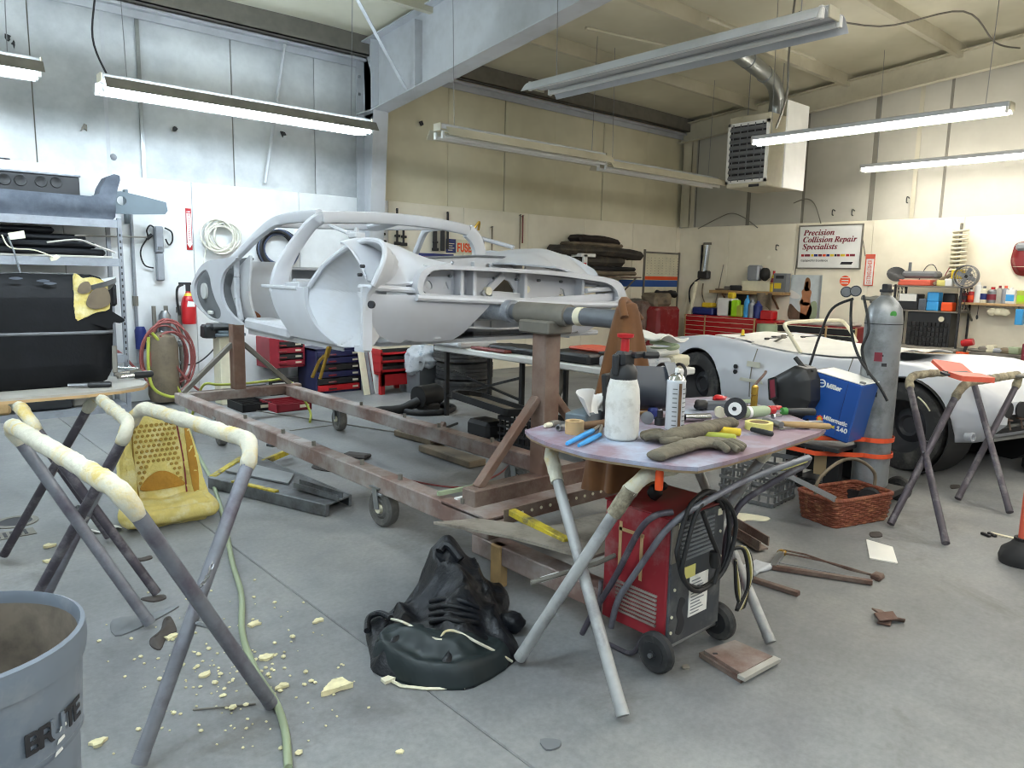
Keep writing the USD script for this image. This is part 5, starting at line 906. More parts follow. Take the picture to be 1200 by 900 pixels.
# black round bucket motor / hose ring
q = G(517, 486, 0); bl = Thing('blower', 'black shop blower with coiled ring hose sitting on the floor', 'blower', (q[0], q[1]+.22, 0))
bl.part('ring', tube(spline([(.27*math.cos(a), .23*math.sin(a), .03) for a in np.arange(12)*math.pi/6], 3, True), .03, 10, True), 'black', smooth=80); bl.part('motor', lumpy(along(cyl(.11, 0, .26, 18), (-.13, 0, .16), (1, .2, .18)), .006, 20), 'black'); bl.part('end_cap', along(lathe([(0, 0), (.09, 0), (.1, .03), (.06, .06), (0, .06)], 18), (.13, .05, .16), (1, .2, .18)), 'dark_plastic'); bl.part('cradle', cb((.2, .16, .08), (0, 0, .05), .02), 'black')
bl.part('hose', lumpy(tube(spline([(-.12, 0, .12), (-.3, .05, .05), (-.5, .1, .045), (-.62, .1, .04)]), .045, 10), .006, 30), 'black')
# milk crate, leaned tray, box, lever at its side
c0_, c1_ = G(588, 508, 0), G(634, 520, 0)
def crate(name, label, loc, w, d, h, m, rz=0, rows=4, cols=7, r=.008, catg='crate'):
    t = Thing(name, label, catg, loc, rz); t.part('base', cb((w, d, .012), (0, 0, .006), .004), m, smooth=False)
    for sx, sy, L, ax in ((0, -1, w, 0), (0, 1, w, 0), (-1, 0, d, 1), (1, 0, d, 1)):
        for k in range(rows): z = .02+(h-.03)*k/(rows-1); c = (0, sy*d/2, z) if ax == 0 else (sx*w/2, 0, z); t.part('rail', cb((L, .012, .018 if k < rows-1 else .03) if ax == 0 else (.012, L, .018 if k < rows-1 else .03), c), m, smooth=False)
        for k in range(cols): u = -L/2+L*(k+.5)/cols; c = (u, sy*d/2, h/2) if ax == 0 else (sx*w/2, u, h/2); t.part('bar', cb((.014, .010, h), c), m, smooth=False)
    return t
crate('plastic_crate', 'black plastic milk crate standing behind the rotisserie rail', (4.19, 4.47, 0), .40, .38, .23, 'black', math.radians(5))
tr_ = Thing('drain_pan', 'black oblong pan tilted against the plastic crate', 'pan', (4.25, 5.2, .0))
o = A([4.1, 4.62, .25]); u_, v_, n_2 = A([-.12, .85, .10]), A([.8, .1, -.1]), A([.02, -.1, .98])
pz = Polygon([(-.05, -.16), (.6, -.16), (.66, -.05), (.66, .1), (.6, .2), (-.05, .2)]).buffer(.03); tr_.part('floor', plane_map(ext(pz, .008), o, u_, v_, n_2), 'old_wood', label='brown inside of the pan', world=True); tr_.part('rim', plane_map(ext(pz.buffer(.03).difference(pz.buffer(-.005)), .06), o-n_2*.01, u_, v_, n_2), 'dark_plastic', world=True)
single('oil_can_box', bx(3.95, 4.18, 4.75, 5.05, 0, .15, .03), 'black', 'black box on the floor under the tilted pan', 'box')
single('lug_lever', cat(rod((3.75, 5.2, .03), (4.05, 5.3, .05), .012), blob((3.74, 5.2, .03), (.035, .03, .03), 1)), 'black', 'black steel lever lying beside the tilted pan', 'lever')
# work bench with car panels behind the rotisserie post, running from the wall towards the table
bz, ex0, ex1, ey0, ey1 = .70, 4.28, 4.98, 3.42, 6.0
bn2 = Thing('parts_bench', 'long pale-topped bench loaded with car parts behind the rotisserie post', 'bench', (4.6, 4.7, 0))
bn2.part('top', bx(ex0, ex1, ey0, ey1, bz-.055, bz, .01), 'white', world=True, smooth=False)
for y in (ey0+.1, 4.75, ey1-.15):
    for x in (ex0+.05, ex1-.1): bn2.part('leg', bx(x, x+.04, y, y+.04, 0, bz-.05, .003), 'black', world=True, smooth=False)
bn2.part('stretcher', bar((ex0+.07, 5.85, .2), (ex0+.07, 4.8, .5), .022, .022), 'black', world=True, smooth=False); bn2.part('stretcher', bar((ex0+.09, 5.8, .45), (ex0+.09, 4.8, .3), .02, .02), 'black', world=True, smooth=False)
lump = lambda x0, x1, y0, y1, z0, z1, b, amp, fr, sd: lumpy(fine(bx(x0, x1, y0, y1, z0, z1, b), .06), amp, fr, sd)
for nm, (x0, x1, y0, y1, z0, z1), m, lb, ct, sd in (
    ('fender_panel', (ex0-.06, ex0+.4, 5.5, 6.15, .004, .07), 'primer', 'primered curved panel on the bench end above the tyre stack', 'car panel', 1),
    ('seal_strip', (ex0+.02, ex0+.12, 4.95, 5.45, .003, .03), 'cord_red', 'dark red weatherstrip along the bench edge', 'seal', 9),
    ('hose_tangle', (ex0+.1, ex0+.4, 4.65, 5.3, .004, .06), 'black', 'black tangled rubber parts on the bench', 'car part', 2),
    ('light_panel', (ex0+.3, ex0+.6, 4.3, 4.62, .004, .06), 'primer', 'light grey flat panel in the middle of the bench', 'car panel', 12),
    ('moulded_tray', (ex0+.03, ex0+.45, 3.95, 4.45, .004, .085), 'dark_plastic', 'dark moulded tray on the bench near the post', 'tray', 3),
    ('bumper_piece', (ex0+.2, ex0+.5, 3.9, 4.35, .09, .115), 'faded_red', 'faded orange-red flat piece on the dark tray', 'car part', 4),
    ('grey_cover', (ex0+.03, ex0+.42, 3.44, 3.86, .004, .09), 'grey_cloth', 'pile of pale crumpled covers on the bench beside the brown coat', 'covers', 5),
    ('flat_part', (ex0+.06, ex0+.3, 3.5, 3.9, .095, .12), 'black', 'dark flat part lying on the pale covers', 'car part', 6),
    ('white_part', (ex0+.3, ex0+.6, 3.5, 3.8, .095, .15), 'white', 'white curved part on top of the pale covers', 'car part', 16),
    ('carton', (ex0+.44, ex0+.68, 3.45, 3.8, .004, .1), 'bone', 'pale carton at the bench end by the convertible nose', 'carton', 7)):
    single(nm, lump(x0, x1, y0, y1, bz+z0, bz+z1, .02, .010, 8, sd), m, lb, ct, smooth=60)
q = P(700, 396, 0, ex0+.2); single('paper_sheets', sheet(lambda u, v: (ex0+.1+.35*v, 3.75-.42*u, bz+.2+.10*u+.03*math.sin(v*6)+.04*math.sin(u*5)), 12, 8, .012), 'paper', 'white curled sheets lying over the bench parts beside the post', 'paper', smooth=70)
single('yellow_hose', tube(spline([(ex0+.1, 3.8, bz+.2), (ex0-.01, 3.65, bz+.14), (ex0-.03, 3.6, bz+.05), (ex0+.03, 3.62, bz+.0)]), .017, 8), 'hose_lime', 'yellowish hose end drooping over the bench edge', 'hose', smooth=80)
single('coiled_hose', tube(spline([(ex1-.18+.11*math.cos(a*.9), 3.6+.1*math.sin(a*.9), bz+.115+.008*a) for a in range(14)], 4), .017, 8), 'pale_green', 'pale green coiled hose at the bench end near the convertible', 'hose', smooth=80)
for i, (x, y, r_, lb) in enumerate(((4.45, 4.15, .12, 'dark brake drum on the floor under the bench'), (4.75, 3.95, .15, 'big rusty brake drum on the floor under the bench'))):
    t = Thing('brake_drum', lb, 'brake drum', (x, y, r_), -.6, None, rx=math.pi/2-.2); t.part('drum', lathe([(.03, -.05), (r_*.9, -.05), (r_, -.04), (r_, .04), (r_*.9, .05), (r_*.85, .0), (.05, .0), (.03, -.05)], 24), 'rust' if i else 'dark_plastic'); t.part('hub', lathe([(.0, -.06), (.045, -.06), (.05, .02), (0, .03)], 14), 'grime_steel')
for i, (x, y, m, lb) in enumerate(((4.4, 3.5, 'black', 'dark gearbox casting under the bench end'), (4.7, 3.55, 'grime_steel', 'dirty grey casting under the bench end'))): single('engine_part', lump(x, x+.26, y, y+.3, .27, .5, .04, .04, 9, i+20), m, lb, 'engine part', smooth=50)
single('under_shelf', bx(ex0+.05, ex1-.05, 3.47, 4.0, .235, .26), 'wood', 'plywood shelf under the bench end', 'shelf', smooth=False)
tyre('spare_tyre', 'rusty dark tyre leaning behind the rotisserie post', (4.15, 3.75, .2), .2, .12, .3, rx=1.3, ri=.12)
single('curved_pipe', tube(spline([(ex0+.1, 4.35, .64), (ex0+.05, 4.3, .45), (ex0+.05, 4.42, .3), (ex0+.0, 4.6, .25)]), .035, 8), 'grime_steel', 'bent exhaust pipe leaning under the bench', 'pipe', smooth=80)
# shelf with dark stored parts, striped board
SYd = 8.0
a, c = P(672, 322, 1, SYd), P(793, 334, 1, YA-.03)
ws = Thing('steel_shelf', 'grimy steel wall shelf carrying a pile of dark folded covers', 'shelf', ((P(730, 325, 1, SYd)[0]), SYd+.2, P(720, 324, 1, SYd)[2]))
x0, x1 = P(660, 324, 1, SYd)[0], P(752, 324, 1, SYd)[0]; zz = P(720, 324, 1, SYd)[2]
ws.part('board', bx(x0, x1, SYd, 8.36, zz-.02, zz, .003), 'rust', world=True, smooth=False)
for x in (x0+.3, x1-.1): ws.part('bracket', cat(bar((x, 8.36, zz-.02), (x, SYd+.03, zz-.02), .03, .02), bar((x, 8.36, zz-.3), (x, SYd+.05, zz-.03), .02, .02)), 'grime_steel', world=True)
mat('dark_cover', '#3a3530', .8, var=.25, scale=8, col2='#59513f', amt=.3, s2=5); mat('brown_cover', '#2b2320', .7, var=.25, scale=8)
for i, (p0_, p1_, ya, yb, m, lb) in enumerate(((690, 748, 318, 323, 'old_wood', 'flat grimy board at the bottom of the wall shelf'), (692, 747, 312.5, 318, 'dark_plastic', 'dark trim moulding above the grimy board'), (676, 735, 299, 312, 'dark_cover', 'thick dark bundle in the middle of the wall shelf pile'), (655, 752, 289, 300, 'dark_cover', 'wide dark ragged cover spread over the pile'), (672, 731, 284.5, 289.5, 'old_wood', 'thin brown sheet near the top of the pile'), (680, 728, 276, 284.5, 'brown_cover', 'rounded dark brown pad topping the wall shelf pile'))):
    xa, xb = P(p0_, 310, 1, SYd)[0], P(p1_, 310, 1, SYd)[0]; z1_, z0_ = P((p0_+p1_)/2, ya, 1, SYd)[2], P((p0_+p1_)/2, yb, 1, SYd)[2]
    m_ = fine(bx(xa, xb, SYd-.08*(i == 3), 8.33, z0_+.004, z1_, min(.06, (z1_-z0_)*.45)), .07); v = m_.vertices; k = (v[:, 0]-xa)/(xb-xa)
    if i in (3, 5): v[:, 2] -= (.05 if i == 3 else .06)*(2*k-1)**2*(k > .5)+.0
    m_.vertices = v; single('stored_cover', lumpy(m_, .012 if i > 1 else .004, 7, i+30), m, lb, 'cover', smooth=60)
single('shelf_bracket_can', cat(bx(P(683, 305, 1, SYd-.1)[0], P(687.5, 305, 1, SYd-.1)[0], SYd-.12, SYd-.08, P(685, 321, 1, SYd-.1)[2], P(685, 298, 1, SYd-.1)[2], .004), bx(P(680, 305, 1, SYd-.1)[0], P(697, 305, 1, SYd-.1)[0], SYd-.12, SYd+.1, P(685, 301, 1, SYd-.1)[2], P(685, 297, 1, SYd-.1)[2], .004)), 'white', 'white-topped upright bracket before the dark covers', 'bracket')
pb('shelf_tool', 684, 308, 687, 320, SYd-.13, .01, 'red', 'red strip on the white upright bracket', 'strip', b=0)
sb = Thing('striped_board', 'pale pegboard panel with orange and blue stripes near the room corner', 'pegboard', (P(770, 320, 1, 8.37)[0], 8.37, 1.2)); XA = lambda px, py=330: P(px, py, 1, 8.375)[0]; ZA = lambda px, py: P(px, py, 1, 8.375)[2]
sb.part('panel', bx(XA(754), XA(794), 8.366, 8.378, ZA(770, 390), ZA(770, 296)), 'bone', world=True, smooth=False); sb.part('frame', cat(bx(XA(753), XA(754.5), 8.355, 8.378, ZA(753, 392), ZA(753, 292)), bx(XA(793), XA(794.5), 8.355, 8.378, ZA(793, 360), ZA(793, 296)), bx(XA(754), XA(794), 8.36, 8.378, ZA(774, 297.5), ZA(774, 295.5))), 'grime_steel', world=True, smooth=False)
sb.part('stripe', bx(XA(754.5), XA(793), 8.363, 8.3665, ZA(774, 328), ZA(774, 324)), 'orange', label='orange stripe', world=True, smooth=False); sb.part('stripe', bx(XA(725), XA(793), 8.3635, 8.3665, ZA(774, 336), ZA(774, 328.5)), 'blue', label='blue stripe', world=True, smooth=False)
for k in range(7): sb.part('peg_row', cat([bx(XA(757+j*4.4), XA(757.6+j*4.4), 8.3645, 8.3665, ZA(774, 303+k*3), ZA(774, 302.4+k*3)) for j in range(9)]), 'grime_steel', world=True, smooth=False, kind='stuff')
for i, (px, py, n) in enumerate(((757, 361, 2), (770, 358, 4))):
    coil('wire_coil', ('single loop of wire' if i == 0 else 'dark bunched loop of cord')+' hanging on the panel below the stripes', P(px, py, 1, 8.33), .07, n, .007 if i == 0 else .012, 'bone' if i == 0 else 'ink', i+40, .008, catg='wire')
single('wood_ledge', bx(XA(727), XA(754), 8.2, 8.37, ZA(740, 366), ZA(740, 362)), 'old_wood', 'narrow wooden ledge under the striped board', 'ledge', smooth=False)
# fuse sign, tool bar, clamps on the cream wall
fz = Thing('fuse_sign', 'blue sign with red FUSE lettering on the cream wall behind the roof hoop', 'sign', tuple(P(543, 288, 1, 8.37))); a, c = P(523, 280, 1, 8.372), P(567, 298, 1, 8.372)
fz.part('plate', bx(a[0], c[0], 8.366, 8.376, P(545, 297, 1, 8.37)[2], P(545, 281, 1, 8.37)[2]), 'navy', world=True, smooth=False); fz.part('field', bx(P(534, 289, 1, 8.37)[0], P(553, 289, 1, 8.37)[0], 8.363, 8.367, P(545, 297, 1, 8.37)[2], P(545, 281, 1, 8.37)[2]), 'bone', world=True, smooth=False)
fz.part('lettering', plane_map(text('FUSES', .11, .003, bold=4, width=(P(556, 289, 1, 8.37)[0]-P(535, 289, 1, 8.37)[0])), (P(535, 289, 1, 8.37)[0], 8.362, P(545, 295, 1, 8.37)[2]), (1, 0, 0), (0, 0, 1), (0, -1, 0)), 'orange', world=True, smooth=False)
for k in range(4): fz.part('print_line', bx(P(525, 289, 1, 8.37)[0], P(532-k % 2*2, 289, 1, 8.37)[0], 8.363, 8.3665, P(529, 286+k*2.6, 1, 8.37)[2], P(529, 285+k*2.6, 1, 8.37)[2]), 'bone', world=True, smooth=False)
ft = Thing('fuse_tray', 'blue and red fuse tray on the cream wall below the hanging clamps', 'tray', tuple(P(510, 300, 1, 8.25))); a, c = P(484, 296, 1, 8.2), P(532, 306, 1, 8.2)
ft.part('body', bx(a[0], c[0], 8.2, 8.37, c[2], a[2], .006), 'navy', world=True, smooth=False); ft.part('strip', bx(a[0], c[0], 8.19, 8.2, c[2]-.03, c[2]+.05), 'cab_red', world=True, smooth=False)
for i, (px, y0, y1, w, lb) in enumerate(((448, 243, 285, 1, 'first bar clamp hanging on the cream wall beside the steel column'), (465.5, 244, 287, 1.2, 'second bar clamp hanging beside the steel column'), (473, 268, 288, 1.2, 'short bar clamp hanging behind the roof hoop'), (510, 258, 294, 3, 'broad black hanging tool behind the roof hoop'), (519, 258, 294, 3, 'second broad black hanging tool behind the roof hoop'), (525, 248, 292, 1.4, 'tall black bar hanging next to the fuse sign'), (577, 265, 312, .7, 'thin hanging rod beyond the fuse sign'), (610, 251, 300, .6, 'thin brown cord hanging along a wall seam'), (613, 252, 285, .8, 'thin red strip hanging along a wall seam'))):
    p, q = P(px, y0, 1, 8.34), P(px, y1, 1, 8.34); hw = w*.011
    t = Thing('hanging_tool', lb, 'tool', (p[0], 8.34, q[2])); t.part('bar', bx(p[0]-hw, p[0]+hw, 8.335, 8.35, q[2], p[2], .002), 'cord_red' if i == 8 else 'ink' if i < 6 else 'old_wood', world=True, smooth=False)
    t.part('hook', rod((p[0], 8.37, p[2]-.02), (p[0], 8.32, p[2]-.01), .006), 'steel', world=True)
    if i < 4: t.part('jaw', cat(bx(p[0]-.05, p[0]+.05, 8.32, 8.35, q[2], q[2]+.04, .006), bx(p[0]-.04, p[0]+.04, 8.32, 8.35, q[2]+.1, q[2]+.13, .006)), 'black', world=True)
# ================================================================ work table with clutter, welders, cylinder cart
mat('table_top', '#8a7580', .6, var=.1, scale=5, col2='#a3b4c8', amt=.35, s2=3.2, sharp=.12); mat('ply_edge', '#8f7a5c', .75, var=.2, scale=25)
TZ = .80
tt = Thing('work_table', 'stained purple-grey plywood table top crowded with tools on a pipe sawhorse', 'table', (2.2, 1.65, 0))
tpoly = Polygon([tuple(G(*q, TZ)[:2]) for q in ((615, 504), (640, 497), (700, 486), (775, 468), (845, 464), (905, 478), (968, 502), (960, 507), (905, 525), (852, 540), (818, 547.5), (790, 546), (758, 542), (715, 536), (685, 531), (640, 518), (622, 510))]).buffer(.03).buffer(-.03)
tt.part('board', plane_map(ext(tpoly, .014), (0, 0, TZ-.014), (1, 0, 0), (0, 1, 0), (0, 0, 1)), 'table_top', world=True, smooth=False); tt.part('ply_layer', plane_map(ext(tpoly.buffer(-.004), .008), (0, 0, TZ-.023), (1, 0, 0), (0, 1, 0), (0, 0, 1)), 'ply_edge', world=True, smooth=False)
zs_ = .745
mat('pipe_pale', '#a3a4a2', .5, .2, var=.15, scale=9, col2='#5f5b60', amt=.3, s2=4)
ts = xstand('grey pipe sawhorse with torn tape padding carrying the cluttered table', [up(G(730, 846)), G(641, 520, zs_), G(641, 520, zs_)+A([.82, -.02, 0]), up(G(903, 759))], [up(G(608, 778)), G(750, 556, zs_), G(750, 556, zs_)+A([.82, -.02, 0]), up(G(608, 778)+A([.8, -.03, 0]))], 'pipe_pale', 'tape_foam', r=.021)
for a_, b_, m_ in ((G(641, 520, zs_), up(G(730, 846)), 'tape_foam'), (G(750, 556, zs_), up(G(608, 778)), 'tape_foam_dirty')): d_ = (b_-a_)/np.linalg.norm(b_-a_); ts.part('padding', pad(a_+d_*.06, a_+d_*.17, .027, 9, .007, 12), m_, label='torn tape hanging round the leg top', world=True, smooth=80)
onT = lambda px, py: G(px, py, TZ)
def thing_at(name, label, catg, px, py, rz=0, **k): q = onT(px, py); return Thing(name, label, catg, (q[0], q[1], TZ+.0005), rz, **k)
mat('bottle_white', '#d9d7cf', .5, var=.06, scale=25, col2='#b5b0a4', amt=.3, s2=20)
t = thing_at('sprayer_bottle', 'white pump sprayer bottle with black head and red plunger', 'sprayer', 728, 514); r = .064
t.part('bottle', lathe([(0, 0), (r*.85, 0), (r*.98, .012), (r, .06), (r, .14), (r*.93, .19), (r*.78, .225), (r*.72, .23), (0, .23)], 32), 'bottle_white', smooth=60); t.part('collar', lathe([(r*.76, .225), (r*.78, .23), (r*.78, .255), (r*.62, .275), (r*.45, .285), (0, .285)], 28), 'dark_plastic', smooth=45)
t.part('head', cat(mv(cb((.075, .05, .06), (0, 0, .30), .012)), cb((.08, .03, .022), (.05, -.03, .315), .006)), 'dark_plastic'); t.part('plunger', lathe([(0, .32), (.016, .32), (.016, .375), (.03, .38), (.032, .392), (0, .395)], 18), 'red'); t.part('nozzle', rod((.05, -.05, .315), (.1, -.075, .315), .013), 'dark_plastic'); t.part('trigger', mv(cb((.016, .03, .08), b=.006), (-.05, 0, .28)), 'dark_plastic')
mat('can_print', '#ccd0d4', .35, .2, var=.05)
t = thing_at('spray_can', 'tall silver-white aerosol can with brown stripe and white nozzle', 'spray can', 790, 503); r = .037
t.part('body', lathe([(0, 0), (r, .002), (r*1.02, .006), (r, .01), (r, .19), (r*1.02, .195), (r*.95, .2)], 28), 'can_print', smooth=40); t.part('shoulder', lathe([(r*.98, .197), (r*.85, .21), (r*.6, .22), (r*.35, .223), (r*.35, .229), (0, .229)], 28), 'chrome', smooth=60); t.part('nozzle', lathe([(0, .229), (.009, .229), (.008, .247), (0, .248)], 12), 'white')
for a0, w, m, lb in ((-2.22, .012, 'dark_wood', 'brown stripe'),): t.part('stripe', onbin(ext([(0, 0), (w, 0), (w, .178), (0, .178)], .001), a0, .011, r+.0006), m, label=lb, smooth=False)
for k in range(9): t.part('print_line', onbin(ext([(0, 0), (.022+.004*(k % 3), 0), (.022+.004*(k % 3), .004), (0, .004)], .0006), -1.75, .02+k*.018, r+.0006), 'grey_plastic', smooth=False); t.part('print_line', onbin(ext([(0, 0), (.018, 0), (.018, .004), (0, .004)], .0006), -2.85, .02+k*.018, r+.0006), 'grey_plastic', smooth=False)
LOOK['visor'] = usdkit.material(stage, '/World/Looks/visor', {'p': ('principled_bsdf', {'base_color': C('#3c434d'), 'roughness': .38, 'alpha': .85, 'specular_ior_level': .25})}, [], surface='p.BSDF')
t = thing_at('face_shield', 'smoky face shield with dark headband lying on the table', 'face shield', 778, 490, -.5)
t.part('visor', sheet(lambda u, v: (-.17+.20*v, -.13*math.cos((u-.5)*2.3)+.12, .03+.19*u-.05*v*math.sin(u*3)), 18, 10, .003), 'visor', smooth=60); t.part('visor_flap', sheet(lambda u, v: (.02+.05*v, -.12*math.cos((u-.5)*2.3)+.12, .02+.21*u), 18, 4, .004), 'grey_plastic', smooth=60)
t.part('headband', tube(spline([(.02+.02*math.sin(a), .11+.10*math.cos(a), .12+.10*math.sin(a)) for a in np.linspace(-1.2, 4.2, 14)]), .008, 8), 'black', smooth=80); t.part('crown_strap', tube(spline([(.05, -.02, .12), (.09, .0, .2), (.10, .1, .22), (.07, .2, .14)]), .007, 6), 'black')
t.part('knob', along(cyl(.02, 0, .03, 12), (.05, -.02, .12), (.1, -.1, .12)), 'dark_plastic')
t = thing_at('tissue_box', 'grey tissue box with white tissues pulled out behind the sprayer', 'tissue box', 685, 494, .3); t.part('box', cb((.17, .1, .045), (0, 0, .0225), .006), 'grey_panel')
for k, (ox, oy, s_) in enumerate(((-.035, -.01, 1.0), (.035, -.01, .8))): t.part('tissue', sheet(lambda u, v: (ox+s_*.075*(u-.5)*(1+.9*v)-.03*v*(1-2*k), oy-.05+.10*u*(1-u)+.035*math.sin(u*9+k)*v, .04+s_*.10*v*(1-.4*abs(u-.5)+.18*math.sin(u*5+k*2))), 14, 9, .002), 'white', smooth=70)
mat('tan_tape', '#b9996c', .6, var=.05)
def roll(label, px, py, r, h, m, hole=.6): t = thing_at('tape_roll', label, 'tape', px, py); t.part('roll', lathe([(r*hole, 0), (r, 0), (r, h), (r*hole, h), (r*hole, 0)], 30), m, smooth=40); t.part('core', lathe([(r*hole-.003, .001), (r*hole, .001), (r*hole, h-.001), (r*hole-.003, h-.001), (r*hole-.003, .001)], 24), 'cardboard'); return t
roll('tan roll of masking tape beside the blue pliers', 673, 508, .036, .05, 'tan_tape'); mat('yellow_tape', '#d8cf7a', .5, var=.04); roll('wide pale yellow roll of tape near the wooden handle', 889, 503, .055, .03, 'yellow_tape', .72)
def stick(name, label, catg, a, b, r0, r1, m, z=.012, tip=None, tr=None):
    p, q = onT(*a)+A([0, 0, z]), onT(*b)+A([0, 0, z]); L = np.linalg.norm(q-p); t = Thing(name, label, catg, ((p[0]+q[0])/2, (p[1]+q[1])/2, TZ+.0005)); t.part('handle', tube([p, p+(q-p)*.04, p+(q-p)*.5, p+(q-p)*.96, q], [r0*.7, r0, (r0+r1)/2*1.08, r1, r1*.7], 12), m, world=True, smooth=60)
    if tip: e = q+(q-p)/L*tip; t.part('blade', rod(q-(q-p)/L*.01, e, tr or r1*.4), 'steel', world=True)
    return t
stick('wooden_stick', 'brown wooden handle lying behind the tan tape', 'handle', (712, 500), (683, 504), .014, .016, 'dark_wood', .017)
t = stick('pliers', 'blue-handled pliers at the table edge', 'pliers', (664, 524), (695, 508), .008, .010, 'light_blue', .012)
p, q = onT(678, 526)+A([0, 0, .012]), onT(703, 513)+A([0, 0, .012]); t.part('handle', tube([p, (p+q)/2, q], [.006, .010, .008], 12), 'light_blue', world=True); jq = onT(702, 503)+A([0, 0, .012]); t.part('jaw', cat(rod(onT(694, 508)+A([0, 0, .012]), jq, .007), rod(q, jq+A([.015, 0, 0]), .007), cb((.02, .012, .012), jq)), 'grime_steel', world=True)
t = thing_at('air_fitting', 'small brass and steel fitting at the table corner', 'fitting', 647, 501); t.part('tip', along(lathe([(0, 0), (.008, .0), (.011, .02), (.008, .04), (0, .04)], 12), (-.04, 0, .012), (1, .1, .012)), 'bone'); t.part('body', along(lathe([(0, 0), (.013, 0), (.013, .03), (.009, .045), (0, .045)], 12), (.0, .004, .013), (1, .1, .013)), 'grime_steel')
t = thing_at('socket', 'steel socket lying beside the tan tape', 'socket', 658, 505); t.part('body', along(lathe([(.008, 0), (.013, 0), (.013, .04), (.008, .04), (.008, 0)], 14), (-.02, 0, .014), (1, .2, .014)), 'steel')
# long gauntlet gloves
mat('leather', '#6d6656', .85, var=.2, scale=14, col2='#4f493d', amt=.4, s2=9, bump=.4, bs=60)
def glove(label, pts, w, h, z0, fdir, seed):
    P_ = [onT(*q)+A([0, 0, z0]) for q in pts]; c = spline(P_, 6); k = len(c); tt_ = np.gradient(c, axis=0); tt_ /= np.linalg.norm(tt_, axis=1, keepdims=True); side = np.cross([0, 0, 1], tt_); rings = []
    for i in range(k):
        u = i/(k-1); ww = np.interp(u, [0, .1, .5, .8, 1], w); hh = np.interp(u, [0, .1, .5, .8, 1], h); th = np.arange(14)*2*np.pi/14
        rings.append([c[i]+side[i]*ww*math.cos(a)+A([0, 0, 1])*(hh*math.sin(a)+hh) for a in th])
    m = loft(rings)
    if m.volume < 0: m.invert()
    t = Thing('work_glove', label, 'glove', (P_[0][0], P_[0][1], TZ+.0005)); t.part('gauntlet', lumpy(m, .006, 28, seed), 'leather', world=True, smooth=80)
    e = c[-1]; d = tt_[-1]; s = side[-1]
    for j, (o, L, an) in enumerate(((-.030, .085, -.25), (-.010, .10, -.08), (.010, .095, .06), (.030, .08, .2))): 
        dd = d*math.cos(an)+s*math.sin(an); p0 = e-d*.03+s*o+A([0, 0, .016]); t.part('finger', tube(spline([p0, p0+dd*L*.4+A([0, 0, .010]), p0+dd*L*.8+A([0, 0, .004]), p0+dd*L+A([0, 0, -.004])], 3), [.014]*4+[.0135]*3+[.013, .012, .008], 8), 'leather', world=True, smooth=80)
    p0 = c[int(k*.72)]+side[int(k*.72)]*w[3]*.8+A([0, 0, .016]); t.part('thumb', tube(spline([p0, p0+d*.03+s*.03, p0+d*.07+s*.04], 4), [.015]*4+[.015, .014, .014, .013, .009], 8), 'leather', world=True, smooth=80)
    return t
glove('upper leather welding gauntlet lying across the other one', [(856, 502), (836, 508), (812, 515), (790, 519), (772, 518)], [.035, .036, .046, .05, .04], [.022, .024, .028, .024, .016], .004, 1, 3)
glove('lower leather welding gauntlet with its cuff at the table edge', [(768, 541), (790, 534), (812, 527), (835, 525), (850, 528)], [.035, .036, .042, .048, .04], [.016, .018, .02, .018, .014], .002, 1, 4)
stick('marker', 'short yellow-green capped marker beyond the gloves', 'marker', (825, 515), (862, 519), .013, .015, 'hose_lime', .018); stick('screwdriver', 'yellow-handled screwdriver lying beyond the gloves', 'screwdriver', (868, 512), (838, 509), .015, .014, 'yellow', .018)
stick('marker', 'dark capped marker before the yellow tape roll', 'marker', (905, 513), (880, 507), .011, .010, 'dark_plastic', .014)
t = stick('hammer', 'hammer with long pale wooden handle at the table edge', 'hammer', (973, 505), (905, 501), .013, .011, 'wood', .018); q = onT(905, 501); t.part('head', along(lathe([(0, -.05), (.014, -.05), (.016, -.02), (.012, 0), (.016, .03), (.013, .05), (0, .05)], 12), q+A([0, 0, .02]), q+A([.3, 1, .02])), 'steel', world=True)
t = stick('screwdriver', 'dark green handled screwdriver near the blue welder', 'screwdriver', (955, 488), (921, 487), .016, .015, 'dark_plastic', .02, .06, .004); q = onT(921, 487); t.part('collar', tube([q+A([0, 0, .02]), q+A([-.02, .01, .02])], .017, 12), 'green', world=True)
t = thing_at('angle_grinder', 'teal angle grinder with round black and white disc', 'grinder', 870, 492, -.3); t.part('body', along(lathe([(0, 0), (.022, 0), (.026, .03), (.024, .12), (.018, .14), (0, .14)], 16), (0, 0, .03), (1, 0, .045)), 'pale_green', label='teal body'); t.part('disc', along(cyl(.048, 0, .012, 26), (-.04, .0, .05), (-1, -.7, .25)), 'ink'); t.part('flange', along(cat(cyl(.028, 0, .015, 20)), (-.042, -.001, .05), (-1, -.7, .25)), 'white'); t.part('nut', along(cyl(.010, 0, .02, 6), (-.044, -.001, .05), (-1, -.7, .25)), 'ink'); t.part('collar', along(cyl(.027, 0, .015, 16), (.02, 0, .031), (1, 0, .045)), 'white'); t.part('end', along(cyl(.02, 0, .03, 14), (.14, 0, .033), (1, 0, .045)), 'red')
t = thing_at('parts_tray', 'shallow grey oblong tray at the back of the table', 'tray', 846, 479, -.55); w, d = .21, .09; t.part('tray', loft([[(x*w/2*k, y*d/2*k, z) for x, y in ((-1, -1), (1, -1), (1, 1), (-1, 1))] for k, z in ((.85, 0), (1, .03), (1.05, .03), (1.0, .028), (.86, .006))]), 'grey_plastic', smooth=15)
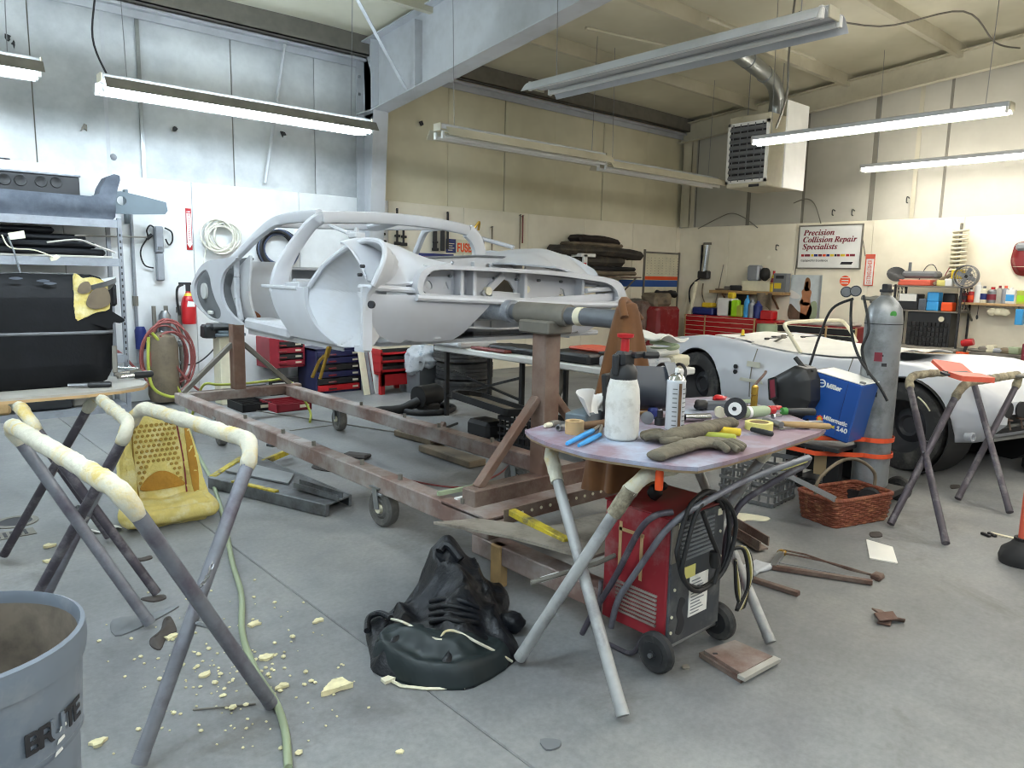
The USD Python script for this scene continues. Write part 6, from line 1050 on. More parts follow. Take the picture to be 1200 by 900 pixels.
t = thing_at('cutting_torch', 'worn brass trigger tool standing up at the table back', 'tool', 883, 482, .5); t.part('body', lumpy(cat(cb((.05, .03, .09), (0, 0, .045), .008), cb((.03, .03, .05), (-.03, 0, .1), .008)), .004, 40), 'brass'); t.part('lever', tube(spline([(.0, 0, .09), (.02, 0, .12), (.05, -.03, .16), (.06, -.04, .175)]), .006, 6), 'rust'); t.part('hook', mv(cb((.02, .012, .01), b=.003), (.065, -.04, .178)), 'rust')
for nm, lb, ct, px, py, mk, m in (
    ('chrome_pipe', 'bright chrome pipe piece behind the gloves', 'pipe', 815, 494, lambda: along(lathe([(.012, 0), (.016, 0), (.016, .12), (.012, .12), (.012, 0)], 16), (-.05, .02, .018), (1, -.45, .018)), 'chrome'), ('jar_lid', 'round steel lid standing near the can', 'lid', 758, 497, lambda: along(lathe([(0, 0), (.026, 0), (.026, .012), (0, .014)], 20), (0, 0, .027), (-.7, -.7, .1)), 'steel'),
    ('pipe_fitting', 'dark plastic fitting between bottle and can', 'fitting', 773, 498, lambda: cat(cyl(.022, 0, .03, 14), cyl(.012, .03, .06, 10)), 'dark_plastic'), ('steel_bolt', 'short steel bolt by the grinder', 'bolt', 905, 491, lambda: along(cat(cyl(.012, 0, .008, 6), cyl(.007, .008, .05, 10)), (0, 0, .012), (1, -.3, .012)), 'chrome'),
    ('wrench', 'chrome open-ended wrench by the hammer handle', 'wrench', 930, 503, lambda: mv(cat(cb((.12, .012, .006), (0, 0, .004), .002), cb((.025, .026, .007), (.06, 0, .004), .003), cb((.025, .022, .007), (-.06, 0, .004), .003)), rz=-.4), 'chrome'), ('chisel', 'flat grey chisel near the blue welder', 'chisel', 945, 497, lambda: mv(cat(cb((.15, .02, .012), (0, 0, .007), .003)), rz=-.5), 'steel'),
    ('wood_strip', 'flat wooden strip behind the spray can', 'strip', 757, 485, lambda: mv(cb((.16, .025, .01), (0, 0, .006), .002), rz=-.2), 'wood'), ('steel_plate', 'small flat steel plate by the tissue box', 'plate', 655, 497, lambda: mv(cb((.09, .05, .004), (0, 0, .003), .001), rz=.4), 'steel'),
    ('wire_lump', 'black lump of cord beside the tray', 'cord', 821, 481, lambda: blob((0, 0, .025), (.04, .03, .025), 4, .4), 'black'), ('circuit_part', 'small grey-green part by the tray', 'part', 872, 472, lambda: mv(cb((.12, .05, .012), (0, 0, .007), .002), rz=-.5), 'pale_green'), ('red_clip', 'little red clip at the table back', 'clip', 910, 481, lambda: cb((.05, .03, .02), (0, 0, .011), .004), 'red'),
    ('red_rag', 'red ribbon scrap at the table back', 'scrap', 843, 470, lambda: lumpy(blob((0, 0, .015), (.04, .03, .015), 8, .5), .004, 40), 'red'), ('file', 'thin steel file across the table back', 'file', 868, 476, lambda: mv(cb((.25, .012, .006), (0, 0, .004), .001), rz=-1.0), 'rust'), ('blue_jar', 'small blue glass jar behind the can', 'jar', 765, 490, lambda: lathe([(0, 0), (.022, 0), (.024, .01), (.024, .035), (.018, .045), (0, .046)], 16), 'navy'),
    ('magnet_dish', 'little round steel dish near the grinder', 'dish', 835, 497, lambda: lathe([(0, 0), (.03, 0), (.035, .012), (.03, .012), (.028, .004), (0, .004)], 18), 'steel'), ('brush', 'white-bristled brush end beside the grinder', 'brush', 842, 488, lambda: along(lathe([(0, 0), (.02, 0), (.024, .05), (0, .052)], 14), (0, 0, .026), (-.6, -.5, .03)), 'bone')):
    q = onT(px, py); m_ = mk(); m_.apply_translation([q[0], q[1], TZ+.0005]); single(nm, m_, m, lb, ct)
t = thing_at('rasp_board', 'black studded rubber block standing behind the sprayer', 'block', 712, 493, .2); q = onT(712, 493); t.part('plate', mv(cb((.07, .025, .2), b=.006), (.0, 0, .1), rx=-.1), 'dark_plastic')
for i in range(5): t.part('stud', mv(cb((.035, .012, .022), b=.005), (.005, -.016+.0, .035+.035*i), rx=-.1), 'grey_plastic')
# brown coat over the spindle
mat('coat', '#6e4724', .9, var=.15, scale=16, col2='#472b14', amt=.3, s2=8, sharp=.2, sheen=.1)
cy0, cx0 = 2.22, 2.64
def coat(u, v):       # u around, v down
    a = (u-.5)*2*math.pi*.92+math.pi; d = v; w = np.interp(v, [0, .06, .12, .3, .6, 1], [.01, .05, .065, .10, .15, .17]); fold = 1+.16*math.sin(a*5+1.3*math.sin(v*3))*min(1, v*2.2)+.08*math.sin(a*9+2)*v
    zz = 1.29-.02*math.cos(a)*min(1, v*8)-np.interp(v, [0, .06, .15, 1], [0, .015, .09, .86])
    return cx0+w*fold*math.sin(a)*1.0, cy0-.02+w*fold*math.cos(a)*.8-.0*v, zz
ctm = sheet(coat, 60, 30, .006)
if ctm.volume < 0: ctm.invert()
ct_ = Thing('work_coat', 'brown canvas coat draped over the rotisserie spindle end behind the table', 'coat', (cx0, cy0, .4)); ct_.part('shell', ctm, 'coat', world=True, smooth=70)
ct_.part('collar', lumpy(tube(spline([(cx0-.06, cy0-.06, 1.22), (cx0-.03, cy0-.02, 1.285), (cx0+.03, cy0, 1.28), (cx0+.07, cy0-.05, 1.2)]), .02, 8), .004, 30), 'coat', world=True, smooth=80); ct_.part('sleeve', lumpy(tube(spline([(cx0-.10, cy0-.1, 1.05), (cx0-.15, cy0-.13, .8), (cx0-.17, cy0-.12, .62)]), [.03]*6+[.045]*6+[.05], 12), .008, 18), 'coat', world=True, smooth=80); ct_.part('pocket_flap', plane_map(ext([(0, 0), (.11, .01), (.11, .09), (0, .08)], .006), (cx0-.13, cy0-.17, .86), (.8, -.6, 0), (0, 0, 1), (-.6, -.8, 0)), 'coat', world=True)
# pallet-like clutter on the dolly front under the table
single('rough_board', bar(G(600, 600, .33), G(665, 635, .31), .04, .03, .003), 'ramp_yellow', 'yellow-painted wooden bar resting on the dolly front', 'bar', smooth=False); mat('ply', '#8c8478', .75, var=.15, scale=9, col2='#5f564a', amt=.35, s2=6)
pl_ = Polygon([tuple(G(*q, .27)[:2]) for q in ((508, 622), (560, 618), (640, 628), (745, 600), (760, 640), (690, 665), (600, 640))]); single('plywood_sheet', plane_map(ext(pl_, .012), (0, 0, .3), (1, 0, 0), (0, 1, 0), (0, 0, 1)), 'ply', 'ragged grey plywood sheet lying on the dolly front rails', 'plywood', smooth=False)
single('paint_bar', cat(rod(G(622, 683, .3), G(700, 660, .34), .009), rod(G(700, 660, .34), G(722, 650, .36), .009)), 'grime_steel', 'dark bar with a white-painted end poking out past the sawhorse', 'bar'); single('bar_sleeve', tube([G(634, 679.5, .303), G(655, 673, .312)], .0105, 10), 'white', 'white paint sleeve on the dark bar', 'sleeve')
single('white_strip', bar(A([2.15, 2.82, .302]), A([3.2, 2.84, .302]), .025, .012), 'white', 'white strip lying along the dolly crossbeam', 'strip'); single('green_strip', bar(A([2.1, 2.9, .32]), A([3.3, 2.87, .31]), .02, .02), 'pale_green', 'greenish batten lying behind the white strip on the dolly', 'batten')
t = Thing('orange_lighter', 'orange plastic bottle hanging under the front table edge', 'bottle', tuple(G(768, 568, .70)+A([-.04, -.045, 0]))); t.part('body', lathe([(0, 0), (.013, 0), (.014, .01), (.014, .06), (.009, .07), (0, .07)], 14), 'orange'); t.part('cap', cyl(.009, .07, .082, 12), 'orange')
# ---------------------------------------------------------------- red and black welder on wheels
mat('weld_red', '#8d2029', .5, var=.1, scale=7, col2='#a58a86', amt=.22, s2=5, sharp=.15); mat('weld_black', '#3d4044', .55, var=.15, scale=7, col2='#6d6c69', amt=.3, s2=6)
wx0, wx1, wy0, wy1, wz0, wz1 = 2.085, 2.415, 1.49, 1.80, .10, .565
w = Thing('red_welder', 'dusty red and black welding machine on rubber wheels under the table edge', 'welder', ((wx0+wx1)/2, (wy0+wy1)/2, 0))
w.part('case', bx(wx0, wx1, wy0+.012, wy1, wz0, wz1, .006), 'weld_red', world=True, smooth=False); w.part('front_panel', bx(wx0+.004, wx1-.004, wy0, wy0+.013, wz0-.01, wz1-.005, .004), 'weld_black', world=True, smooth=False); w.part('top_cover', bx(wx0-.003, wx1+.003, wy0+.0, wy1+.003, wz1, wz1+.006, .002), 'dark_red', world=True, smooth=False)
w.part('corner_bracket', bx(wx0-.004, wx0+.03, wy0-.006, wy0+.0, wz1-.16, wz1-.02), 'grime_steel', world=True, smooth=False)
for k in range(8): w.part('louver', cat(bx(wx0-.007, wx0, wy0+.05, wy0+.24, wz0+.05+k*.016, wz0+.058+k*.016)), 'rail_rust', world=True, smooth=False)
for y, z0, z1 in ((1.72, .30, .50), (1.62, .30, .47)): w.part('tape_mark', bx(wx0-.002, wx0, y-.007, y+.007, z0, z1), 'tan_tape', label='old tape mark', world=True, smooth=False)
w.part('tape_mark', bx(wx0-.002, wx0, 1.61, 1.73, .465, .478), 'tan_tape', label='old tape mark', world=True, smooth=False)
for k in range(9): w.part('vent_slat', bx(wx0+.05, wx1-.08, wy0-.008, wy0, .40+k*.016, .408+k*.016), 'grey_plastic', world=True, smooth=False)
for x, z in ((wx0+.03, .30), (wx0+.02, .20), (wx1-.03, .46), (wx1-.02, .36), (wx0+.02, .14), (wx1-.03, .30)): w.part('screw', along(cyl(.006, 0, .004, 8), (x, wy0, z), (x, 0, z)), 'bone', world=True)
w.part('rating_plate', bx(wx0+.07, wx0+.15, wy0-.003, wy0, .325, .37), 'yellow_tape', label='small yellow rating plate', world=True, smooth=False); w.part('notice_sheet', bx(wx0+.12, wx0+.235, wy0-.003, wy0, .17, .325), 'paper', label='white printed instruction sheet', world=True, smooth=False)
for k in range(11): w.part('print_line', bx(wx0+.13, wx0+.13+.09*(.6+.4*((k*37) % 10)/10), wy0-.0036, wy0-.0028, .18+k*.0125, .184+k*.0125), 'grey_plastic', world=True, smooth=False)
w.part('badge', bx(wx0+.005, wx0+.06, wy0-.003, wy0, .52, .545), 'bone', world=True, smooth=False); w.part('badge', bx(wx1-.05, wx1-.025, wy0-.003, wy0, .525, .55), 'bone', world=True, smooth=False)
w.part('worn_patch', plane_map(ext(smoothpoly([(0, 0), (.03, -.01), (.05, .03), (.03, .08), (.05, .11), (.02, .13), (.0, .08), (.01, .04)]), .002), (wx0+.05, wy0, .13), (1, 0, 0), (0, 0, 1), (0, -1, 0)), 'ink', label='black bare patch', world=True)
w.part('axle', rod((wx0-.07, 1.51, .075), (wx1+.05, 1.51, .075), .009), 'steel', world=True)
for x in (wx0-.03, wx1+.03):
    p = w.part('wheel', mv(lathe([(.02, -.02), (.05, -.022), (.066, -.02), (.075, -.008), (.075, .008), (.066, .02), (.05, .022), (.02, .02)], 26), (x, 1.51, .076), ry=math.pi/2), 'rubber', world=True)
    w.part('hub', mv(cat(cyl(.045, -.024, .024, 18), cyl(.016, -.03, .03, 10)), (x, 1.51, .076), ry=math.pi/2), 'dark_plastic', parent=p, world=True)
for x in (wx0+.01, wx1-.03): w.part('skid', tube(rpath([(x-.03, 1.79, .25), (x-.03, 1.80, .012), (x-.03, 1.62, .012), (x-.03, 1.58, .1)], .05), .009, 8), 'pipe_dark', world=True)
hd = rpath([P(716, 735, 0, wx0-.03), P(723, 703, 0, wx0-.03), P(787, 610, 0, wx0-.03), P(877, 560, 1, 1.40), P(948, 536, 1, 1.30)], .1); w.part('handle', tube(hd, .012, 10), 'pipe_grey', world=True, smooth=60)
h2 = rpath([P(948, 536, 1, 1.30), P(944, 545, 1, 1.32), P(912, 561, 1, 1.38), P(866, 590, 1, 1.47), (wx1+.02, 1.49, .45), (wx1+.02, 1.5, .3)], .05); w.part('handle', tube(h2, .012, 10), 'pipe_dark', world=True, smooth=60); w.part('handle_grip', tube([P(915, 548, 1, 1.352), P(944, 538, 1, 1.308)], .0135, 10), 'yellow_tape', label='yellow taped grip', world=True)
for i, pts in enumerate((((0, .0), (.06, .13), (.2, .15), (.30, .05), (.31, -.12), (.2, -.2), (.06, -.16), (.0, -.05)), ((.03, -.02), (.1, .12), (.24, .12), (.34, .0), (.28, -.16), (.12, -.2), (.02, -.12)), ((.1, .1), (.16, .0), (.22, -.1), (.2, -.19)))): w.part('power_cable', tube(spline([(wx0-.01+x, wy0-.035-.012*i, .49+z) for x, z in pts], 6, i < 2), .0085, 8, i < 2), 'black', world=True, smooth=80)
w.part('power_cable', tube(spline([(wx0+.02, wy0+.02, wz1+.02), (wx0-.04, wy0+.05, wz1+.01), (wx0-.05, 1.6, .5), (wx0-.045, 1.7, .3), (wx0-.05, 1.8, .12), (wx0-.05, 1.85, .02)], 6), .012, 8), 'pipe_dark', world=True, smooth=80); w.part('power_cable', tube(spline([(wx0+.05, wy0-.02, wz1+.0), (wx0+.14, wy0+.0, wz1+.05), (wx0+.25, wy0+.02, wz1+.05), (wx1-.02, wy0, wz1-.02)], 6), .012, 8), 'black', world=True, smooth=80)
w.part('plug', along(lathe([(0, 0), (.016, 0), (.02, .02), (.016, .06), (0, .065)], 12), (wx0+.2, wy0-.05, .36), (wx0+.18, wy0-.05, .5)), 'black', world=True); w.part('torch_knob', lumpy(cat(blob((2.2, 1.66, wz1+.04), (.03, .025, .03), 2), blob((2.23, 1.65, wz1+.06), (.02, .02, .015), 3)), .004, 30), 'black', world=True)
lc = A([wx1+.05, 1.47, .30]); mat('cable_yellow', '#8d8240', .6, var=.15)
for i, (m, o) in enumerate((('black', 0), ('cable_yellow', .012), ('black', .024), ('bone', .018))): w.part('lead', tube(spline([lc+A([-.02, 0, .08]), lc+A([.03+o, -.02, .07]), lc+A([.06+o, -.03, -.05]), lc+A([.04-o*2, -.03, -.16]), lc+A([.0+o, -.02, -.1]), lc+A([-.01, -.01, .04])], 6), .007, 7), m, world=True, smooth=80)
# ---------------------------------------------------------------- gas cylinder cart with blue welder
mat('cyl_paint', '#93979a', .42, .5, var=.12, scale=6, col2='#5c5f5d', amt=.35, s2=5); cxy = G(1018, 568, .12); CX, CY = cxy[0], cxy[1]; zsh = P(1022, 376, 0, CX)[2]; ztp = P(1016, 336, 0, CX)[2]; R = .108
gc = Thing('gas_cylinder', 'tall dented grey gas cylinder strapped to the welder cart', 'gas cylinder', (CX, CY, .12))
gc.part('tank', lathe([(0, 0), (R*.9, 0), (R, .02), (R, zsh-.12), (R*.99, zsh-.10), (R*.9, zsh-.04), (R*.68, zsh+.0), (R*.4, zsh+.03), (R*.3, zsh+.04), (0, zsh+.04)], 36), 'cyl_paint', smooth=50); gc.part('shoulder_line', lathe([(R+.0015, zsh-.135), (R+.0015, zsh-.13), (R*.99, zsh-.13), (R*.99, zsh-.135), (R+.0015, zsh-.135)], 36), 'ink'); gc.part('neck', cyl(.032, zsh+.03, zsh+.07, 14), 'grime_steel'); gc.part('valve', cat(cyl(.02, zsh+.06, ztp-.13, 12), cb((.07, .035, .04), (0, 0, zsh+.09), .006)), 'ink'); gc.part('valve_wheel', mv(lathe([(.018, 0), (.038, 0), (.04, .008), (.038, .016), (.018, .016), (.018, 0)], 14), (0, 0, ztp-.15)), 'ink')
va = math.atan2(-CY, -CX)
for a0, z0, w_, h_, m, lb in ((.12, .52, .045, .055, 'maroon', 'dark red warning sticker'), (-.28, .49, .03, .02, 'ink', 'black smudge'), (-.2, .55, .016, .012, 'ink', 'black smudge'), (-.1, .3, .012, .03, 'ink', 'black smudge')): gc.part('sticker', onbin(ext([(0, 0), (w_, 0), (w_*.95, h_), (0, h_)], .001), va+math.pi*0-a0-.2, z0+.28, R+.0008), m, label=lb, smooth=False)
gc.part('sticker', onbin(ext(Point(0, 0).buffer(.02), .001), va+.5, zsh-.07, R*.95), 'green', label='green dot sticker', smooth=False)
rgx = A([-.10, .16, 0])/1.0
for i, (px, py) in enumerate(((1003, 341), (992, 342))): c = P(px, py, 0, CX-.02)-A([CX, CY, .12]); gc.part('gauge', along(cat(lathe([(0, 0), (.033, 0), (.035, .01), (.033, .03), (0, .03)], 20)), c, c+A([-.9, -.35, .0])), 'dark_plastic'); gc.part('gauge_face', along(cyl(.028, .031, .033, 18), c, c+A([-.9, -.35, 0])), 'grey_plastic')
gc.part('regulator', cat(along(lathe([(0, 0), (.025, 0), (.028, .03), (.02, .06), (0, .06)], 14), (0, .03, ztp-.2), (-.3, 1, ztp-.2)), rod((0, 0, ztp-.2), (-.02, .14, ztp-.19), .012)), 'grime_steel')
ro = A([CX, CY, .12])
for i, pts in enumerate(((P(1000, 350, 0, CX-.03), P(975, 362, 0, CX-.05), P(960, 395, 0, CX-.06), P(950, 425, 0, CX-.1), P(946, 436, 0, CX-.1)), (P(998, 352, 0, CX-.03), P(997, 375, 0, CX-.12), P(1000, 400, 0, CX-.13), P(1010, 425, 0, CX-.15), P(1030, 452, 0, CX-.15), P(1040, 470, 0, CX-.14)), (P(1012, 346, 0, CX-.12), P(1018, 385, 0, CX-.13), P(1010, 410, 0, CX-.14), P(1018, 440, 0, CX-.14)))): gc.part('gas_hose', tube(spline(pts, 6), .0085, 8), 'black', world=True, smooth=80)
cart = Thing('welder_cart', 'black steel cart holding the blue welder and gas cylinder', 'cart', (CX-.2, CY+.2, 0)); zc = .115
cart.part('base_plate', cat(bx(CX-.16, CX+.16, CY-.16, CY+.42, zc-.04, zc, .004)), 'black', world=True, smooth=False); cart.part('base_rail', bar((CX-.2, CY-.2, .09), (CX-.2, CY+.5, .09), .03, .06), 'black', world=True, smooth=False)
for x, y in ((CX-.17, CY+.42), (CX+.1, CY+.42), (CX-.17, CY+.16), (CX+.1, CY+.16)): cart.part('upright', bx(x-.03, x+.03, y-.05, y+.05, zc, .38, .004), 'black', world=True, smooth=False)
cart.part('shelf', bx(CX-.34, CX+.14, CY+.06, CY+.52, .36, .385, .004), 'dark_plastic', world=True, smooth=False)
for x in (CX-.2, CX+.22): p = cart.part('wheel', mv(lathe([(.02, -.018), (.07, -.02), (.08, -.01), (.08, .01), (.07, .02), (.02, .018)], 24), (x, CY-.1, .08), ry=math.pi/2), 'rubber', world=True); cart.part('hub', mv(cyl(.04, -.022, .022, 16), (x, CY-.1, .08), ry=math.pi/2), 'dark_plastic', parent=p, world=True)
cart.part('panel', bx(CX-.205, CX-.2, CY+.19, CY+.27, .17, .3), 'cardboard', label='bare cardboard-coloured panel', world=True, smooth=False)
XF = CX-.33; cn = [P(962, 433, 0, XF), P(1011, 452, 0, XF), P(1001, 519, 0, XF), P(937, 500, 0, XF)]; ux = ((cn[1]-cn[0])+(cn[2]-cn[3]))/2; uy = ((cn[0]-cn[3])+(cn[1]-cn[2]))/2; o = cn[3]; bw = np.linalg.norm(ux); bh = np.linalg.norm(uy); ux /= bw; uy -= ux*(uy@ux); uy /= np.linalg.norm(uy); uz = A([-1.0, 0, 0])
bwd = Thing('blue_welder', 'blue wire-feed welder with white maker lettering tilted on the cart', 'welder', tuple(o+A([.12, 0, 0])))
F_ = lambda m, dz=0.0: plane_map(m, o+uz*dz, ux, uy, uz)
bwd.part('case', F_(cb((bw, bh, .26), (bw/2, bh/2, -.13), .008)), 'blue', world=True, smooth=False); bwd.part('front_bezel', F_(cb((.03, bh*1.0, .27), (-.014, bh/2, -.13), .008)), 'ink', world=True, smooth=False); bwd.part('lid_edge', F_(cb((bw, .006, .262), (bw/2, bh+.003, -.13), .002)), 'white', world=True, smooth=False)
bwd.part('emblem', F_(ext(Point(bw*.22, bh*.84).buffer(.026).difference(Point(bw*.22, bh*.84).buffer(.018)), .002)), 'white', label='round white emblem ring', world=True, smooth=False); bwd.part('emblem', F_(mv(ext([(-.014, 0), (.014, .006), (.014, .012), (-.014, .006)], .002), (bw*.22, bh*.83, 0))), 'white', label='slanted bar in the emblem', world=True, smooth=False)
bwd.part('lettering', F_(mv(text('Miller', .026, .002, bold=5), (bw*.22+.03, bh*.80, 0))), 'white', world=True, smooth=False); bwd.part('lettering', F_(mv(text('Millermatic', .024, .002, bold=4, width=bw*.5), (bw*.42, bh*.27, 0))), 'white', world=True, smooth=False); bwd.part('lettering', F_(mv(text('140', .026, .002, bold=5), (bw*.72, bh*.16, 0))), 'white', world=True, smooth=False); bwd.part('lettering', F_(mv(text('auto-set', .02, .002, bold=3, width=bw*.22), (bw*.47, bh*.17, 0))), 'yellow', world=True, smooth=False)
st_ = Polygon([((.026 if k % 2 else .017)*math.cos(k*math.pi/9), (.026 if k % 2 else .017)*math.sin(k*math.pi/9)) for k in range(18)]); bwd.part('emblem', F_(mv(ext(st_, .002), (bw*.36, bh*.25, 0))), 'orange', label='orange sunburst emblem', world=True, smooth=False); bwd.part('emblem', F_(mv(ext(Point(0, 0).buffer(.012), .003), (bw*.36, bh*.25, 0))), 'yellow', world=True, smooth=False)
bwd.part('latch', F_(cb((.03, .012, .03), (bw*.95, bh+.01, -.03), .003)), 'steel', world=True); bwd.part('groove', F_(cb((.003, bh*.9, .002), (bw*.73, bh*.52, .0005))), 'navy', world=True, smooth=False)
wh = Thing('welding_helmet', 'black welding helmet hung on the front of the blue welder', 'welding helmet', tuple(P(925, 490, 0, XF-.05))); hpx = [(906, 443), (934, 428), (946, 432), (952, 445), (952, 470), (943, 485), (925, 494), (915, 482), (906, 468)]
hq = Polygon([tuple(P(*q, 0, XF-.1)[1:]) for q in hpx]).buffer(-.012).buffer(.012); hm = fine(ext(hq, .13), .03); v = hm.vertices.copy(); d = shapely.distance(shapely.points(v[:, :2]), hq.exterior); hm.vertices = np.stack([XF-.12+v[:, 2]-np.where(v[:, 2] < .06, .05*(1-np.exp(-d/.04)), 0), v[:, 0], v[:, 1]], 1)
if hm.volume < 0: hm.invert()
wh.part('shell', hm, 'dark_plastic', world=True, smooth=50); lq = [tuple(P(*q, 0, XF-.125)[1:]) for q in ((907, 445), (913, 443), (914, 464), (908, 466))]; wh.part('lens', plane_map(ext(lq, .006), (XF-.172, 0, 0), (0, 1, 0), (0, 0, 1), (-1, 0, 0)), 'maroon', world=True); wh.part('bezel', plane_map(ext(Polygon(lq).buffer(.012).difference(Polygon(lq)), .008), (XF-.172, 0, 0), (0, 1, 0), (0, 0, 1), (-1, 0, 0)), 'glass_dark', world=True)
wh.part('headband', tube(spline([P(925, 490, 0, XF+.0), P(935, 500, 0, XF+.02), P(948, 492, 0, XF+.0)]), .012, 8), 'black', world=True)
single('torch_handle', cat(tube(spline([P(932, 419, 0, XF-.03), P(941, 430, 0, XF-.03), P(950, 440, 0, XF-.02)]), .015, 8), rod(P(938, 428, 0, XF-.06), P(952, 436, 0, XF-.06), .012), cyl(.03, 0, .03, 12).apply_translation(P(945, 438, 0, XF-.02))), 'black', 'black torch handle clipped on top of the blue welder', 'torch')
mat('strap_orange', '#e5562a', .6, var=.05)
def strap(z0, z1, label): 
    pts = [(CX+(R+.012)*math.cos(a), CY+(R+.012)*math.sin(a), z0) for a in np.linspace(.2, -math.pi, 12)]; pts += [(XF-.02, CY+.2, (z0+z1)/2), (XF-.02, CY+.5, z1), (CX+.1, CY+.5, z1), (CX+.1, CY+.15, z0)]; p = A(pts); rings = []
    sh = []
    for i in range(len(p)): a, b = p[i], p[(i+1) % len(p)]; sh.append(bar(a, b, .003, .028))
    return single('ratchet_strap', cat(sh), 'strap_orange', label, 'strap', smooth=False)
strap(.43, .44, 'upper orange ratchet strap round the gas cylinder and blue welder'); strap(.33, .345, 'lower orange ratchet strap drooping round the gas cylinder and cart')
# ---------------------------------------------------------------- table with the black torn seat by the shelf rack
TZ2 = .868
l2 = Thing('side_table', 'worn grey round-ended table carrying the black torn seat', 'table', (.6, 3.85, 0))
tp2 = Polygon([(-.7, 3.53), (.72, 3.53), (.86, 3.56), (.97, 3.62), (1.015, 3.72), (1.0, 3.85), (.93, 4.0), (.8, 4.15), (.6, 4.2), (-.7, 4.2)]).buffer(-.02).buffer(.02)
l2.part('board', plane_map(ext(tp2, .02), (0, 0, TZ2-.02), (1, 0, 0), (0, 1, 0), (0, 0, 1)), 'board_grey', world=True, smooth=False); l2.part('edge_strip', plane_map(ext(tp2.buffer(.003).difference(tp2.buffer(-.004)), .012), (0, 0, TZ2-.022), (1, 0, 0), (0, 1, 0), (0, 0, 1)), 'tan_tape', world=True, smooth=False)
bs = Thing('torn_seat', 'big black vinyl seat with yellow foam showing through a torn corner', 'car seat', (.3, 3.85, TZ2))
sx1 = P(133, 380, 1, 3.72)[0]; zt3 = P(60, 321, 1, 3.72)[2]
prof = Polygon([(-.75, TZ2), (sx1-.08, TZ2), (sx1-.035, TZ2+.02), (sx1-.01, TZ2+.07), (sx1, TZ2+.22), (sx1+.005, TZ2+.36), (sx1-.01, zt3-.05), (sx1-.04, zt3-.012), (sx1-.08, zt3), (-.75, zt3+.005)])
m = fine(ext(prof, .32), .045); v = m.vertices.copy(); d = shapely.distance(shapely.points(v[:, :2]), prof.exterior); y = 3.72+v[:, 2]; front = v[:, 2] < .16
y = np.where(front, y+.035*np.exp(-d/.035)-.012*np.exp(-((v[:, 1]-TZ2-.17)/.03)**2*0)-.02*np.clip(d/.1, 0, 1), y-.03*np.exp(-d/.04)); m.vertices = np.stack([v[:, 0], y, v[:, 1]], 1)
if m.volume < 0: m.invert()
bs.part('cover', lumpy(m, .006, 6, 3), 'vinyl_flat', world=True, smooth=70)
zl = P(70, 391, 1, 3.69)[2]; bs.part('welt', tube([(-.74, 3.69, zl+.012), (.3, 3.69, zl+.004), (sx1-.05, 3.69, zl), (sx1-.005, 3.72, zl)], .008, 8), 'grey_plastic', label='grey welt line', world=True)
fq = [tuple(P(x, y_, 1, 3.69)[[0, 2]]) for x, y_ in ((87, 325), (92, 322), (97, 326), (110, 325), (124, 332), (126, 345), (128, 362), (112, 366), (98, 372), (88, 373))]
bs.part('torn_foam', lumpy(plane_map(fine(ext(smoothpoly(fq, 3), .03), .03), (0, 3.715, 0), (1, 0, 0), (0, 0, 1), (0, -1, 0)), .006, 22), 'foam', label='yellow foam showing at the torn corner', world=True, smooth=70)
for i, (x, y_, r_) in enumerate(((98, 337, .025), (114, 349, .045))): c = P(x, y_, 1, 3.682); bs.part('foam_stain', plane_map(ext(smoothpoly([(-r_, -r_*.6), (-r_*.2, -r_*1.1), (r_*1.1, -r_*.5), (r_*.8, r_), (-r_*.4, r_*.7)]), .005), c, (1, 0, 0), (0, 0, 1), (0, -1, 0)), 'old_wood', world=True)
c = P(115, 328, 1, 3.76); bs.part('metal_corner', lathe([(0, 0), (.05, .005), (.085, .03), (.09, .05), (0, .05)], 20).apply_transform(trimesh.transformations.rotation_matrix(-.3, [0, 1, 0])).apply_translation(c+A([0, 0, -.06])), 'steel', label='bare metal corner', world=True); bs.part('chrome_strip', tube(spline([P(*q, 1, 3.70) for q in ((104, 334), (112, 335), (121, 341))]), .008, 6), 'chrome', world=True)
fp = [tuple(P(x, y_, 1, 3.68)[[0, 2]]) for x, y_ in ((88, 374), (100, 371), (115, 365), (127, 363), (137, 368), (147, 375), (141, 379), (134, 378), (130, 385), (110, 380))]; bs.part('torn_flap', plane_map(ext(smoothpoly(fp, 3), .01), (0, 3.70, 0), (1, 0, 0), (0, 0, 1), (0, -1, 0)), 'vinyl_flat', world=True)
for i, (x, y_) in enumerate(((18, 326), (50, 329), (58, 332))): c = P(x, y_, 1, 3.70); bs.part('scuff', plane_map(ext(smoothpoly([(-.025, 0), (0, .006), (.025, .0), (0, -.006)]), .003), c+A([0, -.012, 0]), (1, 0, 0), (0, 0, 1), (0, -1, 0)), 'dusty_dash', label='pale scuff', world=True)
single('hinge_bracket', cat(bar(P(134, 405, 1, 3.72), P(135, 437, 1, 3.70), .02, .02, .003), bar(P(135, 437, 1, 3.7), P(142, 441, 1, 3.7), .02, .02, .003)), 'grime_steel', 'chrome seat hinge bracket at the end of the black seat', 'bracket')
oT2 = lambda px, py: G(px, py, TZ2)
def tool2(name, label, catg, a, b, r_, m, m2=None):
    p, q = oT2(*a)+A([0, 0, r_]), oT2(*b)+A([0, 0, r_]); t = Thing(name, label, catg, ((p[0]+q[0])/2, (p[1]+q[1])/2, TZ2)); mid = p+(q-p)*.45; t.part('shaft', tube([p, mid], [r_*.6, r_*.7], 10), m2 or 'chrome', world=True); t.part('grip', tube([mid, mid+(q-mid)*.1, mid+(q-mid)*.9, q], [r_*.7, r_, r_, r_*.7], 10), m, world=True); return t
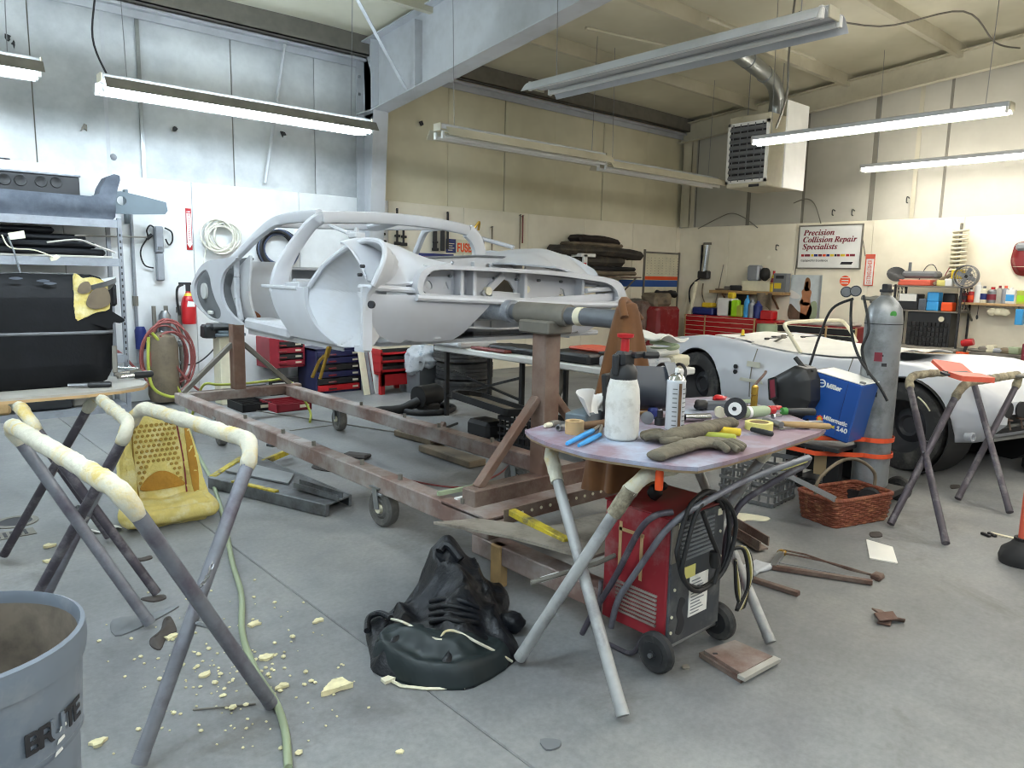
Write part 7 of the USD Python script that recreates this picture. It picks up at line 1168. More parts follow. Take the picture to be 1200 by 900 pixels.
tool2('ratchet', 'chrome ratchet with black grip on the table end beside the black seat', 'ratchet', (138, 446), (179, 442), .017, 'dark_plastic'); tool2('trim_tool', 'dark-handled blade lying before the black seat', 'tool', (80, 455.5), (131, 454), .014, 'dark_plastic', 'steel'); tool2('chrome_socket_bar', 'chrome socket bar at the back of the table end', 'bar', (138, 434), (162, 436), .012, 'chrome'); tool2('pry_bar', 'small dark pry bar beside the chrome socket bar', 'bar', (140, 440), (166, 438), .012, 'grime_steel')
# ================================================================ the low convertible, and everything along the right wall
mat('primer_white', '#cfd2d8', .4, var=.03, scale=2, col2='#b8bcc6', amt=.4, s2=.9, sharp=.3, coat=.1); mat('primer_tan', '#cdccbd', .45); mat('cover_white', '#d8d6cf', .8, var=.05, bump=.5, bs=9)
cph = math.radians(14); CFW, CRT = A([math.sin(cph), math.cos(cph), 0]), A([math.cos(cph), -math.sin(cph), 0]); CO = A([5.86, 2.16, 0])+CRT*.72
def cmap(m): return plane_map(m, CO, -CRT, CFW, (0, 0, 1))          # local x to the driver's side, y forward, z up; y = 0 at the rear axle
car = Thing('convertible_car', 'low pale-grey primered roadster with taped covers over cockpit and bare rear end', 'car', tuple(CO))
WB, HW = 2.28, .80
st = [-.76, -.72, -.6, -.42, -.2, 0, .2, .42, .7, 1.0, 1.3, 1.6, 1.85, 2.05, 2.28, 2.5, 2.72, 2.9, 3.02, 3.08]
_s0 = st; hw = np.interp(st, [-.76, -.6, -.2, .3, .9, 1.5, 2.28, 2.7, 2.95, 3.08], [.60, .70, .78, .78, .755, .75, .79, .75, .62, .45])
pk = np.interp(st, [-.76, -.6, -.3, 0, .3, .7, 1.2, 1.6, 2.0, 2.28, 2.7, 3.08], [.60, .68, .76, .80, .80, .765, .755, .785, .83, .835, .755, .60])   # fender crest
dk = np.interp(st, [-.76, -.5, 0, .4, .7, 1.2, 1.6, 2.0, 2.6, 3.08], [.585, .67, .715, .735, .72, .70, .76, .79, .74, .58])                         # centre of deck and bonnet
bt = np.interp(st, [-.76, -.6, -.3, .3, 2.6, 2.9, 3.08], [.42, .30, .20, .17, .17, .24, .42])
st = [q*.78 if q < 0 else q if q < 2.28 else 2.28+(q-2.28)*1.5 for q in st]; rings = []
for y, w, p, d, b in zip(st, hw, pk, dk, bt):
    cz = b+(p-b)*.56; half = [(0, b), (w*.62, b), (w*.93, b+.02), (w*.985, b+(cz-b)*.5), (w, cz-.01), (w*.993, cz+.02), (w*.955, cz+(p-cz)*.5), (w*.87, p-.02), (w*.80, p), (w*.70, p-.012), (w*.55, d+(p-d)*.25), (w*.3, d), (0, d+.006)]
    rings.append([(x, y, z) for x, z in half]+[(-x, y, z) for x, z in half[-2:0:-1]])
bd = loft(rings); 
if bd.volume < 0: bd.invert()
import manifold3d as mf
def man(m): m = m.copy(); m.merge_vertices(); return mf.Manifold(mf.Mesh(np.asarray(m.vertices, np.float32), np.asarray(m.faces, np.uint32)))
B = man(bd)
def wcyl(y, z, r, x0, x1): return man(mv(cyl(r, x0, x1, 40), (0, y, z), ry=math.pi/2))
for y in (0, WB):
    B = B-wcyl(y, .33, .375, .42, .9)-wcyl(y, .33, .375, -.9, -.42)
B = B-man(bx(-.56, .56, .62, 1.34, .45, .95))-man(bx(-.46, .46, -.9, -.51, .34, .50))
mm = B.to_mesh(); bm = trimesh.Trimesh(mm.vert_properties[:, :3], mm.tri_verts, process=False)
car.part('body', cmap(bm), 'primer_white', world=True, smooth=32)
for y in (0, WB):
    for s in (1, -1):
        w_ = mv(lathe([(.20, -.09), (.22, -.10), (.30, -.10), (.325, -.085), (.33, -.05), (.33, .05), (.325, .085), (.30, .10), (.22, .10), (.20, .09), (.20, -.09)], 40), (s*.66, y, .33), ry=math.pi/2)
        p = car.part('tyre', cmap(w_), 'rubber', world=True, smooth=40); car.part('rim', cmap(mv(lathe([(0, -.02), (.06, -.02), (.08, .0), (.13, -.03), (.17, .02), (.2, .06), (.205, -.08), (0, -.08)], 28), (s*.66, y, .33), ry=s*math.pi/2)), 'ink', parent=p, world=True)
        if y == 0: car.part('sidewall_letter', cmap(cat([mv(tube([(.272*math.cos(a), .272*math.sin(a), 0) for a in np.linspace(a0, a0+.5, 6)], .006, 5), (s*.763, y, .33), ry=math.pi/2) for a0 in (.3, 3.6)])), 'bone', label='worn white sidewall lettering', parent=p, world=True)
        car.part('wheel_well', cmap(mv(lathe([(.372, 0), (.372, .3), (.10, .3), (.10, .295), (.365, .295), (.365, 0), (.372, 0)], 32), (s*.75, y, .33), ry=-s*math.pi/2)), 'black', world=True)
for s in (1, -1):
    for y, z in ((1.72, .58), (1.72, .53)): car.part('vent_hole', cmap(plane_map(cyl(.022, 0, .012, 14), (s*(.757), y, z), (0, 1, 0), (0, 0, 1), (s, 0, 0))), 'ink', world=True)
    car.part('door_gap', cmap(tube([(s*.765, 1.52, .32), (s*.772, 1.52, .48), (s*.755, 1.52, .62), (s*.70, 1.52, .765)], .005, 5)), 'grime_steel', world=True); car.part('door_gap', cmap(tube([(s*.772, .5, .32), (s*.785, .5, .48), (s*.76, .5, .64), (s*.70, .5, .785)], .004, 5)), 'grime_steel', world=True)
    car.part('exhaust_tip', cmap(along(lathe([(.022, 0), (.032, 0), (.032, .05), (.022, .05), (.022, 0)], 18), (s*.66, -.44, .34), (s*.68, -2, .34))), 'primer_white', world=True)
    car.part('tail_lamp_hole', cmap(along(cyl(.055, 0, .02, 20), (s*.33, -.585, .535), (s*.33, -2, .53))), 'ink', world=True); car.part('tail_lamp_hole', cmap(along(cyl(.055, 0, .02, 20), (s*.46, -.575, .535), (s*.46, -2, .53))), 'ink', world=True)
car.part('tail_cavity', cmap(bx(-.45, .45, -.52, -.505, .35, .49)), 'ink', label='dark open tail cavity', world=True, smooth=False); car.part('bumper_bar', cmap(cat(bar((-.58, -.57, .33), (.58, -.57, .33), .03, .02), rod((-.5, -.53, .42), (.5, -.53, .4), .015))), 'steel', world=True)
for x in (.2, .35, -.1): car.part('bracket', cmap(cat(bar((x, -.56, .38), (x+.02, -.52, .56), .02, .01), bar((x, -.56, .45), (x+.08, -.56, .46), .02, .01))), 'rust', world=True)
car.part('masking', cmap(plane_map(fine(ext([(0, 0), (.16, 0), (.16, .05), (0, .05)], .002), .2), (.762, 1.42, .60), (0, 1, 0), (-.1, 0, 1), (1, 0, 0))), 'primer_tan', label='cream filler patch', world=True)
car.part('masking', cmap(plane_map(ext([(0, 0), (.3, 0), (.28, .03), (.02, .03)], .002), (.778, 1.35, .46), (0, 1, 0), (0, 0, 1), (1, 0, 0))), 'primer_tan', label='cream filler patch', world=True)
car.part('deck_seam', cmap(tube([(.56, -.38, .70), (.54, .1, .772), (.53, .42, .777)], .007, 5)), 'ink', world=True); car.part('deck_slot', cmap(bar((.62, .25, .803), (.60, .5, .797), .05, .006)), 'ink', world=True)
cvm = sheet(lambda u, v: (.6-1.2*u, .5+1.2*v, np.interp(.5+1.2*v, [.5, .7, 1.2, 1.7], [.795, .775, .763, .795])+math.sin(math.pi*u)**.5*(.012+.02*math.sin(u*9+v*4)**2+.03*math.sin(math.pi*v)*math.sin(math.pi*u)+.012*meshkit.noise(A([u*9, v*9, 0])))), 26, 22, .006)
if cvm.volume < 0: cvm.invert()
car.part('cockpit_cover', cmap(cvm), 'cover_white', label='white protective sheet over the cockpit', world=True, smooth=70)
bn_ = sheet(lambda u, v: (.52-1.04*u, 1.66+.62*v, np.interp(1.66+.62*v, [1.66, 2.0, 2.3], [.797, .822, .826])+.012*math.sin(math.pi*u)*(1+math.sin(u*7+v*9))), 20, 14, .006)
if bn_.volume < 0: bn_.invert()
car.part('bonnet_cover', cmap(bn_), 'cover_white', label='white protective sheet on the bonnet', world=True, smooth=70)
wf = [(.60, 1.11, .765), (.585, 1.25, .90), (.565, 1.36, 1.0), (.45, 1.39, 1.015), (0, 1.5, 1.02), (-.45, 1.6, 1.012), (-.565, 1.63, 1.0), (-.585, 1.56, .92), (-.60, 1.48, .80)]
car.part('windshield_frame', cmap(tube(rpath(wf, .05), .017, 10)), 'bone', world=True, smooth=60)
for x, y in ((.35, 1.75), (.1, 1.9), (-.2, 1.8)): car.part('wiper_arm', cmap(cat(bar((x, y, .835), (x-.16, y-.1, .85), .012, .008), cb((.05, .03, .02), (x, y, .832), .005))), 'ink', world=True)
car.part('mirror_stub', cmap(cat(rod((.45, 1.60, .80), (.40, 1.5, .87), .01), cb((.06, .03, .04), (.40, 1.5, .875), .01))), 'grime_steel', world=True)
q = CO-CRT*.42+CFW*2.0; t = Thing('marker_lamp', 'small yellow marker lamp standing on the covered bonnet', 'lamp', (q[0], q[1], .845)); t.part('lens', lathe([(0, 0), (.018, 0), (.014, .05), (0, .06)], 12), 'yellow'); t.part('base', cyl(.024, -.005, .002, 12), 'ink')
# ---- tool chests
def wb(px, py, x): return P(px, py, 0, x)
def chest(name, label, x, y0, y1, z0, z1, rows, m, depth=.45, split=None, catg='tool chest', gap='grime_steel', fm=None):
    t = Thing(name, label, catg, (x+depth/2, (y0+y1)/2, z0)); t.part('case', bx(x, x+depth, y0, y1, z0, z1, .006), m, world=True, smooth=False); cols = [(y0, y1)] if split is None else [(y0, split), (split, y1)]
    for a, b in cols:
        h = (z1-z0-.03)/rows
        for k in range(rows):
            d = t.part('drawer', bx(x-.014, x+.01, a+.012, b-.012, z0+.016+k*h, z0+.008+(k+1)*h, .004), fm or m, world=True, smooth=False); t.part('pull', bx(x-.022, x-.013, a+.02, b-.02, z0+.002+(k+1)*h, z0+.010+(k+1)*h), 'bone', parent=d, world=True, smooth=False)
    for y in (y0, y1) if split is None else (y0, split, y1): t.part('edge_post', bx(x-.018, x, y-.012, y+.012, z0, z1), 'tan_tape', world=True, smooth=False)
    return t
xc = 10.9; yl, yr = wb(803, 385, xc)[1], wb(905, 385, xc)[1]; ys, ye = wb(826, 385, xc)[1], wb(884, 385, xc)[1]; zt_ = wb(850, 371, xc)[2]
chest('tool_chest', 'long red tool chest with cream-edged drawers under the wood shelf', xc, ye, yl, .28, zt_, 6, 'red', split=ys)
ch = Thing('red_cabinet', 'open red cabinet with a dusty green drum in front of it', 'cabinet', (xc+.2, (ye+yr)/2, 0)); ch.part('case', bx(xc, xc+.45, yr-.1, ye-.02, 0, zt_-.02, .01), 'red', world=True, smooth=False); ch.part('door', bx(xc-.012, xc, yr-.06, ye-.06, .1, zt_-.1, .004), 'dark_red', world=True, smooth=False)
q = wb(899, 398, xc-.3); single('drum', lathe([(0, 0), (.16, 0), (.17, .02), (.17, .70), (.16, .72), (0, .72)], 24, (q[0], q[1], 0)), 'pale_green', 'dusty pale green drum between the red cabinet and the tool chest', 'drum')
y0_, y1_ = wb(1003, 395, 10.6)[1], wb(908, 395, 10.6)[1]; zt2_ = wb(950, 381, 10.6)[2]
chest('tool_chest', 'dark red tool chest with wide drawers behind the roadster windshield', 10.6, y0_, y1_, .3, zt2_, 4, 'dark_red', split=y0_+.35*(y1_-y0_), fm='black')
single('chest_paper', lump(10.65, 11.0, y0_+.1, y1_-.1, zt2_+.002, zt2_+.05, .015, .02, 7, 3), 'board_grey', 'heap of papers and trays on the dark red tool chest', 'papers', smooth=60)
# ---- wood shelf with its load
xsf = 11.2; a, c = wb(831, 338, xsf), wb(917, 342, xsf); zsf = (wb(870, 341, xsf))[2]
ws2 = Thing('wood_shelf', 'yellow wooden wall shelf above the long red tool chest', 'shelf', (xsf+.15, (a[1]+c[1])/2, zsf)); ws2.part('board', bx(xsf, XB-.02, c[1], a[1], zsf-.05, zsf, .004), 'wood', world=True, smooth=False)
for y in (c[1]+.2, a[1]-.25): ws2.part('bracket', bar((xsf+.03, y, zsf-.05), (XB-.03, y, zsf-.28), .03, .02), 'dark_wood', world=True)
yb = lambda px: wb(px, 338, xsf+.05)[1]
def onsh(name, label, catg, px, w, h, d, m, shape='box', z=None, x=None, **k):
    y = yb(px); z = zsf if z is None else z; x = xsf+.06 if x is None else x
    g = cb((d, w, h), (x+d/2, y, z+h/2+.0005), min(.012, w*.2)) if shape == 'box' else lathe([(0, 0), (w/2, 0), (w/2, h*.72), (w*.3, h*.85), (w*.16, h*.88), (w*.16, h), (0, h)], 16, (x+w/2, y, z+.0005)); return single(name, g, m, label, catg, **k)
onsh('white_machine', 'white boxy machine base on the wood shelf', 'machine', 885, .55, .17, .2, 'bone'); single('white_motor', cat(cb((.16, .22, .26), (xsf+.14, yb(880), zsf+.17+.131), .03), mv(cyl(.06, 0, .02, 18), (xsf+.055, yb(880), zsf+.31), ry=math.pi/2)), 'shelf_grey', 'white motor housing with round port on the shelf machine', 'motor'); single('black_motor', blob((xsf+.14, yb(892), zsf+.17+.11), (.08, .09, .11), 4, .2), 'black', 'black motor with cooling fins on the shelf machine', 'motor')
for i, (px, w, h, m, lb) in enumerate(((852, .15, .07, 'grime_steel', 'grey dish at the far end of the wood shelf'), (862, .26, .09, 'dark_plastic', 'dark round bowl on the wood shelf'), (843, .2, .03, 'old_wood', 'flat tray at the end of the wood shelf'))): onsh('shelf_dish', lb, 'dish', px, w, h, .2, m)
t = Thing('spray_bottle', 'yellow and purple bottle with red cap on the wood shelf', 'bottle', (xsf+.1, yb(904), zsf+.0005)); t.part('bottle', lathe([(0, 0), (.05, 0), (.055, .02), (.055, .14), (.03, .24), (.018, .28), (0, .28)], 16), 'yellow'); t.part('label', lathe([(.056, .13), (.05, .17), (.035, .22), (.034, .22), (.049, .17), (.055, .13)], 16), 'maroon'); t.part('cap', cyl(.02, .28, .34, 10), 'red')
t = Thing('product_box', 'grey printed product box with yellow print at the shelf end', 'box', (xsf+.12, yb(913), zsf+.0005)); t.part('box', cb((.14, .22, .30), (0, 0, .15), .003), 'grey_plastic', smooth=False); t.part('print', cb((.002, .12, .09), (-.071, .03, .1)), 'yellow', smooth=False); t.part('print', cb((.002, .14, .05), (-.071, 0, .24)), 'ink', smooth=False)
single('hanging_rag', sheet(lambda u, v: (xsf-.01-.02*math.sin(u*8), yb(890)-.28*u, zsf-.02-.32*v*(1-.3*math.sin(u*3))), 14, 10, .006), 'old_wood', 'dusty brown rag hanging from the wood shelf edge', 'rag', smooth=70)
single('plastic_sheet', bx(xsf+.1, xsf+.14, yb(874), yb(857), zsf-.33, zsf-.06), 'black', 'dark panel leaning under the wood shelf', 'panel', smooth=False)
# on top of the long chest
zc_ = zt_+.0005; yc2 = lambda px: wb(px, 368, xc+.1)[1]
for i, (nm, lb, ct, px, w, h, d, m, shp) in enumerate((('blue_carton', 'dark blue carton on the long red tool chest', 'carton', 824, .42, .13, .2, 'navy', 'box'), ('yellow_case', 'yellow case on top of the dark blue carton', 'case', 829, .22, .08, .15, 'yellow', 'box'), ('white_carton', 'white carton on the long red tool chest', 'carton', 850, .30, .30, .2, 'white', 'box'), ('lime_bag', 'bright lime packet on the long red tool chest', 'packet', 859.5, .20, .28, .1, 'lime', 'box'), ('yellow_tub', 'yellow round lid on the white carton', 'lid', 856, .12, .1, .1, 'yellow', 'box'), ('green_box', 'small yellow-green box beside the lime packet', 'box', 867, .12, .2, .1, 'hose_lime', 'box'),
    ('blue_bottle', 'blue bottle on the red chest, the tall slim one', 'bottle', 874, .10, .36, .1, 'light_blue', 'bottle'), ('blue_bottle', 'white-labelled blue bottle on the red chest', 'bottle', 880, .12, .30, .1, 'shelf_grey', 'bottle'), ('blue_bottle', 'squat navy bottle at the end of the red chest', 'bottle', 887, .14, .28, .1, 'navy', 'bottle'), ('cloth_roll', 'red and white roll on top of the red cabinet', 'roll', 899, .22, .15, .18, 'red', 'box'))):
    y = yc2(px); z = zc_+(.131 if nm == 'yellow_case' else .301 if nm == 'yellow_tub' else 0)-(.02 if nm == 'cloth_roll' else 0)
    g = cb((d, w, h), (xc+.06+d/2, y, z+h/2), min(.02, w*.2)) if shp == 'box' else lathe([(0, 0), (w/2, 0), (w/2, h*.7), (w*.3, h*.84), (w*.16, h*.88), (w*.16, h), (0, h)], 16, (xc+.12, y, z)); single(nm, g, m, lb, ct)
# corner clutter left of the chest: jacks, castings, red crate
for i, (px, py, w, h, m, lb) in enumerate(((785, 374, .6, .4, 'dark_red', 'dusty red crate in the corner by the tool chest'), (779, 352, .45, .22, 'old_wood', 'brown carton on the corner clutter'), (763, 366, .36, .36, 'rust', 'rusty casting in the corner behind the coat'), (757, 362, .28, .3, 'grime_steel', 'grey casting in the corner behind the coat'), (790, 345, .3, .12, 'black', 'dark bundle on the brown carton in the corner'))):
    q = P(px, py, 1, 7.5+.12*i); single('corner_junk', lump(q[0]-w/2, q[0]+w/2, q[1], q[1]+.35, max(.0, q[2]-h/2 if i in (1, 4) else 0), q[2]+h/2, .05, .05 if i else .015, 6, i+50), m, lb, 'clutter', smooth=50)
# hydraulic cylinder / dent puller on wall, leaning white tube
q0, q1 = wb(829, 287, 11.42), wb(825, 322, 11.42); t = Thing('grease_gun', 'tall chrome and black cylinder tool hung on the cream end wall by the corner', 'tool', tuple(q1)); t.part('barrel', tube([q1+A([0, 0, .05]), q0], .055, 16), 'chrome', world=True); t.part('base', cb((.12, .22, .14), q1+A([0, 0, .0]), .02), 'dark_plastic', world=True); t.part('cap', tube([q0, q0+A([0, -.0, .04])], .07, 14), 'grime_steel', world=True); t.part('hose', tube(spline([q1, wb(810, 335, 11.4), wb(808, 350, 11.4), wb(812, 366, 11.4)]), .015, 6), 'black', world=True); t.part('side_rail', bx(q1[0]-.02, q1[0]+.02, q1[1]+.06, q1[1]+.08, q1[2], q0[2]), 'ink', world=True)
single('leaning_tube', rod(wb(816, 331, 11.3), wb(808, 369, 11.0), .035), 'bone', 'white plastic tube leaning against the wall in the corner', 'tube'); single('thin_rod', rod(wb(848, 310, 11.45), wb(838, 358, 11.4), .008), 'grime_steel', 'thin rod leaning on the wall above the red chest', 'rod'); single('brown_cord', tube(spline([wb(824, 332, 11.4), wb(823, 345, 11.4), wb(827, 358, 11.35)]), .012, 6), 'old_wood', 'brown cord hanging below the chrome cylinder tool', 'cord')
# ---- sign, poster, stickers
xw = XB-.025
def wquad(px0, py0, px1, py1): a, c = wb(px0, py0, xw), wb(px1, py1, xw); return c[1], a[1], c[2], a[2]      # y0 (near), y1 (far), z0, z1
def flat(m, y, z, d=.0): return plane_map(m, (xw-d, y, z), (0, -1, 0), (0, 0, 1), (-1, 0, 0))
y0, y1, z0, z1 = wquad(938.5, 266, 1007, 314); W_, H_ = y1-y0, z1-z0
sg2 = Thing('shop_sign', 'white framed sign reading Precision Collision Repair Specialists on the cream end wall', 'sign', (xw, (y0+y1)/2, z0))
sg2.part('board', flat(ext([(0, 0), (W_, 0), (W_, H_), (0, H_)], .012), y1, z0), 'white', world=True, smooth=False); sg2.part('frame', flat(ext(Polygon([(-.02, -.02), (W_+.02, -.02), (W_+.02, H_+.02), (-.02, H_+.02)]).difference(Polygon([(0, 0), (W_, 0), (W_, H_), (0, H_)])), .022), y1, z0), 'grime_steel', world=True, smooth=False)
for tx, z, w in (('Precision', .785, .52), ('Collision', .615, .50), ('Specialists', .445, .58)): sg2.part('lettering', flat(text(tx, H_*.14, .003, 'serif', bold=1, width=W_*w), y1-W_*.06, z0+H_*z, .012), 'maroon', world=True, smooth=False)
sg2.part('lettering', flat(text('Repair', H_*.14, .003, 'serif', bold=1, width=W_*.36), y1-W_*.575, z0+H_*.615, .012), 'maroon', world=True, smooth=False)
for k, (m, w) in enumerate((('red', .05), ('maroon', .09), ('yellow', .04), ('navy', .06), ('maroon', .06), ('orange', .05), ('navy', .05), ('yellow', .06), ('ink', .03), ('maroon', .05), ('yellow', .07), ('red', .05), ('maroon', .08))): 
    x = W_*(.05+sum(q[1] for q in (('', .05), ('', .09), ('', .04), ('', .06), ('', .06), ('', .05), ('', .05), ('', .06), ('', .03), ('', .05), ('', .07), ('', .05), ('', .08))[:k])*1.2); sg2.part('badge', flat(ext([(0, 0), (W_*w*1.0, 0), (W_*w*1.0, H_*.055), (0, H_*.055)], .002), y1-x, z0+H_*.27, .012), m, world=True, smooth=False)
sg2.part('lettering', flat(text('Equipped for Excellence', H_*.05, .002, bold=1, width=W_*.45), y1-W_*.05, z0+H_*.15, .012), 'ink', world=True, smooth=False); sg2.part('logo', flat(ext([(0, 0), (W_*.18, 0), (W_*.2, H_*.06), (W_*.02, H_*.06)], .002), y1-W_*.7, z0+H_*.08, .012), 'ink', world=True, smooth=False)
for px0, px1 in ((938, 926), (1009, 1014)): sg2.part('hanging_cord', tube([wb(px0, 266, xw), wb(px1, 372 if px0 < 950 else 300, xw)], .006, 5), 'grime_steel', world=True)
y0, y1, z0, z1 = wquad(928, 322, 962, 377); W_, H_ = y1-y0, z1-z0
po = Thing('poster', 'curled colour poster of a standing woman pinned below the hanging sign', 'poster', (xw, (y0+y1)/2, z0)); mat('poster_sky', '#c9d3d6', .4); mat('poster_skin', '#b27a55', .5, var=.15, scale=8); mat('poster_hair', '#8a6242', .5); mat('poster_dark', '#6e5a48', .5, var=.3, scale=12)
pm = sheet(lambda u, v: (xw-.012-.05*(v > .88)*(v-.88)/.12, y1-v*W_, z0+u*H_), 10, 24, .003); po.part('sheet', pm if pm.volume > 0 else trimesh.Trimesh(pm.vertices, pm.faces[:, ::-1], process=False), 'poster_sky', world=True)
pp = lambda pts: flat(ext(smoothpoly([(a*W_, b*H_) for a, b in pts], 4), .003), y1, z0, .013)
for nm, m, pts in (('print_ground', 'poster_dark', ((.02, .02), (.6, .02), (.62, .10), (.3, .2), (.02, .36))), ('print_leaves', 'pale_green', ((.55, .05), (.85, .08), (.84, .4), (.7, .42), (.6, .25))), ('print_car', 'white', ((.02, .5), (.3, .48), (.3, .56), (.02, .66))), ('print_hair', 'poster_hair', ((.42, .74), (.46, .92), (.54, .94), (.6, .88), (.62, .74), (.58, .66), (.46, .66))), ('print_figure', 'poster_skin', ((.36, .03), (.36, .25), (.33, .4), (.38, .52), (.36, .64), (.44, .72), (.47, .84), (.53, .86), (.56, .8), (.56, .72), (.66, .64), (.64, .5), (.66, .38), (.72, .22), (.62, .04), (.5, .02))), ('print_wear', 'poster_hair', ((.4, .4), (.62, .4), (.6, .34), (.42, .34))), ('print_wear', 'bone', ((.30, .36), (.42, .38), (.42, .46), (.32, .45)))): po.part(nm, pp(pts), m, world=True, smooth=False)
y0, y1, z0, z1 = wquad(985, 323, 995.5, 335.5); st2 = Thing('round_sticker', 'round red-orange sticker on the wall between poster and gas cylinder', 'sticker', (xw, (y0+y1)/2, (z0+z1)/2)); st2.part('disc', flat(ext(Point(0, 0).buffer((z1-z0)/2), .004), (y0+y1)/2, (z0+z1)/2), 'orange', world=True, smooth=False)
for k in range(3): st2.part('print_line', flat(ext([(-.06, 0), (.06, 0), (.05, .015), (-.05, .015)], .001), (y0+y1)/2, (z0+z1)/2+.04-.04*k, .004), 'white', world=True, smooth=False)
y0, y1, z0, z1 = wquad(1015, 298, 1023, 335); W_, H_ = y1-y0, z1-z0; es = Thing('extinguisher_sign', 'narrow faded red and white sign above the gas cylinder valve', 'sign', (xw, (y0+y1)/2, z0)); es.part('plate', flat(ext([(0, 0), (W_, 0), (W_, H_), (0, H_)], .005), y1, z0), 'white', world=True, smooth=False); es.part('border', flat(ext(Polygon([(0, 0), (W_, 0), (W_, H_), (0, H_)]).difference(Polygon([(.015, .015), (W_-.015, .015), (W_-.015, H_-.07), (.015, H_-.07)])), .002), y1, z0, .005), 'faded_red', world=True, smooth=False)
tx = text('EXTINGUISHER', W_*.4, .002, bold=1); s_ = (H_-.12)/(tx.bounds[1][0]-tx.bounds[0][0]); tx.vertices[:, 0] *= s_; es.part('lettering', plane_map(tx, (xw-.006, y1-W_*.7, z0+.03), (0, 0, 1), (0, 1, 0), (-1, 0, 0)), 'faded_red', world=True, smooth=False)
for px, py in ((912, 288), (978, 247), (1065, 232), (1001, 247)): q = wb(px, py, xw-.01); single('metal_hook', tube(spline([q+A([.02, 0, 0]), q+A([-.06, 0, .01]), q+A([-.07, 0, -.06]), q+A([-.03, 0, -.07])]), .008, 6), 'ink', {912: 'small dark hook on the white wall by the sign', 978: 'dark hook stub on the insulation above the sign', 1065: 'bent hook on the insulation under the lit lights', 1001: 'second small hook stub above the sign'}[px], 'hook')
# ---- steel rack with the black parts cabinet
xr_ = 11.0; Y = lambda px: wb(px, 380, xr_)[1]; Zr = lambda py, px=1085: wb(px, py, xr_)[2]
ra = Thing('storage_rack', 'black wire-sided rack with two shelves holding drawers, boxes and tools', 'rack', (xr_+.2, (Y(1045)+Y(1123))/2, Zr(420)))
for px in (1045, 1122): 
    for x in (xr_, xr_+.38): ra.part('post', bx(x, x+.025, Y(px)-.012, Y(px)+.012, wb(1085, 412, 10.85)[2]+.001, Zr(334)), 'ink', world=True, smooth=False)
for py in (335, 364): ra.part('shelf', bx(xr_, xr_+.4, Y(1124), Y(1042), Zr(py)-.02, Zr(py), .003), 'grime_steel', world=True, smooth=False)
for px in (1045, 1122):
    for k in range(6): ra.part('side_wire', tube(spline([(xr_+.03+.06*k, Y(px), Zr(362)), (xr_+.05+.06*k, Y(px)+.03*(-1)**k, Zr(350)), (xr_+.03+.06*k, Y(px), Zr(337))]), .005, 5), 'ink', world=True)
zk = Zr(364); 
bc = Thing('drawer_cabinet', 'black cabinet of many small plastic drawers under the rack', 'parts cabinet', (xr_+.2, (Y(1061)+Y(1114))/2, Zr(409))); ya_, yb_ = Y(1113), Y(1062); za_, zb_ = Zr(408), Zr(366); bc.part('case', bx(xr_+.02, xr_+.3, ya_, yb_, za_, zb_, .004), 'dark_plastic', world=True, smooth=False)
for r_ in range(5):
    for k in range(10): yy_ = ya_+.02+(yb_-ya_-.04)*(k+.08)/10; bc.part('small_drawer', bx(xr_-.0, xr_+.03, yy_, yy_+(yb_-ya_-.04)/10*.84, za_+.02+(zb_-za_-.14)*r_/5, za_+.02+(zb_-za_-.14)*(r_+.82)/5, .004), 'dark_plastic' if (r_+k) % 3 == 0 else 'black', world=True, smooth=False)
t = Thing('dial_gauge', 'small pale dial on the top strip of the drawer cabinet', 'dial', (xr_+.0, Y(1103), Zr(373))); t.part('dial', plane_map(cyl(.035, 0, .02, 18), (0, 0, 0), (0, 1, 0), (0, 0, 1), (-1, 0, 0)), 'bone'); t.part('rim', plane_map(lathe([(.035, 0), (.04, 0), (.04, .022), (.035, .022), (.035, 0)], 18), (0, 0, 0), (0, 1, 0), (0, 0, 1), (-1, 0, 0)), 'grime_steel')
def rk_(name, lb, ct, px, w, h, d, m, base, shp='box', x=None):
    y = Y(px); x = xr_+.03 if x is None else x
    g = cb((d, w, h), (x+d/2, y, base+h/2+.0005), min(.01, w*.2)) if shp == 'box' else lathe([(0, 0), (w/2, 0), (w/2, h*.75), (w*.3, h*.86), (w*.2, h*.9), (w*.2, h), (0, h)], 16, (x+w/2, y, base+.0005)); return single(name, g, m, lb, ct)
z2, z1_ = Zr(364), Zr(335)
rk_('battery_box', 'dark box with a white label on the rack shelf', 'box', 1060, .26, .22, .25, 'dark_plastic', z2); single('box_label', bx(xr_+.025, xr_+.029, Y(1070), Y(1050), z2+.12, z2+.22), 'white', 'white card on the dark box in the rack', 'card', smooth=False)
rk_('blue_can', 'lower of two blue boxes stacked in the rack', 'box', 1089, .15, .125, .15, 'light_blue', z2); rk_('blue_can', 'upper of two blue boxes stacked in the rack', 'box', 1089, .15, .125, .15, 'light_blue', z2+.126); rk_('rack_pouch', 'orange and green pouch at the end of the rack shelf', 'pouch', 1106, .14, .12, .15, 'orange', z2); rk_('rack_pouch', 'purple-grey pouch beside the blue boxes', 'pouch', 1077, .1, .16, .15, 'dusty_dash', z2); rk_('rack_carton', 'dark carton hung behind the pouches in the rack', 'carton', 1101, .16, .24, .1, 'dark_plastic', z2, x=xr_+.25)
single('power_buffer', cat(cb((.24, .46, .10), (xr_+.2, Y(1068), z1_+.15), .03), cyl(.02, 0, .14, 10).apply_translation((xr_+.15, Y(1055), z1_+.18))), 'grey_plastic', 'grey power tool with upright stem on the rack top', 'tool'); rk_('red_case', 'red tool case under the grey power tool on the rack top', 'case', 1065, .42, .08, .28, 'faded_red', z1_)
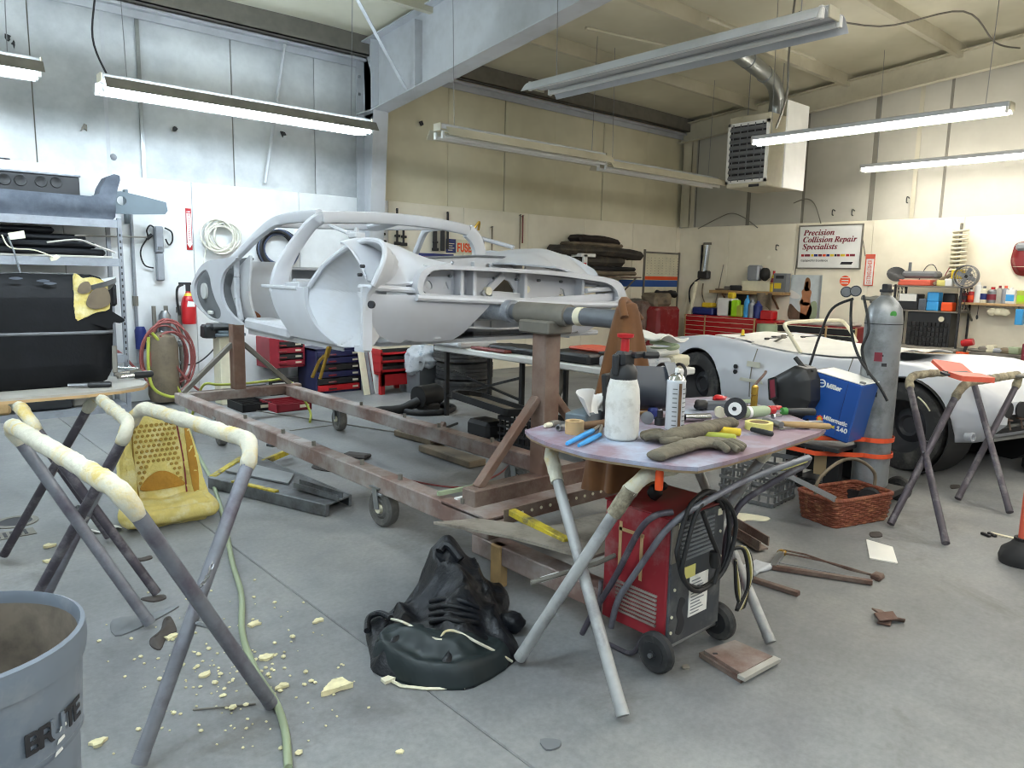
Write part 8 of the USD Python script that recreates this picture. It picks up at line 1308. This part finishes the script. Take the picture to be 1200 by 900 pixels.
single('dished_reflector', mv(lathe([(0, 0), (.05, .005), (.12, .05), (.125, .06), (.04, .03), (0, .03)], 20), (xr_+.1, Y(1041), z1_+.12), ry=-.9, rx=.4), 'dark_plastic', 'dark dished lamp shade at the rack top corner', 'shade')
single('orange_sander', cat(bar((xr_+.1, Y(1086), z1_+.02), (xr_+.15, Y(1110), z1_+.2), .05, .05, .01)), 'old_wood', 'brown bar leaning on the rack top', 'bar'); rk_('yellow_tool', 'yellow-headed tool on the rack top', 'tool', 1114, .14, .12, .12, 'yellow', z1_+.1); rk_('white_cup', 'white cup on the rack top', 'cup', 1105, .1, .1, .1, 'white', z1_); rk_('yellow_bag', 'pale yellow packet on the rack top', 'packet', 1097, .12, .08, .1, 'yellow_tape', z1_)
for i, (ca, lb) in enumerate(((1075, 'first thin wire arch above the rack'), (1103, 'second thin wire arch above the rack'))): single('wire_arch', tube(spline([(xr_+.3, Y(ca-15), z1_+.02+.0), (xr_+.3, Y(ca-6), z1_+.26), (xr_+.3, Y(ca+4), z1_+.27), (xr_+.3, Y(ca+12), z1_+.05)]), .006, 6), 'maroon' if i else 'ink', lb, 'wire')
fn_ = Thing('shop_fan', 'round grey caged fan at the bottle-shelf end of the rack', 'fan', tuple(wb(1131, 324, xr_-.02))); 
for r_ in (.04, .075, .11, .14): fn_.part('cage_ring', tube([(0, r_*math.cos(a), r_*math.sin(a)) for a in np.arange(24)*math.pi/12], .004, 5, True), 'steel')
for k in range(16): a = k*math.pi/8; fn_.part('cage_wire', rod((-.005, .03*math.cos(a), .03*math.sin(a)), (.005, .14*math.cos(a), .14*math.sin(a)), .0025, 4), 'steel')
for k in range(4): a = k*math.pi/2+.4; fn_.part('blade', mv(cb((.012, .05, .10), (0, 0, .07), .004), (.04, 0, 0), rx=a), 'shelf_grey')
fn_.part('motor', along(cyl(.045, 0, .12, 16), (.05, 0, 0), (1, 0, 0)), 'dark_plastic'); fn_.part('housing', plane_map(lathe([(.135, -.06), (.15, -.06), (.15, .02), (.145, .02), (.145, -.05), (.135, -.06)], 28), (0.02, 0, 0), (0, 1, 0), (0, 0, 1), (-1, 0, 0)), 'grey_plastic')
q0, q1 = wb(1122, 312, 11.3), wb(1128, 272, 11.3); mat('spring_cream', '#cdc7b0', .5, var=.08); sp_ = Thing('coil_spring', 'tall cream coil spring standing on the rack top against the wall', 'spring', (11.3, q0[1], q0[2])); hh = q1[2]-q0[2]+.12; n = 10
sp_.part('coil', tube([(.075*math.cos(a), .085*math.sin(a), -.08+hh*a/(2*math.pi*n)) for a in np.linspace(0, 2*math.pi*n, n*16)], .016, 7), 'spring_cream', smooth=80); sp_.part('core_rod', rod((0, 0, -.1), (0, 0, hh), .02), 'grime_steel')
# ---- desk under rack, shelf of bottles, bench with vise at the right
xd = 10.85; yd0, yd1 = wb(1130, 420, xd)[1], wb(1036, 412, xd)[1]; zd = wb(1085, 412, xd)[2]
dk_ = Thing('wooden_desk', 'brown wooden desk with two drawers under the black rack', 'desk', (xd+.25, (yd0+yd1)/2, 0)); dk_.part('top', bx(xd-.03, XB-.03, yd0, yd1, zd-.03, zd, .006), 'wood', world=True, smooth=False)
for k in range(2): d = dk_.part('drawer', bx(xd-.012, xd+.01, yd0+.02+(yd1-yd0)*k*.5, yd0-.01+(yd1-yd0)*(k+1)*.5, zd-.16, zd-.035, .005), 'wood', world=True, smooth=False); dk_.part('knob', blob((xd-.025, yd0+(yd1-yd0)*(k+.5)*.5+.1, zd-.1), (.012, .012, .012)), 'bone', parent=d, world=True)
dk_.part('body', bx(xd, XB-.1, yd0, yd1-.03, 0, zd-.03), 'dark_wood', world=True, smooth=False); single('desk_clutter', lump(xd+.02, xd+.35, yd0+.1, yd1-.05, zd+.001, zd+.06, .02, .015, 8, 5), 'grime_steel', 'grey tray of clutter on the brown desk', 'tray', smooth=60)
xs3 = 11.15; zs3_ = wb(1150, 355, xs3)[2]; ya3, yb3 = wb(1215, 358, xs3)[1], wb(1122, 354, xs3)[1]
bsf = Thing('bottle_shelf', 'pale wall shelf crowded with cans and bottles beside the black rack', 'shelf', (xs3+.15, (ya3+yb3)/2, zs3_)); bsf.part('board', bx(xs3, XB-.03, ya3, yb3, zs3_-.03, zs3_, .004), 'tan_tape', world=True, smooth=False); bsf.part('bracket', bar((xs3+.03, yb3-.1, zs3_-.03), (XB-.03, yb3-.1, zs3_-.25), .02, .02), 'grime_steel', world=True); bsf.part('bracket', bar((xs3+.03, ya3+.2, zs3_-.03), (XB-.03, ya3+.2, zs3_-.25), .02, .02), 'grime_steel', world=True)
Y3 = lambda px: wb(px, 345, xs3+.06)[1]
def can(label, px, w, h, m, cap, lab=None, square=False):
    t = Thing('shelf_bottle', label, 'bottle', (xs3+.10, Y3(px), zs3_+.0005)); k = w/2
    if square: t.part('body', cb((w*.8, w, h*.86), (0, 0, h*.43), .008), m); t.part('cap', cyl(.018, h*.86, h, 10), cap)
    else: t.part('body', lathe([(0, 0), (k, 0), (k, h*.74), (k*.7, h*.84), (k*.4, h*.86), (0, h*.86)], 16), m); t.part('cap', cyl(k*.42, h*.855, h, 12), cap)
    if lab: t.part('label_band', cb((.004, w*.84, h*.4), (-(w*.4+.002) if square else -k-.001, 0, h*.36)) if square else lathe([(k+.001, h*.2), (k+.002, h*.2), (k+.002, h*.55), (k+.001, h*.55), (k+.001, h*.2)], 16), lab)
for args in (('dark red can at the shelf end by the fan', 1129, .08, .15, 'dark_red', 'black', 'ink'), ('orange-red spray can by the dark red one', 1137, .08, .17, 'red', 'white', 'orange'), ('tall white bottle on the bottle shelf', 1145, .09, .27, 'white', 'white', None), ('white can with blue-black print', 1152, .09, .22, 'bone', 'grey_plastic', 'navy'), ('silver can with red top and black print', 1162, .12, .21, 'steel', 'red', 'maroon'), ('beige bottle with dark red cap', 1170, .08, .23, 'board_grey', 'maroon', None), ('grey bottle with pink cap', 1177, .09, .23, 'shelf_grey', 'faded_red', None), ('white jug with blue label', 1184, .11, .21, 'white', 'white', 'light_blue', True), ('pale narrow bottle beside the white jug', 1191, .06, .16, 'bone', 'bone', None), ('yellow-green jug at the picture edge', 1198, .12, .2, 'hose_lime', 'white', 'lime', True)): can(*args)
single('hanging_gloves', cat([blob((xs3+.05, Y3(px), zs3_-.11), (.03, .06, .05), i, .3) for i, px in enumerate((1165, 1172, 1180))]), 'bone', 'pale gloves hung under the bottle shelf', 'gloves', smooth=70); single('hook_bar', rod((xs3+.03, Y3(1158), zs3_-.05), (xs3+.03, Y3(1192), zs3_-.05), .008), 'grime_steel', 'thin bar under the bottle shelf', 'bar'); single('hanging_key', cat(rod((xs3+.04, Y3(1149), zs3_-.02), (xs3+.04, Y3(1148.5), zs3_-.16), .004), blob((xs3+.04, Y3(1148.5), zs3_-.19), (.01, .015, .03), 2)), 'ink', 'dark tool dangling below the bottle shelf', 'tool'); single('blue_package', bx(xs3-.03, xs3+.05, Y3(1204), Y3(1195), zs3_-.26, zs3_-.06, .004), 'light_blue', 'blue and white package hanging at the picture edge', 'package')
xb2 = 10.9; yv0, yv1 = wb(1215, 416, xb2)[1], wb(1136, 412, xb2)[1]; zv = wb(1165, 414, xb2)[2]
wbn = Thing('steel_bench', 'grey steel bench with clutter below the bottle shelf', 'bench', (xb2+.25, (yv0+yv1)/2, 0)); wbn.part('top', bx(xb2, XB-.04, yv0, yv1, zv-.04, zv, .004), 'grime_steel', world=True, smooth=False); wbn.part('back_panel', bx(xb2+.06, xb2+.075, wb(1186, 430, xb2)[1], wb(1145, 430, xb2)[1], .25, zv-.05), 'pale_green', label='pale green panel', world=True, smooth=False)
for px in (1142, 1188): y = wb(px, 430, xb2)[1]; wbn.part('leg', bx(xb2+.0, xb2+.05, y-.025, y+.025, 0, zv-.04), 'ink', world=True, smooth=False)
for i, (px, w, h, m, lb) in enumerate(((1142, .22, .03, 'grime_steel', 'flat black tray at the bench end'), (1150, .12, .07, 'grime_steel', 'steel vise block on the bench'), (1158, .1, .09, 'bone', 'pale jar on the steel bench'), (1167, .12, .06, 'shelf_grey', 'grey casting on the steel bench'), (1176, .12, .07, 'old_wood', 'brown block on the steel bench'), (1186, .12, .09, 'pale_green', 'greenish grinder wheel on the steel bench'))): single('bench_item', lump(xb2+.05, xb2+.2, wb(px, 410, xb2)[1]-w/2, wb(px, 410, xb2)[1]+w/2, zv+.001, zv+h, .012, .008, 14, i), m, lb, 'bench clutter', smooth=50)
q = wb(1133, 402, xb2-.05); t = Thing('red_lamp', 'red work lamp head beside the steel bench', 'lamp', tuple(q)); t.part('head', along(lathe([(0, 0), (.04, 0), (.05, .05), (.045, .14), (0, .14)], 16), (0, .06, -.01), (0, -1, .25)), 'red'); t.part('neck', rod((0, .0, -.03), (0, .02, -.12), .02), 'ink'); t.part('base', cb((.06, .14, .04), (0, .04, -.14), .008), 'orange')
single('tall_rack_edge', cat(bx(xb2-.3, xb2-.1, wb(1225, 430, xb2-.2)[1], wb(1197.5, 430, xb2-.2)[1], .1, wb(1198, 402, xb2-.2)[2], .01)), 'maroon', 'dark maroon cabinet edge at the far end of the bench', 'cabinet', smooth=False)
ms = Thing('moulded_shell', 'dark red and grey moulded panel hung high on the cream end wall', 'panel', tuple(wb(1196, 303, 11.4))); 
mp = smoothpoly([tuple(wb(x, y, 11.42)[1:]) for x, y in ((1186, 296), (1190, 286), (1200, 283), (1214, 285), (1214, 318), (1203, 323), (1190, 321), (1184, 308))], 4); m_ = fine(ext(mp, .08), .05); v = m_.vertices; d = shapely.distance(shapely.points(v[:, :2]), mp.exterior); m_.vertices = np.stack([11.45-v[:, 2]*np.clip(d/.06, .2, 1), v[:, 0], v[:, 1]], 1)
if m_.volume < 0: m_.invert()
ms.part('shell', m_, 'dark_red', world=True, smooth=60); ms.part('cap', lumpy(cb((.09, .16, .10), wb(1199, 289, 11.38), .03), .006, 12), 'shelf_grey', world=True); ms.part('strip', bx(11.355, 11.365, wb(1200, 312, 11.36)[1], wb(1187, 312, 11.36)[1], wb(1193, 312, 11.36)[2]-.006, wb(1193, 312, 11.36)[2]), 'bone', world=True, smooth=False)
# ---------------------------------------------------------------- floor things at the right
mat('wicker', '#7a3f2a', .7, var=.2, scale=25, col2='#a06a4a', amt=.35, s2=16, sharp=.08, bump=.8, bs=45)
bA, bB, bC = G(947, 611), G(1004, 633), G(1028, 602); bD = bA+bC-bB; cen = (bA+bC)/2; ex_, ey_ = (bB-bA), (bC-bB); Lx, Ly = .84*np.linalg.norm(ex_), .84*np.linalg.norm(ey_); ang = math.atan2(ex_[1], ex_[0]); bh_ = .15
bk_ = Thing('wicker_basket', 'reddish brown wicker basket with a hoop handle on the floor', 'basket', (cen[0], cen[1], 0), ang)
sgn = 1 if np.cross(ex_[:2], ey_[:2]) > 0 else -1
def rr(k, z, n=10): 
    pts = A(Polygon([(-Lx/2*k, -Ly/2*k), (Lx/2*k, -Ly/2*k), (Lx/2*k, Ly/2*k), (-Lx/2*k, Ly/2*k)]).buffer(-.035).buffer(.035, 3).exterior.coords)[:-1]; ls = LineString(np.vstack([pts, pts[:1]])); return A([[*ls.interpolate(i/72, True).coords[0], z] for i in range(72)])
for j in range(12):
    z = .008+bh_*j/11; k = .90+.10*j/11; c = rr(k, z); nrm = c[:, :2]/np.linalg.norm(c[:, :2], axis=1, keepdims=True); c[:, :2] += nrm*(.004*np.cos(np.arange(72)*math.pi/2+math.pi*j))[:, None]; bk_.part('weave', tube(c, .0095, 6, True), 'wicker', smooth=80)
c = rr(1.0, bh_+.012); bk_.part('rim', tube(c, .013, 8, True), 'wicker', smooth=80); bk_.part('bottom', plane_map(ext(Polygon(rr(.9, 0)[:, :2]), .012), (0, 0, 0), (1, 0, 0), (0, 1, 0), (0, 0, 1)), 'wicker'); bk_.part('handle', tube(spline([(-Lx*.0-.0, -Ly*.5, bh_), (.0, -Ly*.48, bh_+.1), (0, -Ly*.25, bh_+.18), (0, 0, bh_+.21), (0, Ly*.25, bh_+.18), (0, Ly*.48, bh_+.1), (0, Ly*.5, bh_)], 5), .010, 8), 'old_wood', smooth=80)
single('aluminium_angle', cat(bar(G(905, 548, .33), G(978, 598, .14)+A([0, 0, .05]), .03, .004), bar(G(905, 548, .345), G(978, 598, .14)+A([0, 0, .065]), .004, .03)), 'chrome', 'bright aluminium angle sticking out of the wicker basket', 'angle bar', smooth=False)
crate('wire_crate', 'grey wire crate standing behind the sawhorse legs', tuple((G(868, 585)+G(938, 600))/2+A([.1, .15, 0])), .34, .36, .27, 'steel', .1, 5, 6)
rag('paper_sheet', 'loose white paper sheet lying on the floor by the basket', 'paper', gx([(1015, 633), (1019, 655), (1052, 661), (1046, 642)]), 'paper', .012, 9, sm=False); rag('dark_scrap', 'small dark scrap on the floor beside the basket', 'scrap', gx([(1019, 625), (1030, 624), (1034, 629), (1022, 630)]), 'brown_rag', .012, 10)
q = G(1037, 728); t = Thing('metal_offcuts', 'little pile of rusty bent metal offcuts alone on the floor', 'offcuts', (q[0], q[1], 0))
for k, (x, y, w, d, z, r_) in enumerate(((0, 0, .1, .05, .006, .3), (.02, .02, .08, .05, .02, 1.0), (-.02, -.01, .09, .04, .032, -.5), (.03, -.03, .07, .03, .012, 2.0))): t.part('plate', mv(cb((w, d, .008), b=.002), (x, y, z), rz=r_, rx=.25*k), 'rust')
t = Thing('rebar_frame', 'narrow rusty bent steel frame with thin wires lying on the floor', 'frame', tuple(G(960, 668))); a_, b_, c_, d_ = [up(G(*q), .015) for q in ((905, 668), (1022, 686), (1028, 679), (916, 651))]; t.part('bar', bar(a_, b_, .025, .02), 'rust', world=True); t.part('end_bracket', bar(a_, d_, .03, .025), 'galv', world=True); t.part('wire', tube(spline([d_, (d_+c_)/2+A([0, 0, .01]), c_]), .005, 6), 'rust', world=True); t.part('wire', tube([(a_*2+d_)/3, (b_*2+c_)/3], .003, 6), 'steel', world=True); t.part('wire', tube([d_+A([.02, 0, .01]), d_+(c_-d_)*.3+A([0, .02, .02]), d_+(c_-d_)*.7, c_], .005, 6), 'rust', world=True); t.part('knuckle', lumpy(cb((.06, .05, .03), c_, .008), .006, 40), 'rust', world=True); t.part('brass_end', cb((.04, .04, .03), d_, .008), 'brass', world=True)
single('steel_bar', bar(up(G(880, 681), .012), up(G(936, 699), .012), .03, .022, .003), 'rust', 'rusty bar on the floor behind the sawhorse foot', 'steel bar', smooth=False); single('steel_channel', cat(bar(up(G(855, 625), .02), up(G(893, 648), .02), .07, .008), bar(up(G(853, 627), .045), up(G(890, 650), .045), .008, .05), bar(up(G(864, 622), .045), up(G(900, 644), .045), .008, .05)), 'rust', 'rusty channel offcut on the floor behind the red welder', 'steel channel', smooth=False); single('rag_scrap', lump(*(G(885, 668)[0]+A([-.08, .08])), *(G(885, 668)[1]+A([-.05, .05])), .0, .03, .01, .02, 12, 4), 'grey_cloth', 'crumpled grey rag under the sawhorse beside the red welder', 'rag', smooth=60); rag('wood_flakes', 'pale splintered wood strips on the floor by the wire crate', 'wood', gx([(862, 602), (900, 607), (896, 611), (875, 610), (864, 614)]), 'bone', .01, 6)
pp_ = [G(819, 770), G(868, 801), G(910, 778), G(860, 756)]; t = Thing('steel_plate', 'rusty square steel plate with bright chamfered edge lying beside the red welder', 'steel plate', tuple(sum(pp_)/4)); pg4 = Polygon([tuple(q[:2]) for q in pp_]); t.part('plate', plane_map(ext(pg4.buffer(-.012), .012), (0, 0, .018), (1, 0, 0), (0, 1, 0), (0, 0, 1)), 'rail_rust', world=True, smooth=False); o1, o2 = A(pg4.exterior.coords)[:4], A(pg4.buffer(-.025, join_style=2).exterior.coords)
t.part('skirt', plane_map(ext(pg4, .018), (0, 0, 0), (1, 0, 0), (0, 1, 0), (0, 0, 1)), 'rust', world=True, smooth=False); t.part('bright_edge', bar(pp_[1]+A([0, 0, .02]), pp_[2]+A([0, 0, .02]), .03, .014), 'board_grey', world=True, smooth=False); t.part('slot', bar((pp_[0]*.6+pp_[1]*.4)+A([.03, .03, .031]), (pp_[0]*.55+pp_[1]*.45)+A([.045, .03, .031]), .008, .002), 'ink', world=True, smooth=False)
rag('metal_chip', 'tiny dark metal chip before the welder wheels', 'chip', gx([(799, 781), (806, 780), (808, 784), (801, 785)]), 'grime_steel', .012, 2); rag('dark_stain_scrap', 'flat dark scrap of tape alone on the open floor', 'scrap', gx([(633, 868), (656, 869), (655, 877), (640, 880)]), 'grey_plastic', .002, 7)
for i, (p_, q_, lb) in enumerate((((1150, 626), (1160, 630), 'dark clip on the floor before the post base, the first of two'), ((1158, 626), (1167, 630), 'dark clip on the floor before the post base, the second of two'))): single('dark_clip', bar(up(G(*p_), .008), up(G(*q_), .008), .02, .014, .003), 'ink', lb, 'clip')
single('pale_strip', bar(up(G(1160, 625), .004), up(G(1190, 632), .004), .025, .006), 'bone', 'pale strip leading to the post base on the floor', 'strip'); rag('rust_flake', 'rusty flake on the floor by the scuffed sawhorse foot', 'flake', gx([(1114, 569), (1124, 569), (1124, 572), (1115, 573)]), 'brown_rag', .01, 3)
single('low_dolly', cat(bx(*sorted((G(1195, 554)[0], G(1195, 554)[0]+.4)), G(1195, 554)[1]-.25, G(1195, 554)[1], .03, .13, .02), cyl(.04, 0, .03, 12).apply_translation((G(1195, 554)[0]+.1, G(1195, 554)[1]-.08, 0))), 'black', 'low black dolly at the picture edge behind the post', 'dolly')
q = G(1197, 660); po_ = Thing('post_stand', 'reddish steel post on a lumpy black rubber base at the picture edge', 'post', (q[0], q[1], 0)); po_.part('base', lumpy(lathe([(0, 0), (.10, 0), (.105, .03), (.095, .07), (.06, .10), (.045, .12), (0, .12)], 28), .008, 18), 'rubber'); po_.part('collar', lathe([(.03, .11), (.045, .11), (.045, .135), (.03, .135), (.03, .11)], 18), 'black'); po_.part('post', cyl(.028, .1, .95, 16), 'faded_red'); po_.part('head_plate', cb((.2, .2, .012), (0, 0, .956), .004), 'grime_steel')
